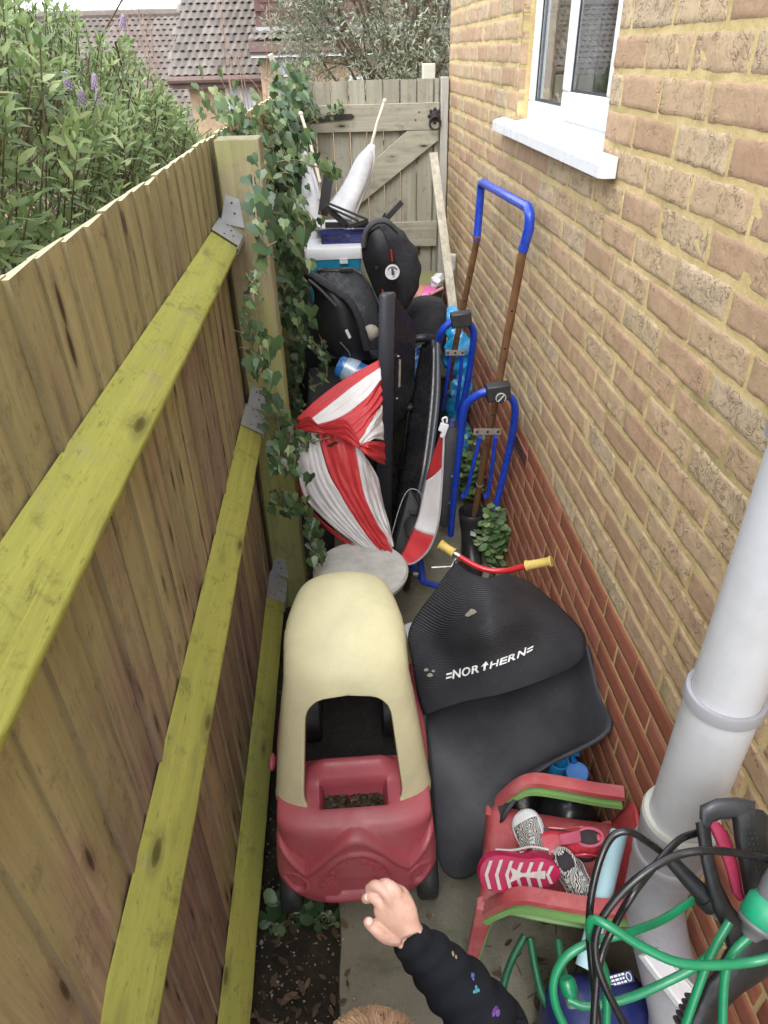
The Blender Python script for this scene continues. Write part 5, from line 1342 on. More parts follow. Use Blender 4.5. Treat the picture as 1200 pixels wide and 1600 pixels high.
# black storage crates that carry the pile
M_BX=P('storage_black',(.02,.021,.024),.55,.2,10,.3,(.07,.065,.06),7,.1,90)
def crate(name,label,c,s,lid=True,mat=None,taper=.92,rim=.018,group=None,rot=0):
    t=thing(name,label,'storage box',c,group);c=Vector(c);R=Matrix.Rotation(rot,3,'Z')
    hx,hy,h=s[0]/2,s[1]/2,s[2]
    mb=MB();rg=lambda k,z:[c+R@Vector((x*k,y*k,z)) for x,y in((-hx,-hy),(hx,-hy),(hx,hy),(-hx,hy))]
    mb.loft([rg(taper,0.0),rg(1,h),rg(1,h)]);obj('box_body',mb,mat or M_BX,t,bevel=.008)
    if lid:
        mb=MB();mb.loft([rg(1.04,h+.001),rg(1.05,h+.02),rg(.96,h+.03)]);obj('lid',mb,mat or M_BX,t,bevel=.006)
    return t
crate('storage_box','black lidded storage box under the child seats, mostly in shadow',(.05,3.12,.022),(.46,.50,.62))
crate('storage_box','second black storage box carrying the cool box by the fence',(-.02,3.72,.022),(.50,.40,.86))
crate('storage_box','low black storage box under the padded black seat base',(.36,3.55,.022),(.30,.50,.58))
# ------------------------------------------------------------------ cool box and crate
def coolbox():
    y=3.62;a=w(476,392,y);b=w(565,390,y);zt=(a.z+b.z)/2;c=Vector(((a.x+b.x)/2,y+.12,zt-.22));hw=(b.x-a.x)/2
    t=thing('cool_box','turquoise blue cool box with a white lid half hidden by ivy','cool box',c)
    def rr(k,z,hx,hy,r=.02):
        out=[]
        for sx,sy in((1,1),(-1,1),(-1,-1),(1,-1)):
            for q in range(5):
                a_=math.atan2(sy,sx)-math.pi/4+q*math.pi/8
                out.append(c+Vector((sx*(hx-r)+r*math.cos(a_),sy*(hy-r)+r*math.sin(a_),z)))
        return out
    mb=MB();mb.loft([rr(1,z,hw*k,.12*k) for z,k in((-.04,.88),(.05,.93),(.174,.985))]);obj('body',mb,P('turquoise_plastic',(.01,.20,.33),.35,.1,10,.2,(.1,.2,.25)),t,ang=30)
    mb=MB();mb.loft([rr(1,z,hw*k+.0,.12*k) for z,k in((.175,1.02),(.182,1.03),(.222,1.03),(.230,1.0),(.232,.9))]);l_=obj('lid',mb,P('cool_box_white',(.62,.63,.66),.4,.06,8,.3,(.4,.4,.38)),t,ang=30)
    mb=MB();mb.bb((c.x+.03,c.y-.129,c.z+.155),(c.x+.07,c.y-.118,c.z+.180));obj('latch',mb,P('latch_white',(.6,.6,.62),.4),l_)
    return c,zt,hw
cc,zt,hw=coolbox()
def basket():
    y=3.70;a=w(505,392,y);b=w(578,392,y);z0=zt+.012;h=w(540,358,y).z-z0;x0,x1,y0,y1=w(503,380,y).x,w(580,380,y).x,y,y+.18
    t=thing('mesh_crate','dark blue plastic mesh crate standing on the white cool box lid','crate',((x0+x1)/2,(y0+y1)/2,z0))
    m_=P('navy_plastic',(.015,.025,.14),.4,.1,20,.2);mb=MB()
    mb.bb((x0,y0,z0),(x1,y1,z0+.006))
    st=.0085
    for (p,q) in (((x0,y0),(x1,y0)),((x1,y0),(x1,y1)),((x1,y1),(x0,y1)),((x0,y1),(x0,y0))):
        L_=math.hypot(q[0]-p[0],q[1]-p[1]);n=int(L_/st)
        for i in range(n+1):
            s=i/n;x=p[0]+(q[0]-p[0])*s;yy=p[1]+(q[1]-p[1])*s;mb.box((x,yy,z0+h*.42),(.0022,.0022,h*.80))
        for j in range(int(h*.8/st)+1):
            z=z0+.008+j*st;mb.box(((p[0]+q[0])/2,(p[1]+q[1])/2,z),(abs(q[0]-p[0])+.002,abs(q[1]-p[1])+.002,.0022))
    obj('mesh_side',mb,m_,t,smooth=False)
    mb=MB()
    for zz,th in((z0+h-.012,.022),):
        mb.bb((x0-.006,y0-.006,zz-th/2),(x1+.006,y0+.003,zz+th/2));mb.bb((x0-.006,y1-.003,zz-th/2),(x1+.006,y1+.006,zz+th/2));mb.bb((x0-.006,y0+.0035,zz-th/2),(x0+.003,y1-.0035,zz+th/2));mb.bb((x1-.003,y0+.0035,zz-th/2),(x1+.006,y1-.0035,zz+th/2))
    obj('rim',mb,m_,t,bevel=.002)
    mb=MB();r=random.Random(8)
    for k in range(9): mb.tube([(x0+.02+r.random()*.12,y0+.03,z0+.02),(x0+.04+r.random()*.13,y0+.06,z0+.05+r.random()*.02)],.012,8)
    o=obj('peg',mb,P('peg_grey',(.28,.28,.30),.6),None);tag(o,'grey clothes pegs and clips heaped inside the dark blue mesh crate','pegs',kind='stuff')
    mb=MB();mb.slab([(x0-.03,y0-.01,z0+h+.004),(x0+.115,y0-.01,z0+h+.004),(x0+.115,y1,z0+h+.006),(x0-.03,y1,z0+h+.006)],(0,0,.008));o=obj('white_tray',mb,P('tray_white',(.5,.5,.52),.5),None,bevel=.002);tag(o,'thin pale tray lying across the top of the mesh crate','tray')
basket()
# ------------------------------------------------------------------ child car seats
M_FAB=P('black_seat_fabric',(.014,.014,.018),.85,.2,25,.3,(.08,.08,.08),14,.4,220,bd=.003)
M_FG=P('grey_seat_fabric',(.05,.05,.058),.85,.2,25,.2)
M_SH=P('seat_shell_black',(.010,.010,.013),.4,.2,12,.25,(.04,.04,.04))
def rimmed(rows,name,mat,par,solid,sub=0):
    mb=MB();mb.grid(net(rows,6,6));return obj(name,mb,mat,par,ang=180,solid=solid,soff=0)
def seat_a():
    t=thing('car_seat','padded black baby car seat standing on end with a round white sticker and red tabs','car seat',w(640,560,3.0).to_tuple(),'black child seats')
    # bulging padded back seen from the side, profile ring lofted across
    prof=[(578,352,3.05),(600,343,3.05),(628,362,3.06),(650,388,3.08),(658,420,3.08),(652,450,3.08),(640,478,3.06),(628,500,3.04),(632,470,3.0),(615,440,3.0),(600,400,3.0),(588,372,3.0)]
    A=[w(600,343,3.02),w(625,358,3.02),w(648,385,3.02),(w(657,415,3.02)),w(653,447,3.02),w(640,473,3.02),w(622,500,3.02)]
    B=[w(570,372,3.02),w(580,395,3.0),w(590,425,3.0),w(598,450,3.0),w(605,470,3.0),w(612,488,3.0),w(618,505,3.0)]
    a=spl(A,6);b=spl(B,6);rings=[]
    n=len(a);mb=MB();G=[]
    for i in range(n):
        s=i/(n-1);th=.16*math.sin(math.pi*min(1,.12+s*.82))+.015
        row=[]
        for k in range(20):
            an=2*math.pi*k/20;c=(a[i]+b[i])/2;hx=(a[i]-b[i])/2
            pl=.004*math.sin(s*40)*max(0,math.cos(an))
            row.append(c+hx*(math.copysign(abs(math.cos(an))**.8,math.cos(an))+pl*8*0)+hx.normalized()*pl+Vector((0,th*.5*math.copysign(abs(math.sin(an))**.8,math.sin(an)),0)))
        G.append(row)
    mb.loft(G);obj('padded_back',mb,M_FAB,t,ang=180)
    # plastic side shell and handle rim
    S=[[w(566,372,2.92),w(578,362,2.90),w(592,352,2.90)],[w(568,405,2.91),w(588,392,2.88),w(604,372,2.88)],[w(580,440,2.92),w(598,425,2.885),w(618,410,2.88)],[w(596,475,2.93),w(606,468,2.90),(w(620,455,2.90))],[w(606,498,2.94),w(613,494,2.93),w(622,488,2.94)]]
    rimmed(S,'side_shell',M_SH,t,.012)
    mb=MB();mb.tube(spl([w(568,385,2.9),w(572,362,2.89),w(586,347,2.88),(w(604,346,2.88)),w(622,362,2.90)],6),.015,12,flat=.7);obj('rim',mb,M_FG,t)
    mb=MB();nrm=Vector((.15,-1,.1)).normalized();p=w(613,425,2.855);mb.lathe([(.001,0),(.030,0),(.030,.001),(.001,.0012)],p,nrm,24);st=obj('round_sticker',mb,P('sticker_pale',(.55,.55,.56),.5,.3,160,.5,(.12,.12,.12),90),t)
    # little figure print: bars and a ring
    mb=MB();mb.tube([p+nrm*.0016+Vector((.020*math.cos(a_),0,.020*math.sin(a_)+0)) for a_ in np.linspace(.4,5.2,16)],.002,5);mb.box(p+nrm*.002+Vector((.002,0,-.004)),(.012,.002,.018));mb.box(p+nrm*.002+Vector((.0,0,.010)),(.009,.002,.009));obj('print',mb,P('print_dark',(.05,.05,.06),.5),st)
    M_RT=P('red_tab',(.55,.02,.02),.5)
    for (px,py),(qx,qy) in(((611,390),(613,408)),((597,452),(600,462))):
        mb=MB();mb.tube([w(px,py,2.865),w(qx,qy,2.86)],.008,8,flat=.4);obj('red_tab',mb,M_RT,t)
    mb=MB();mb.lathe([(.007,0),(.006,.004)],w(588,418,2.87),nrm,10);obj('stud',mb,M_SH,t)
seat_a()
def seat_b():
    t=thing('car_seat','black child car seat shell lying open beside the ivy with a white side tag','car seat',w(540,560,2.85).to_tuple(),'black child seats')
    S=[[w(476,428,2.95),w(490,430,2.93),w(505,440,2.92),w(520,452,2.93)],
       [w(494,452,2.93),w(515,458,2.86),w(540,472,2.86),w(556,490,2.9)],
       [w(496,490,2.92),w(515,500,2.86),w(542,505,2.84),w(568,520,2.88)],
       [w(503,525,2.92),w(522,535,2.86),w(548,540,2.84),w(574,548,2.88)],
       [w(520,552,2.90),w(538,558,2.86),w(560,560,2.86),w(584,562,2.88)]]
    rimmed(S,'seat_shell',M_SH,t,.03)
    mb=MB();mb.tube(spl([w(478,426,2.90),w(496,436,2.87),w(520,452,2.85),(w(545,470,2.83)),w(560,496,2.82),w(567,520,2.82),w(574,545,2.82)],6),[.013]*6+[.019]*24+[.022]*7,12,flat=.75);obj('padded_rim',mb,M_FG if False else M_FAB,t)
    mb=MB();mb.tube(spl([w(482,437,2.86),w(500,452,2.84),(w(525,478,2.83))],6),.006,8);obj('seam_strip',mb,M_FG,t)
    nrm=Vector((.1,-1,.2)).normalized();mb=MB();mb.slab([w(539,516,2.80),w(543,514,2.80),w(549,527,2.80),w(545,529,2.80)],(0,-.002,0));obj('tag',mb,M_STK,t)
    mb=MB();mb.ell(w(580,520,2.86),(.035,.03,.035),14,10);o=obj('beige_cushion',mb,P('beige_cloth',(.28,.24,.20),.9,.2,30),t)
    mb=MB();mb.tube([w(532,535,2.82),w(545,550,2.82),w(547,556,2.82)],.007,8,flat=.4);obj('buckle_tongue',mb,P('grey_metal',(.3,.3,.33),.35,metal=.5),t)
seat_b()
def tray():
    t=thing('boot_tray','tall shallow black plastic tray standing upright behind the left child seat','tray',w(550,520,3.3).to_tuple())
    out=[w(493,428,3.35),w(498,422,3.35),w(515,421,3.35),w(535,421,3.35),w(556,421,3.35),w(568,428,3.34),w(582,450,3.32),w(594,480,3.3),w(600,520,3.27),w(600,560,3.22),w(505,560,3.22),w(497,500,3.28)]
    mb=MB();c=sum(out,Vector())/len(out);inn=[c+(p-c)*.90+Vector((0,.035,0)) for p in out];mb.loft([[p+Vector((0,.04,0)) for p in out],out,[c+(p-c)*.95 for p in out],inn]);obj('pan',mb,M_TV,t,ang=35)
    mb=MB();mb.bb(tuple(w(532,424,3.34)),tuple(w(552,419,3.32)));obj('catch',mb,M_BX,t,bevel=.003)
tray()
def booster():
    t=thing('booster_cushion','black quilted booster cushion at the right of the pile above the blue bag','booster seat',w(660,520,3.3).to_tuple(),'black child seats')
    S=[]
    A=[w(626,492,3.12),w(640,474,3.14),w(668,469,3.18),(w(690,473,3.2)),w(698,486,3.2)]
    B=[w(630,512,3.08),w(642,505,3.08),w(665,500,3.1),(w(688,505,3.12)),w(697,512,3.14)]
    C=[w(640,535,3.10),w(650,535,3.08),w(668,535,3.08),(w(684,538,3.1)),w(694,540,3.14)]
    T=[w(634,478,3.34),w(645,466,3.36),w(668,461,3.38),(w(688,466,3.38)),w(697,478,3.38)]
    mb=MB();mb.grid(net([T,A,B,C],6,6));obj('cushion',mb,M_FAB,t,ang=180,solid=.05,soff=-1)
    mb=MB();mb.tube(spl([w(640,532,3.05),w(660,528,3.03),w(690,530,3.06)],5),.02,10);obj('base_roll',mb,M_SH,t)
booster()
# ------------------------------------------------------------------ folding black metal stand lying on the crate
def blackstand():
    M_K=P('black_bar_metal',(.016,.016,.018),.4,.2,20,.2)
    t=thing('folding_stand','black flat-bar folding stand lying open on top of the mesh crate','folding stand',w(540,345,3.8).to_tuple())
    def fb(a,b,wd,y0,y1,nm='flat_bar'):
        p=W(*a,y=y0);q=W(*b,y=y1);d=(q-p).normalized();s=d.cross(Vector((0,-1,0))).normalized()*wd/2
        mb=MB();mb.slab([p-s,q-s,q+s,p+s],(0,-.012,0));return obj(nm,mb,M_K,t,bevel=.002)
    fb((515,263),(504,336),.048,3.72,3.70);fb((508,322),(540,350),.030,3.68,3.68)
    fb((508,351),(588,351),.026,3.69,3.69);fb((628,315),(600,345),.028,3.75,3.72)
    fb((545,353),(575,345),.022,3.66,3.66)
    for a,b in(((514,318),(575,343)),((516,325),(560,345)),((596,345),(602,333))):
        mb=MB();mb.tube([W(*a,y=3.65),W(*b,y=3.65)],.006,8);obj('gas_strut',mb,M_K,t)
    mb=MB();mb.lathe([(.018,0),(.018,.01),(.006,.012)],W(506,327,y=3.68),(0,-1,0),14);obj('pivot',mb,M_K,t)
blackstand()
# ------------------------------------------------------------------ white fabric hammock pieces on sticks
M_CAN=P('white_canvas',(.50,.50,.52),.85,.12,12,.4,(.30,.30,.31),9,.6,90,bd=.006)
M_STK2=P('pale_stick',(.60,.52,.46),.6,.1,30,.2)
def sling(label,stick,rows,grp,lace):
    t=thing('fabric_sling',label,'fabric sling',rows[-1][0].to_tuple(),grp)
    mb=MB();G=net(rows,7,6);mb.grid(G);obj('canvas',mb,M_CAN,t,ang=180,solid=.02,soff=0)
    mb=MB();mb.tube(stick,.0085,8);s=obj('stick',mb,M_STK2,t)
    mb=MB();mb.ell(stick[0],(.013,.013,.013),10,8);obj('stick_end',mb,M_STK2,s)
    e=spl(lace,10);mb=MB()
    for i,p in enumerate(e): mb.ell(p,(.011,.009,.011),7,5)
    obj('frayed_edge',mb,M_CAN,t)
sling('frayed white canvas sling rising to a thin stick before the gate brace',[w(601,158,4.25),w(590,190,4.22),w(580,228,4.2)],
 [[w(575,232,4.2),w(578,228,4.18),w(581,226,4.18),w(584,228,4.2)],
  [w(558,250,4.17),w(568,246,4.13),w(578,250,4.13),w(583,255,4.16)],
  [w(540,285,4.12),w(556,280,4.08),w(568,284,4.08),w(574,288,4.12)],
  [w(522,312,4.06),w(542,312,4.0),w(555,315,4.0),w(561,318,4.05)],
  [w(505,328,4.0),w(528,338,3.95),w(545,345,3.95),w(552,345,3.98)]],'white fabric slings by the gate',[w(584,230,4.16),w(582,258,4.14),w(572,290,4.1),w(560,320,4.02),w(550,346,3.96)])
sling('white canvas sling hanging lower left beside the ivy on a slanting stick',[w(470,178,4.1),w(485,225,4.02),w(500,285,3.95)],
 [[w(473,240,4.02),w(475,240,4.0),w(477,242,4.0),w(479,246,4.02)],
  [w(474,265,4.0),w(482,268,3.96),w(487,272,3.96),w(490,278,4.0)],
  [w(473,300,3.96),w(482,304,3.92),w(492,308,3.92),w(499,312,3.95)],
  [w(474,335,3.92),w(484,338,3.88),w(494,340,3.88),w(501,345,3.9)],
  [w(478,385,3.85),w(484,386,3.82),w(490,386,3.82),w(496,384,3.85)]],'white fabric slings by the gate',[w(477,240,3.99),w(485,262,3.96),w(493,285,3.93),w(499,310,3.92)])
mb=MB();mb.tube(spl([w(422,85,4.4),w(432,112,4.42),w(436,132,4.44)],4),.014,8);o=obj('pale_pole',mb,M_STK2,None);tag(o,'short pale stick poking up out of the ivy above the fence end','stick')
# ------------------------------------------------------------------ plank, waste pipe, bucket, bag, boards
a=w(677,240,4.36);b=w(709,492,3.72)
mb=MB();d=(b-a).normalized();s=Vector((1,0,0));s=(s-d*s.dot(d)).normalized();n_=d.cross(s)
mb.loft([[p-s*.024-n_*.012,p+s*.024-n_*.012,p+s*.024+n_*.012,p-s*.024+n_*.012] for p in [a+(b-a)*k/8 for k in range(9)]])
o=obj('timber_batten',mb,wood('batten_wood',(.38,.35,.28),(.55,.52,.44),(.3,.3,.2),.2,'z',70,knots=False),None,bevel=.002,ang=30);tag(o,'weathered pale timber batten leaning against the gate post','batten')
mb=MB();px_,py_=.64,w(706,405,4.05).y;zt_p=W(706,402,x=.645).z;yp=W(706,402,x=.645).y
t=thing('waste_pipe','short white plastic waste pipe running down the house wall behind the batten','pipe',(.645,yp,.05))
mb=MB();mb.tube([(.645,yp,.05),(.645,yp,zt_p-.06)],.019,14);obj('pipe_run',mb,P('pipe_offwhite',(.62,.62,.60),.4,.08,10,.3,(.4,.4,.35)),t)
mb=MB();mb.lathe([(.024,0),(.024,.05),(.026,.052),(.026,.085),(.018,.088)],(.645,yp,zt_p-.07),(0,0,1),18);obj('end_cap',mb,P('pipe_white',(.75,.75,.74),.35),t)
def planks():
    t=thing('board_stack','stack of mossy old boards heaped in front of the gate, under the pink bucket','board stack',(.35,4.35,.02))
    m_=wood('stack_wood',(.20,.19,.12),(.32,.31,.21),(.2,.22,.08),.6,'x',50,knots=False,azero=None)
    z=.02;r=random.Random(6);k=0
    while z<.80:
        mb=MB();h=.033;y0=4.18+r.uniform(-.02,.02);mb.bb((.0+r.uniform(-.02,.02),y0,z),(.60+r.uniform(-.01,.01),y0+.36,z+h));obj('board',mb,m_,t,bevel=.003);z+=h+.004;k+=1
    return z
zp=planks()
def bucket():
    c=w(652,452,3.98);c.z=max(c.z,zp-.02)+.0;ax=Vector((.80,-.30,-.35)).normalized()
    M_PK=P('pink_plastic',(.55,.10,.30),.35,.1,14,.2);M_PO=P('bucket_salmon',(.42,.16,.12),.45,.12,14,.3)
    base=w(640,458,4.02);t=thing('pink_bucket','salmon bucket with a bright pink rim lying on its side on the boards','bucket',base)
    mb=MB();mb.lathe([(.001,0),(.060,.0),(.066,.01),(.078,.085),(.074,.088),(.060,.01),(.001,.008)],base,ax,28);obj('tub',mb,M_PO,t)
    mb=MB();mb.lathe([(.079,.075),(.086,.078),(.092,.13),(.086,.132),(.081,.09),(.075,.086)],base,ax,28,caps=False);obj('rim',mb,M_PK,t)
    mb=MB();mb.tube([w(672,460,3.9),w(692,450,3.95)],.009,8);obj('handle',mb,P('pink_pale',(.55,.25,.28),.4),t)
bucket()
blob('white_bag','crumpled white plastic bag poking out of the pink bucket','plastic bag',[(w(680,445,4.05),(.035,.03,.035)),(w(684,437,4.08),(.028,.03,.03))],P('white_film',(.62,.62,.64),.35,.1,30,.3,(.4,.4,.42),30,.3,50),.006,.05,22,8)
# ------------------------------------------------------------------ grey soil pipe on the wall
def soilpipe():
    m_=P('grey_upvc_pipe',(.52,.53,.56),.38,.06,3,.45,(.34,.34,.31),6,.03,60)
    mc=P('pipe_collar_grey',(.29,.29,.315),.42,.08,9,.5,(.17,.17,.14),8,.05,60)
    me_=P('socket_lip_cream',(.46,.46,.42),.5,.06,9,.4,(.25,.25,.18),9)
    x,y=.552,.692;t=thing('soil_pipe','thick grey plastic soil pipe with ribbed collars standing against the house wall','pipe',(x,y,0))
    R=.0545
    z1=W(1135,1080,x=.552).z
    mb=MB();mb.lathe([(R,.62),(R,z1-.001)],(x,y,0),n=48,caps=False);mb.lathe([(R-.0035,z1),(R-.0035,3.4)],(x,y,0),n=48);obj('pipe_run',mb,m_,t,ang=60)
    mb=MB();mb.lathe([(R-.003,z1+.001),(R+.0035,z1+.001),(R+.005,z1-.004),(R+.005,z1-.020),(R+.0005,z1-.024)],(x,y,0),n=48,caps=False);obj('collar',mb,mc,t,ang=30)
    zs=W(1060,1340,x=.552).z
    q=[(R+.002,zs+.085),(R+.009,zs+.088),(R+.012,zs+.080),(R+.012,zs+.064),(R+.008,zs+.060),(R+.009,zs+.03),(R+.006,zs+.022),(R+.0065,zs-.012),(R+.009,zs-.015),(R+.0105,zs-.022),(R+.009,zs-.040),(R+.005,zs-.045),(R+.0045,zs-.10),(R+.002,zs-.103),(R+.002,zs-.13)]
    mb=MB();mb.lathe(q[::-1],(x,y,0),n=48,caps=False);obj('socket',mb,mc,t,ang=28)
    mb=MB();mb.lathe([(R+.0005,zs+.0885),(R+.0095,zs+.0895),(R+.0125,zs+.082)],(x,y,0),n=48,caps=False);obj('socket_lip',mb,me_,t)
    for zz in (1.62,):
        mb=MB();mb.lathe([(R-.0025,-.012),(R+.004,-.012),(R+.004,.012),(R-.0025,.012)],(x,y,zz),n=40,caps=False);mb.bb((x+R-.004,y-.02,zz-.012),(XW-.004,y+.02,zz+.012));obj('wall_bracket',mb,mc,t,ang=30)
    zb=zs-.13
    pts=spl([(x,y,zb+.004),(x+.003,y-.006,zb-.06),(x+.020,y-.032,zb-.15),(x+.045,y-.080,zb-.25),(x+.058,y-.130,zb-.34),(x+.060,y-.160,.10)],8)
    n=len(pts);mb=MB();mb.tube(pts,[R+.002]*n,40,caps=False);obj('bend',mb,mc,t,ang=60)
    mb=MB();mb.lathe([(R+.006,0),(R+.012,.004),(R+.012,.04),(R+.004,.044)],(x+.060,y-.155,.10),(-.05,.25,1),36);obj('foot_collar',mb,mc,t)
    mb=MB();mb.lathe([(.03,0),(.045,.0),(.047,.02),(.047,.09),(.035,.11)],(.625,.44,.03),(-.1,0,1),26);o=obj('gully_stub',mb,mc,t)
soilpipe()
# white plastic cover tipped against the foot of the pipe
a=W(1006,1494,d=1.33);b=W(1032,1480,d=1.35);c=W(1098,1552,d=1.33);d=W(1068,1576,d=1.31)
t=thing('white_cover','white plastic drain cover tipped against the foot of the grey pipe','drain cover',((a+c)/2).to_tuple())
mb=MB();n=(b-a).cross(d-a).normalized();n=n if n.z>0 else -n;mb.slab([a,b,c,d],-n*.022);M_DC=P('cover_white',(.68,.68,.70),.35,.06,12,.35,(.35,.34,.28),12);o=obj('cover',mb,M_DC,t,bevel=.004)
mb=MB();p=a.lerp(b,.75);q=d.lerp(c,.75);mb.tube([p+n*.002,q+n*.002],.003,6);obj('rim',mb,M_DC,t)
# ------------------------------------------------------------------ stacked children's armchairs
def armchair(nm,label,mat,matd,dz,sh):
    O=Vector((.262,.862,0));F=Vector((.963,-.27,0));S=Vector((.27,.963,0));Z=Vector((0,0,1))
    def c(f,s,z):return O+F*f+S*s+Z*(z+dz)
    t=thing('plastic_armchair',label,'chair',tuple(c(.15,.13,-dz)),"stacked children's plastic chairs")
    wd=.26
    G=[]
    for i in range(15):
        f=-.012+.335*i/14;row=[]
        for j in range(13):
            s=wd*j/12;z=.25-.010*math.sin(math.pi*j/12)-.008*math.sin(math.pi*min(1,i/12))-(.018 if i==0 else 0)
            row.append(c(f,s,z))
        G.append(row)
    mb=MB();mb.grid(G);obj('seat',mb,mat,t,solid=.007,ang=60,soff=-1)
    for k,s0 in enumerate((-.012,wd+.012)):
        sg=-1 if k==0 else 1
        path=spl([c(.004,s0,.225),c(.022,s0+sg*.003,.265),c(.060,s0+sg*.008,.325),c(.098,s0+sg*.012,.352),c(.16,s0+sg*.013,.357),c(.26,s0+sg*.010,.358),c(.328,s0+sg*.004,.37)],7)
        n=len(path);rings=[]
        for i,p in enumerate(path):
            tg=(path[min(i+1,n-1)]-path[max(i-1,0)]).normalized();out=S*sg;nr=tg.cross(out).normalized()
            if nr.z<0 and abs(nr.z)>.2:nr=-nr
            if abs(nr.z)<=.2 and nr.dot(F)>0:nr=-nr
            hw=.0185-.003*math.exp(-i/6);th=.004
            rings.append([p-out*hw-nr*.010*1.0,p-out*hw*.93+nr*th,p+nr*(th+.003),p+out*hw*.93+nr*th,p+out*hw-nr*.012,p+out*(hw-.004)-nr*.012,p+out*(hw-.006)-nr*.001,p-out*(hw-.006)-nr*.001,p-out*(hw-.004)-nr*.010])
        mb=MB();mb.loft(rings);obj('armrest',mb,mat,t,ang=35)
    # back: solid lower half-panel pressed with a diamond pattern
    G=[]
    for i in range(25):
        k=i/24;row=[]
        for j in range(25):
            s=-.012+(wd+.024)*j/24;z=.245+.145*k-.05*(abs(j-12)/12)**4*k;f=.322+.030*k**1.2
            d=.0022*math.sin((i+j)*1.35)*math.sin((i-j)*1.35) if 2<i<22 and 2<j<22 else 0
            row.append(c(f-d,s,z))
        G.append(row)
    mb=MB();mb.grid(G);obj('backrest',mb,matd,t,solid=.008,ang=70,soff=0)
    for f,s,ff,fs in((.0,.0,-.018,-.05),(.0,wd,-.03,.03),(.285,.0,.005,-.03),(.305,wd,.02,.03)):
        a=c(f+ (.008 if f<.1 else -.01),s+(.004 if s<.1 else -.004),.238);b=c(f+ff,s+fs,.0)
        if sh:b=a.lerp(b,.93)
        mb=MB();rings=[]
        for q in(0,.1,.5,1):
            p=a.lerp(b,q);r_=.023-.008*q
            rings.append([p+F*(r_*x)+S*(r_*y) for x,y in((-1,-1),(.2,-1),(1,-.6),(1,1),(.6,1.1),(-1,.2))])
        mb.loft(rings);obj('leg',mb,mat,t,bevel=.003,ang=35)
    return c
M_CR=P('faded_red_chair',(.42,.075,.08),.5,.16,10,.7,(.50,.26,.23),9,.12,90)
M_CRD=P('faded_red_chair_back',(.46,.06,.065),.5,.16,10,.3,(.50,.24,.20),9,.12,90)
M_CG=P('green_chair',(.20,.40,.12),.45,.12,10,.4,(.33,.44,.24),9,.1,90)
armchair('a',"faded green child's armchair nested beneath the red one, only its rims showing",M_CG,M_CG,0.0,False)
cR=armchair('b',"faded red child's armchair on top of the stack, shoes lying on its seat",M_CR,M_CRD,.036,True)
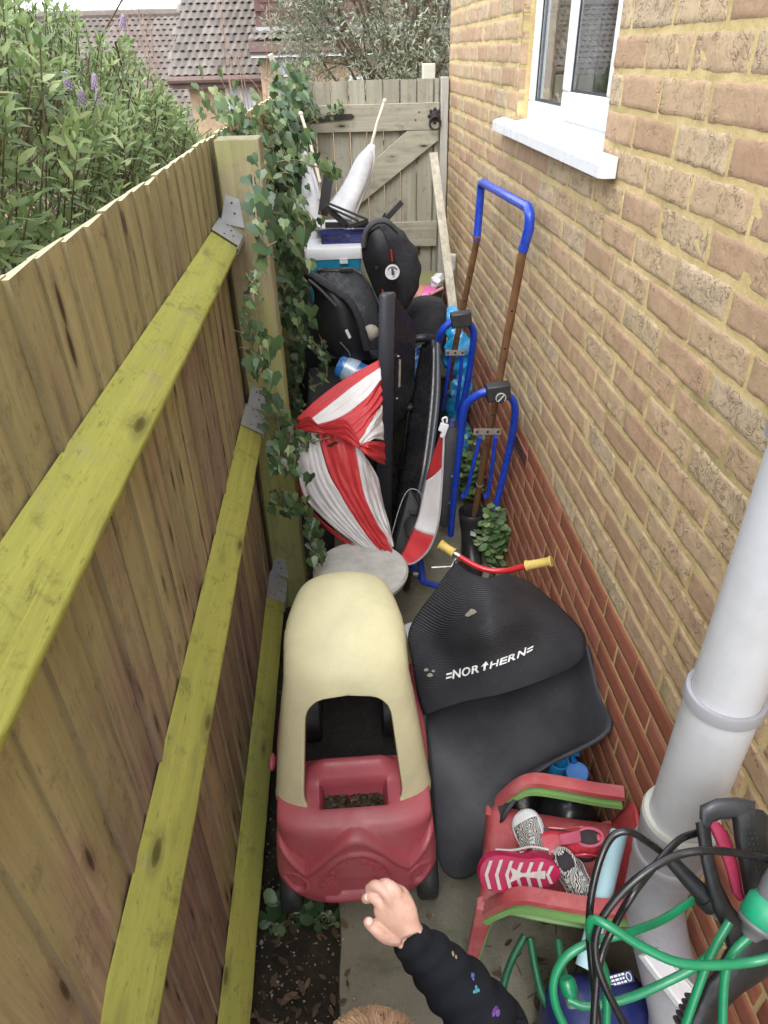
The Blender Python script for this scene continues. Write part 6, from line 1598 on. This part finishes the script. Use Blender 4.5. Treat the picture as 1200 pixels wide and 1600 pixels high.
# ------------------------------------------------------------------ shoes on the seat
def shoe(label,centre,fwd,up,Ln,mats,kind,name='child_shoe'):
    Ln*=1.13;x=Vector(fwd).normalized();z=Vector(up);z=(z-x*z.dot(x)).normalized();y=z.cross(x);c=Vector(centre)
    def q(a,b,h):return c+x*(a*Ln)+y*(b*Ln)+z*(h*Ln)
    t=thing(name,label,'shoe',tuple(c),"children's shoes on the red seat")
    # outline of the sole: x from -.5 heel to .5 toe
    def hw(a):
        s=(a+.5)
        return 1.32*(.155*math.sin(math.pi*min(1,s*3.4)/2)**.6 if s<.29 else .155-.014*math.sin((s-.29)/.27*math.pi) if s<.56 else .155+.02*math.sin((s-.56)/.19*math.pi/2) if s<.75 else .175*max(0,1-((s-.75)/.25)**2.3)**.5)
    N_=26;As=[-.5+ (1-math.cos(math.pi*i/(N_)))/2 for i in range(N_+1)]
    ch=kind=='canvas'
    soleh=.085 if ch else .12
    rings=[]
    for a in As[1:-1]:
        w_=max(.01,hw(a));rings.append([q(a,-w_,0),q(a,-w_*1.03,soleh*.5),q(a,-w_*.98,soleh),q(a,w_*.98,soleh),q(a,w_*1.03,soleh*.5),q(a,w_,0),q(a,w_*.5,-.008),q(a,-w_*.5,-.008)])
    mb=MB();mb.loft(rings);sole=obj('sole',mb,mats[1],t,ang=50)
    def top(a):
        s=a+.5
        return .40-.04*math.sin(s*4) if s<.32 else .38-.20*(s-.32)/.30 if s<.62 else .185-.06*(s-.62)/.38
    rings=[];ops=[]
    for a in As[1:-1]:
        w_=max(.008,hw(a)*.94);h=max(soleh+.02,top(a)*(1-.75*max(0,(a-.42)/.08)**2 if a>.42 else 1)*(1 if a>-.46 else .96))
        row=[]
        for k in range(17):
            an=math.pi*k/16;cc=math.cos(an);ss=math.sin(an)
            open_=(a<-.10)
            tw=w_*(.62 if open_ else .80)
            # narrowing towards the top
            vv=abs(ss)**.7;wd_=w_*(1-vv)+tw*vv*abs(cc)**.8 if not open_ else w_*math.copysign(1,1)*(1-.35*vv)
            yy=math.copysign(abs(cc)**.55,cc)*w_*(1-.30*vv)
            zz=soleh*.6+(h-soleh*.6)*vv
            row.append(q(a,yy,zz))
        rings.append(row)
    mb=MB();mb.grid(rings);up_=obj('upper',mb,mats[0],t,ang=80,solid=.003,soff=0)
    # dark mouth with a padded collar
    mb=MB();mb.ell(q(-.27,0,.365),(Ln*.17,Ln*.115,Ln*.03),16,8,Matrix((x,y,z)).transposed());obj('mouth',mb,P('shoe_mouth',(.03,.025,.03),.9),up_)
    mb=MB();mb.tube([q(-.27+.185*math.cos(k),.128*math.sin(k),.372-.03*math.cos(k)) for k in np.linspace(0,6.283,28)],Ln*.022,8);obj('collar',mb,mats[2],t)
    mb=MB();mb.loft([[q(a,-.08,h-.012),q(a,.08,h-.012),q(a,.08,h+.012),q(a,-.08,h+.012)] for a,h in((.14,.235),(.02,.30),(-.10,.375),(-.14,.43))]);obj('tongue',mb,mats[2],t,bevel=.002)
    if kind!='strap':
        for i in range(4):
            a=.13-i*.065;h=top(a)+.012
            mb=MB();mb.tube(spl([q(a,-.125,h-.05),q(a-.01,0,h+.012),q(a-.03,.125,h-.05)],4),Ln*.014,6);mb.tube(spl([q(a-.03,-.125,h-.05),q(a-.01,0,h+.018),q(a,.125,h-.05)],4),Ln*.014,6);obj('lace',mb,mats[3],t)
    if ch:
        mb=MB();G=[]
        for a in np.linspace(.30,.492,10):
            w_=max(.01,hw(a));h=top(a)*(1-.5*max(0,(a-.42)/.08)**2 if a>.42 else 1)+.012
            G.append([q(a,math.copysign(abs(math.cos(an))**.6,math.cos(an))*w_*1.0,soleh*.5+(h-soleh*.5)*math.sin(an)**.8) for an in np.linspace(0,math.pi,15)])
        mb.grid(G);obj('toe_cap',mb,mats[1],t,solid=.002,ang=80)
    else:
        # moulded side flashes and tread
        for sg in(-1,1):
            mb=MB();mb.tube(spl([q(-.40,sg*.19,.20),q(-.2,sg*.195,.26),q(.05,sg*.20,.17),q(.28,sg*.21,.16)],5),Ln*.016,6);obj('flash',mb,mats[3],t)
        for i in range(7):
            a=-.40+i*.125;w_=hw(a)*.8
            mb=MB();mb.slab([q(a,-w_,-.009),q(a+.05,0,-.009),q(a,w_,-.009),q(a+.04,w_,-.009),q(a+.09,0,-.009),q(a+.04,-w_,-.009)],-z*.0025);obj('tread_bar',mb,mats[4],sole)
        mb=MB();mb.slab([q(-.30,-.05,-.0095),q(-.02,-.02,-.0095),q(.14,-.10,-.0095),q(.10,0,-.0095),q(.14,.10,-.0095),q(-.02,.02,-.0095),q(-.30,.05,-.0095)],-z*.003);obj('tread_flash',mb,mats[3],sole)
    return t
def zebra():
    m,nt,b=newmat('zebra_canvas');tc=N(nt,'TexCoord').outputs['Object'];wv=N(nt,'TexWave');wv.inputs['Scale'].default_value=75;wv.inputs['Distortion'].default_value=14;wv.inputs['Detail'].default_value=1.5;wv.inputs['Detail Scale'].default_value=.9
    L(nt,tc,wv.inputs['Vector']);c=ramp(nt,wv.outputs['Fac'],[(.42,(.015,.015,.015)),(.5,(.55,.54,.50))]);L(nt,c,b.inputs['Base Color']);b.inputs['Roughness'].default_value=.85;return m
M_ZEB=zebra();M_RUB=P('rubber_white',(.66,.66,.68),.5,.06,30,.2,(.4,.4,.4),30);M_LACE=P('lace_white',(.62,.62,.60),.8)
M_SR=P('shoe_red',(.48,.03,.05),.35,.18,40,.25,(.5,.2,.2),40,.2,120,coat=.2);M_SM=P('shoe_magenta',(.42,.012,.075),.4,.15,40,.3,(.25,.03,.06),30,.2,120);M_SK=P('shoe_black',(.02,.02,.025),.5);M_SP=P('shoe_pale',(.58,.54,.52),.5,.1,50,.4,(.35,.2,.2),40);M_SPK=P('shoe_pink_trim',(.50,.10,.16),.6)
camdir=lambda p:(CAMLOC-Vector(p)).normalized()
p1=W(848,1352,z=.315);p2=W(826,1290,z=.325);c1=(p1+p2)/2
shoe('zebra print canvas shoe, toe up, behind the red trainer',c1,p2-p1,camdir(c1)+Vector((-.5,0,0)),.155,[M_ZEB,M_RUB,M_ZEB,M_LACE],'canvas')
p1=W(932,1326,z=.355);p2=W(845,1322,z=.345);c2=(p1+p2)/2
shoe('red trainer lying laces up with its heel by the pale blue tube',c2-camdir(c2)*.02,p2-p1,camdir(c2)+Vector((0,.35,.3)),.150,[M_SR,M_SK,M_SPK,M_SR,M_SK],'sport')
p1=W(876,1374,z=.375);p2=W(752,1374,z=.39);c3=(p1+p2)/2
shoe('magenta trainer tipped over so its pale patterned sole faces up',c3+Vector((0,.01,.005)),p2-p1,-camdir(c3)+Vector((0,.75,.15)),.172,[M_SM,M_SM,M_SM,M_SP,M_SP],'sport')
p1=W(890,1352,z=.335);p2=W(925,1418,z=.325);cc4=(p1+p2)/2
shoe('zebra print canvas shoe lying toe down beside the blue tube',cc4-Vector((0,0,.01)),p2-p1,camdir(cc4)+Vector((-.1,0,.2)),.150,[M_ZEB,M_RUB,M_ZEB,M_LACE],'canvas')
# pale blue foam tube across the chair
a=W(967,1302,z=.44);b=W(928,1455,z=.345);mb=MB();mb.tube([a+(b-a)*k for k in(-.02,0,.5,1,1.35)],[.0185,.0205,.0205,.0205,.0205],22)
t=thing('foam_tube','pale blue foam tube slanting across the red armchair behind the black hose','foam tube',tuple(b));obj('tube_body',mb,P('pale_blue_foam',(.36,.56,.62),.6,.06,8,.25,(.5,.5,.45),14,.1,120),t)
mb=MB();n=camdir(b.lerp(a,.15));q=b.lerp(a,.12);r=random.Random(2)
for k in range(7): mb.box(q+n*.0205+Vector((r.uniform(-.01,.01),r.uniform(-.004,.004),r.uniform(-.016,.016))),(.004,.001,.018),Matrix.Rotation(r.uniform(-.5,.5),3,'Y'))
obj('torn_label',mb,P('torn_paper',(.42,.40,.28),.9),t)
# blue toy spade and tub behind the chair
t=thing('toy_spade','blue plastic toy spade with a round blade beside the bricks behind the red armchair','toy spade',tuple(W(902,1210,z=.30)))
M_BS=P('toy_blue',(.008,.13,.42),.4,.12,14,.15)
c=W(902,1208,z=.32);n=camdir(c);mb=MB();mb.lathe([(.001,0),(.028,.001),(.031,.004),(.029,.007),(.001,.005)],c,n+Vector((0,.2,.3)),26);obj('blade',mb,M_BS,t)
mb=MB();mb.tube([c+Vector((-.004,.02,.02)),W(893,1180,z=.34)],.0075,10);mb.tube([W(884,1176,z=.345),W(905,1178,z=.345)],.008,8);obj('handle',mb,M_BS,t)
mb=MB();a=W(868,1200,z=.30);mb.lathe([(.001,0),(.022,0),(.028,.08),(.024,.08),(.019,.01)],a-Vector((0,0,.05)),(.1,0,1),20);o=obj('toy_beaker',mb,P('toy_light_blue',(.02,.22,.50),.4));tag(o,'light blue toy beaker half hidden under the edge of the mat','toy beaker')
blob('dark_gap_filler','black lump added to darken the shaded gap behind the stacked armchairs','dark filler',[((.55,1.12,.12),(.10,.08,.12)),((.46,1.2,.09),(.08,.08,.09))],P('gap_filler_black',(.012,.012,.014),.3,.2,20,0),.012,.05,10,12)  # black lump added to stand for the occluded dark behind the chairs
# ------------------------------------------------------------------ pressure washer
def washer():
    t=thing('pressure_washer','blue and black pressure washer low in the corner under the tangled hoses','pressure washer',(.48,.60,.022))
    M_B=P('washer_blue',(.012,.019,.10),.4,.12,12,.3,(.10,.11,.2),12,.08,90);M_K=P('washer_black',(.02,.02,.023),.5,.2,14,.3,(.08,.08,.08),12,.15,120)
    c=Vector((.478,.610,.022))
    def rr(hx,hy,z,oy=0,r=.5):
        return [c+Vector((math.copysign(abs(math.cos(a))**r,math.cos(a))*hx,oy+math.copysign(abs(math.sin(a))**r,math.sin(a))*hy,z)) for a in np.linspace(0,2*math.pi,33)[:-1]]
    mb=MB();mb.loft([rr(.105,.085,.0),rr(.118,.095,.03),rr(.12,.10,.16),rr(.115,.095,.22),rr(.09,.07,.255),rr(.05,.035,.268)]);obj('blue_cover',mb,M_B,t,ang=60)
    mb=MB();mb.loft([rr(.125,.045,.03,-.085),rr(.13,.05,.12,-.085),rr(.125,.045,.235,-.08),rr(.10,.03,.262,-.075)]);o=obj('black_housing',mb,M_K,t,ang=60)
    mb=MB();mb.tube(spl([c+Vector((-.09,-.11,.20)),c+Vector((-.06,-.12,.235)),(c+Vector((.03,-.12,.24))),c+Vector((.09,-.11,.21))],5),.014,10);obj('carry_handle',mb,M_K,o)
    # printed label
    cc=W(968,1530,z=.287);n=(camdir(cc)+Vector((0,0,1))).normalized();x=Vector((.97,.10,.1));x=(x-n*x.dot(n)).normalized();y=n.cross(x)
    mb=MB();mb.slab([cc+x*a+y*b for a,b in((-.03,-.011),(.03,-.011),(.03,.011),(-.03,.011))],n*.0015);l=obj('label',mb,P('label_dark',(.02,.04,.12),.4),t)
    mb=MB();r=random.Random(1)
    for j in range(3):
        a=-.027
        while a<.012:
            wd_=r.uniform(.004,.009);mb.slab([cc+n*.0018+x*p+y*q for p,q in((a,.005-j*.007),(a+wd_,.005-j*.007),(a+wd_,.009-j*.007),(a,.009-j*.007))],n*.0003);a+=wd_+.002
    mb.tube([cc+n*.002+x*(.021+.005*math.cos(k))+y*(.008*math.sin(k)) for k in np.linspace(0,6.28,18)],.0012,5)
    obj('label_print',mb,P('label_print_white',(.7,.7,.72),.5),l,smooth=False)
    for a in((-.10,-.03),(.10,-.03)):
        mb=MB();mb.lathe([(.002,-.016),(.05,-.016),(.055,-.01),(.055,.01),(.05,.016),(.002,.016)],c+Vector((a[0]*1.25,a[1],.050)),(1,0,0),24);obj('wheel',mb,M_K,t)
    # tall carrying frame that keeps the gun and hoses up
    mb=MB();mb.tube(spl([c+Vector((.10,-.10,.15)),c+Vector((.11,-.20,.45)),(c+Vector((.10,-.25,.72))),c+Vector((.0,-.27,.76)),c+Vector((-.06,-.26,.72))],6),.012,10);obj('push_frame',mb,M_K,t)
washer()
# ------------------------------------------------------------------ trigger gun and hoses
D=.96
def dp(px,py,d=D):return W(px,py,d=d)
def gun():
    t=thing('trigger_gun','black pressure washer trigger gun with a dark pink trigger, upright beside the grey pipe','trigger gun',tuple(dp(1110,1560)))
    M_K=P('gun_black',(.012,.013,.015),.45,.2,20,.3,(.09,.09,.09),16,.25,160);M_T=P('trigger_pink',(.30,.022,.065),.45,.15,30,.3,(.25,.03,.06),20,.15,100);M_G=P('gun_grey',(.035,.037,.043),.42,.2,20,.25)
    def ring(cx_,cy_,wx,wy,ang,d,th=.022):
        ca,sa=math.cos(ang),math.sin(ang);out=[]
        for k in range(16):
            a=2*math.pi*k/16;u=math.copysign(abs(math.cos(a))**.6,math.cos(a))*wx;v=math.copysign(abs(math.sin(a))**.6,math.sin(a))
            out.append(W(cx_+u*ca,cy_+u*sa,d=d-v*th))
        return out
    # grip (right), tapering down into the body
    mb=MB();mb.loft([ring(1168,1262,24,0,.15,D),ring(1172,1272,30,0,.12,D),ring(1174,1310,27,0,-.05,D),ring(1182,1355,26,0,-.12,D),ring(1192,1400,28,0,-.2,D),ring(1196,1440,34,0,-.25,D),ring(1180,1480,48,0,-.1,D),ring(1160,1520,44,0,.1,D),ring(1128,1545,30,0,.35,D),ring(1108,1575,22,0,.4,D),ring(1095,1600,20,0,.4,D),ring(1075,1650,18,0,.4,D)]);o=obj('grip',mb,M_K,t,ang=60)
    mb=MB();mb.loft([ring(1100,1288,12,0,.9,D,.018),ring(1104,1272,17,0,.9,D,.02),ring(1122,1264,17,0,1.35,D,.021),ring(1150,1262,17,0,1.57,D,.022),ring(1180,1272,20,0,1.6,D,.022)]);obj('top_bridge',mb,M_G,t,ang=60)
    mb=MB();gp=[(1098,1282,12),(1101,1310,11),(1106,1345,11),(1116,1385,12),(1130,1420,15),(1150,1452,20),(1160,1480,24)];mb.loft([ring(x,y,w_,0,-.3,D,.017) for x,y,w_ in gp]);obj('guard',mb,M_K,t,ang=60)
    mb=MB();mb.loft([ring(x,y,w_,0,.1,D+.002,.010) for x,y,w_ in((1114,1284,10),(1124,1300,13),(1136,1330,12),(1146,1365,10),(1152,1395,9),(1160,1408,7))]);obj('trigger',mb,M_T,t,ang=60)
    mb=MB()
    for i in range(11):
        for j in range(3): mb.ell(W(1166+i*2.2+j*7,1302+i*8.5,d=D-.0225),(.0012,.0012,.0012),6,4)
    obj('grip_dimples',mb,M_G,o)
    mb=MB()
    for i in range(5):
        mb.lathe([(.017,-.003),(.021,0),(.017,.003)],W(1092-i*4.5,1570+i*9,d=D),W(1050,1650,d=D)-W(1092,1570,d=D),18)
    obj('ribbed_collar',mb,M_G,t)
    # lance joint
    a=dp(1040,1335,D+.01);b=dp(1100,1400,D+.01);c=dp(1124,1424,D+.01);mb=MB();mb.tube([a,a.lerp(b,.6),b],[.009,.0115,.013],12);mb.tube([b,b.lerp(c,.55)],.0165,12);ln=obj('hose_connector',mb,M_K,t)
    mb=MB();mb.lathe([(.012,0),(.012,.018),(.009,.02)],b.lerp(c,.55),(c-b),16);obj('metal_nut',mb,P('nut_steel',(.55,.55,.55),.25,metal=.9),ln)
gun()
M_HB=P('black_hose',(.008,.008,.010),.28,.2,30,.25,(.05,.05,.05),40,.05,120,coat=.15)
M_HG=P('green_hose',(.008,.20,.085),.35,.12,30,.25,(.03,.12,.06),30,.05,120,coat=.2)
M_HGD=P('green_hose_dark',(.006,.10,.045),.45,.2,30,.3,(.04,.06,.03),30)
def hose(name,label,paths,mat,r_,group):
    t=thing(name,label,'hose',tuple(W(*paths[0][0][:2],d=paths[0][0][2])),group)
    for p in paths:
        mb=MB();mb.tube(spl([W(a,b,d=d) for a,b,d in p],9),r_,12);obj('hose_run',mb,mat,t,ang=80)
    return t
hose('high_pressure_hose','black high pressure hose looping in front of the red armchair and grey pipe',[
 [(1042,1338,.97),(1015,1318,.95),(985,1300,.94),(958,1306,.94),(938,1342,.93),(924,1400,.92),(921,1460,.91),(928,1540,.90),(938,1640,.89)],
 [(1092,1300,.97),(1062,1312,.95),(1030,1345,.93),(990,1395,.90),(958,1450,.905),(938,1500,.89),(930,1560,.88),(926,1640,.87)],
 [(1225,1350,.90),(1170,1336,.895),(1110,1329,.885),(1060,1336,.885),(1010,1362,.88),(965,1402,.88),(936,1445,.88),(930,1490,.875),(945,1540,.87),(975,1600,.87),(1000,1650,.87)]],M_HB,.0050,'hoses')
hose('garden_hose','bright green garden hose tangled over the pressure washer',[
 [(1230,1488,.85),(1180,1502,.86),(1120,1508,.86),(1060,1504,.86),(1005,1480,.865),(955,1449,.87),(928,1437,.88),(921,1450,.89),(928,1480,.92),(945,1520,.94),(948,1570,.94),(946,1640,.94)],
 [(1115,1388,1.02),(1080,1408,1.01),(1035,1437,.98),(980,1458,.93),(925,1472,.93),(885,1495,.93),(866,1530,.93),(868,1570,.93),(890,1620,.93)],
 [(1125,1470,.93),(1095,1505,.93),(1040,1535,.93),(980,1560,.94),(920,1572,.95),(888,1562,.96)],
 [(1140,1440,.93),(1112,1490,.925),(1085,1560,.92),(1058,1640,.92)],
 [(1172,1462,.885),(1146,1490,.885),(1132,1530,.885),(1128,1640,.885)]],M_HG,.0058,'hoses')
hose('garden_hose','darker green hose lying on the concrete beneath the stacked armchairs',[
 [(820,1462,1.62),(800,1500,1.60),(786,1545,1.57),(778,1620,1.53)],
 [(828,1465,1.60),(838,1520,1.57),(852,1565,1.54),(885,1588,1.50)],
 [(872,1470,1.50),(878,1510,1.46),(884,1535,1.40)]],M_HGD,.0085,'hoses')
t=thing('hose_connector','green and grey snap connector on the hose end beside the trigger gun','hose connector',tuple(dp(1185,1445,.88)))
a=dp(1205,1405,.88);b=dp(1172,1462,.885);M_CN=P('connector_green',(.01,.26,.13),.45,.15,30,.3,(.05,.15,.09));M_CNG=P('connector_grey',(.12,.125,.13),.5)
mb=MB();ax=b-a;l=ax.length;mb.lathe([(.019,0),(.024,l*.12),(.025,l*.55),(.022,l*.62)],a,ax,22);s=obj('green_sleeve',mb,M_CN,t,ang=40)
mb=MB();mb.lathe([(.0235,l*.60),(.0245,l*.66),(.0225,l*.74),(.016,l*.80),(.010,l*1.02)],a,ax,22);obj('grey_nut',mb,M_CNG,t,ang=40)
mb=MB();mb.lathe([(.018,0),(.020,-.02),(.018,-.05)],a,ax,20);obj('tap_end',mb,M_CNG,t)
t=thing('hose_connector','small dark green hose connector hanging left of the blue pressure washer','hose connector',tuple(W(888,1548,d=.97)))
a=W(884,1528,d=.97);b=W(892,1556,d=.965);ax=b-a;l=ax.length;mb=MB();mb.lathe([(.009,0),(.012,l*.2),(.012,l*.7),(.009,l)],a,ax,16);obj('green_sleeve',mb,M_HG,t);mb=MB();mb.lathe([(.010,0),(.010,.012),(.006,.014)],b,ax,14);obj('grey_nut',mb,M_CNG,t)
# ------------------------------------------------------------------ the child
def child():
    skin,nt,b=newmat('child_skin');tc=N(nt,'TexCoord').outputs['Object']
    c=ramp(nt,noise_n(nt,tc,45,5,.6),[(.3,(.52,.30,.23)),(.7,(.66,.42,.34))]);L(nt,c,b.inputs['Base Color']);b.inputs['Roughness'].default_value=.48;b.inputs['Subsurface Weight'].default_value=.15;b.inputs['Subsurface Radius'].default_value=(.01,.004,.002)
    bump(nt,b,noise_n(nt,tc,260,4,.6),.12,.0008)
    dw=.93
    wr=W(640,1462,d=dw);hc=Vector((-.012,.258,1.078))
    sh=Vector((.115,.20,.945));el=W(752,1592,d=.955)
    t=thing('person','child in a dark navy jumper reaching one arm out towards the toy car','person',(0,.16,0))
    mb=MB()
    # torso, neck, head, legs
    mb.loft([[Vector((rx*math.cos(a),.17+dy+ry*math.sin(a),z)) for a in np.linspace(0,6.283,21)[:-1]] for z,rx,ry,dy in((.52,.09,.07,0),(.58,.105,.078,0),(.66,.10,.075,0),(.76,.102,.072,.01),(.86,.112,.068,.02),(.93,.105,.058,.03),(.965,.06,.045,.035),(.99,.035,.035,.045),(1.03,.034,.036,.06))])
    mb.ell(hc,(.070,.082,.092),22,16);mb.ell(hc+Vector((0,.045,-.035)),(.045,.045,.045),14,10)
    mb.ell(hc+Vector((0,.086,-.022)),(.009,.012,.010),8,6)
    for s in(-1,1):
        mb.ell(hc+Vector((s*.071,-.004,-.015)),(.008,.015,.020),8,6)
        mb.tube(spl([(s*.052,.17,.56),(s*.058,.175,.40),(s*.06,.18,.29),(s*.06,.165,.16),(s*.06,.16,.06)],5),splr([.062,.052,.038,.036,.026],5),14)
        mb.ell((s*.062,.20,.030),(.030,.075,.028),12,8)
    ls=Vector((-.112,.20,.94));mb.tube(spl([ls,(-.15,.19,.80),(-.14,.24,.70),(-.12,.29,.63)],5),splr([.034,.030,.026,.020],5),12);mb.ell((-.115,.31,.60),(.026,.03,.035),12,8)
    mb.tube(spl([sh,el,wr],8),splr([.034,.030,.0205],8),14)
    # the reaching hand
    H=lambda x,y,dd=0:W(x,y,d=dw+dd)
    def fing(p,r):
        n=5;mb.tube(spl(p,n),splr(r,n),10);mb.ell(Vector(p[-1]),r[-1]*1.0,10,8)
    palm=[(wr,.0195,.0155),(H(630,1448,.0),.0235,.015),(H(620,1428,.0),.0285,.0155),(H(614,1414,.0),.0285,.0145),(H(610,1404,0),.024,.012)]
    x_=(H(640,1425)-H(600,1440)).normalized();nv=camdir(wr)
    rings=[]
    for p,a,bq in palm: rings.append([p+x_*a*math.cos(k)+nv*bq*math.sin(k) for k in np.linspace(0,6.283,17)[:-1]])
    mb.loft(rings)
    fing([H(602,1434,.002),H(598,1416,-.003),H(583,1402,.002),H(572,1404,.012)],[.0098,.0084,.0079,.0070])       # index
    fing([H(612,1416,-.003),H(604,1396,-.006),H(588,1384,-.002),H(578,1388,.010)],[.0098,.0084,.0078,.0070])     # middle
    fing([H(625,1409,-.002),H(618,1391,-.004),H(603,1381,.002),H(592,1384,.016)],[.0094,.0080,.0075,.0068])      # ring
    fing([H(636,1416,.002),H(633,1400,.002),H(622,1390,.008),H(610,1390,.020)],[.0090,.0078,.0072,.0064])        # little
    fing([H(622,1462,.004),H(604,1462,-.002),H(588,1452,-.004),H(576,1441,.002)],[.0135,.0110,.0088,.0076])      # thumb
    o=obj('body',mb,skin,t,ang=180);rm=o.modifiers.new('r','REMESH');rm.mode='VOXEL';rm.voxel_size=.0019;rm.use_smooth_shade=True
    sm_=o.modifiers.new('s','SMOOTH');sm_.iterations=2;sm_.factor=.5
    # nails
    for p,q,r_ in((H(574,1402,.004),H(583,1402,-.006),.0045),(H(577,1440,-.006),H(584,1444,-.010),.0052)):
        mb=MB();mb.ell(p+nv*.003,(r_,r_,.0012),10,6,(nv).to_track_quat('Z','Y').to_matrix());obj('nail',mb,P('nail_pink',(.66,.42,.36),.3,.05,50,0),o)
    # sleeve with soft folds
    jm,nt,b=newmat('navy_jersey');tc=N(nt,'TexCoord').outputs['Object'];c=ramp(nt,noise_n(nt,tc,14,6,.7),[(.3,(.006,.007,.010)),(.7,(.014,.016,.022))]);L(nt,c,b.inputs['Base Color']);b.inputs['Roughness'].default_value=.9;b.inputs['Specular IOR Level'].default_value=.2
    bump(nt,b,noise_n(nt,tc,420,3,.6),.3,.001)
    cu=W(634,1466,d=dw);path=spl([cu,W(665,1492,d=.935),W(700,1528,d=.94),W(745,1580,d=.95),W(770,1625,d=.955),sh+Vector((.01,.0,-.01)),Vector((.07,.185,.92))],12);n=len(path)
    base=splr([.0235,.0330,.040,.046,.050,.052,.05],12);rings=[];nr=None
    for i,p in enumerate(path):
        tg=(path[min(i+1,n-1)]-path[max(i-1,0)]).normalized()
        if nr is None:nr=(nv-tg*nv.dot(tg)).normalized()
        nr=(nr-tg*nr.dot(tg)).normalized();bn=tg.cross(nr);row=[]
        for k in range(40):
            a=2*math.pi*k/40
            f=1+.055*math.sin(i*.75+1.6*math.sin(a)+.7*math.sin(2*a))*min(1,i/6)+.07*noise.noise((i*.16,math.cos(a)*1.3,math.sin(a)*1.3))
            if i<2:f=.98
            row.append(p+(nr*math.cos(a)+bn*math.sin(a))*base[i]*f)
        rings.append(row)
    mb=MB();mb.loft(rings);slv=obj('jumper',mb,jm,t,ang=180)
    mb=MB();mb.loft([[Vector((rx*math.cos(a),.17+dy+ry*math.sin(a),z)) for a in np.linspace(0,6.283,29)[:-1]] for z,rx,ry,dy in((.54,.118,.095,0),(.58,.122,.095,0),(.66,.118,.092,0),(.76,.120,.088,.01),(.86,.128,.082,.02),(.935,.118,.070,.03),(.975,.07,.055,.038),(.985,.05,.048,.045))]);mb.tube(spl([ls,(-.15,.19,.80),(-.14,.24,.70),(-.122,.285,.64)],5),splr([.045,.042,.037,.030],5),14);obj('jumper_body',mb,jm,slv,ang=180)
    # printed figure patches on the sleeve's outer side
    r=random.Random(9);cols=[(.05,.09,.30),(.15,.05,.30),(.34,.26,.12),(.05,.24,.28),(.36,.32,.24),(.14,.04,.26)]
    for k,(px,py,s,ci) in enumerate(((708,1490,4,2),(738,1522,4,0),(750,1546,4,3),(772,1584,8,1),(756,1590,5,4))):
        # nearest sleeve vertex to the pixel, on the camera side
        best=min((v for ring in rings for v in ring if (v-path[0]).length>0 ),key=lambda v:(PX(v)[0]-px)**2+(PX(v)[1]-py)**2+(0 if (CAMLOC-v).length<1.12 else 400))
        rad=min(path,key=lambda q:(q-best).length);nn=(best-rad).normalized();mb=MB();mb.ell(best,(s*.0010,s*.0007,.0008),8,5,nn.to_track_quat('Z','Y').to_matrix());[mb.ell(best+Vector((r.uniform(-1,1),r.uniform(-1,1),r.uniform(-1,1)))*.0045,(s*.0006,s*.0005,.0008),7,4,nn.to_track_quat('Z','Y').to_matrix()) for _ in range(3)];obj('print_patch',mb,P('print_%d'%k,cols[ci],.5,.3,200,.3,(.5,.5,.5),150),slv)
    mb=MB();
    for s in(-1,1): mb.tube(spl([(s*.052,.17,.56),(s*.06,.175,.40),(s*.062,.18,.29),(s*.06,.165,.16),(s*.06,.16,.075)],5),splr([.072,.062,.05,.046,.042],5),16)
    mb.ell((0,.17,.57),(.112,.088,.06),20,10);obj('trousers',mb,P('trousers_grey',(.05,.05,.06),.9),t)
    for s in(-1,1):
        mb=MB();mb.ell((s*.062,.205,.036),(.036,.085,.034),14,8);obj('shoe',mb,P('trainer_dark',(.04,.04,.05),.6),t)
    # hair: cap plus strands
    M_H=P('light_brown_hair',(.42,.28,.18),.5,.2,60,.3,(.26,.16,.10),50,.3,200,stretch=(1,.25,1),island=.25)
    mb=MB();r=random.Random(13)
    mb.ell(hc+Vector((0,-.006,.008)),(.0755,.087,.0965),24,16)
    crown=hc+Vector((.0,-.02,.105))
    for k in range(2600):
        a=r.uniform(0,6.283);L_=r.uniform(.5,1.25);st_=r.uniform(0,.9)
        pts=[]
        for q in range(4):
            th=st_+L_*q/3
            if th>1.95:th=1.95
            ax_=a+.25*q/3;rad=1.015+.02*r.random()
            pts.append(hc+Vector((0,-.006,.008))+Vector((.0755*rad*math.sin(th)*math.cos(ax_),.087*rad*math.sin(th)*math.sin(ax_),.0965*rad*math.cos(th))))
        if pts[-1].y>hc.y+.06 and pts[-1].z<hc.z+.02:continue
        mb.tube([p+rv(r,.0009) for p in pts],.0014,3,caps=False)
    obj('hair',mb,M_H,t)
    return hc
hc=child()
print('HEAD',PX(hc+Vector((0,0,.10))),PX(hc+Vector((0,.09,.0))))
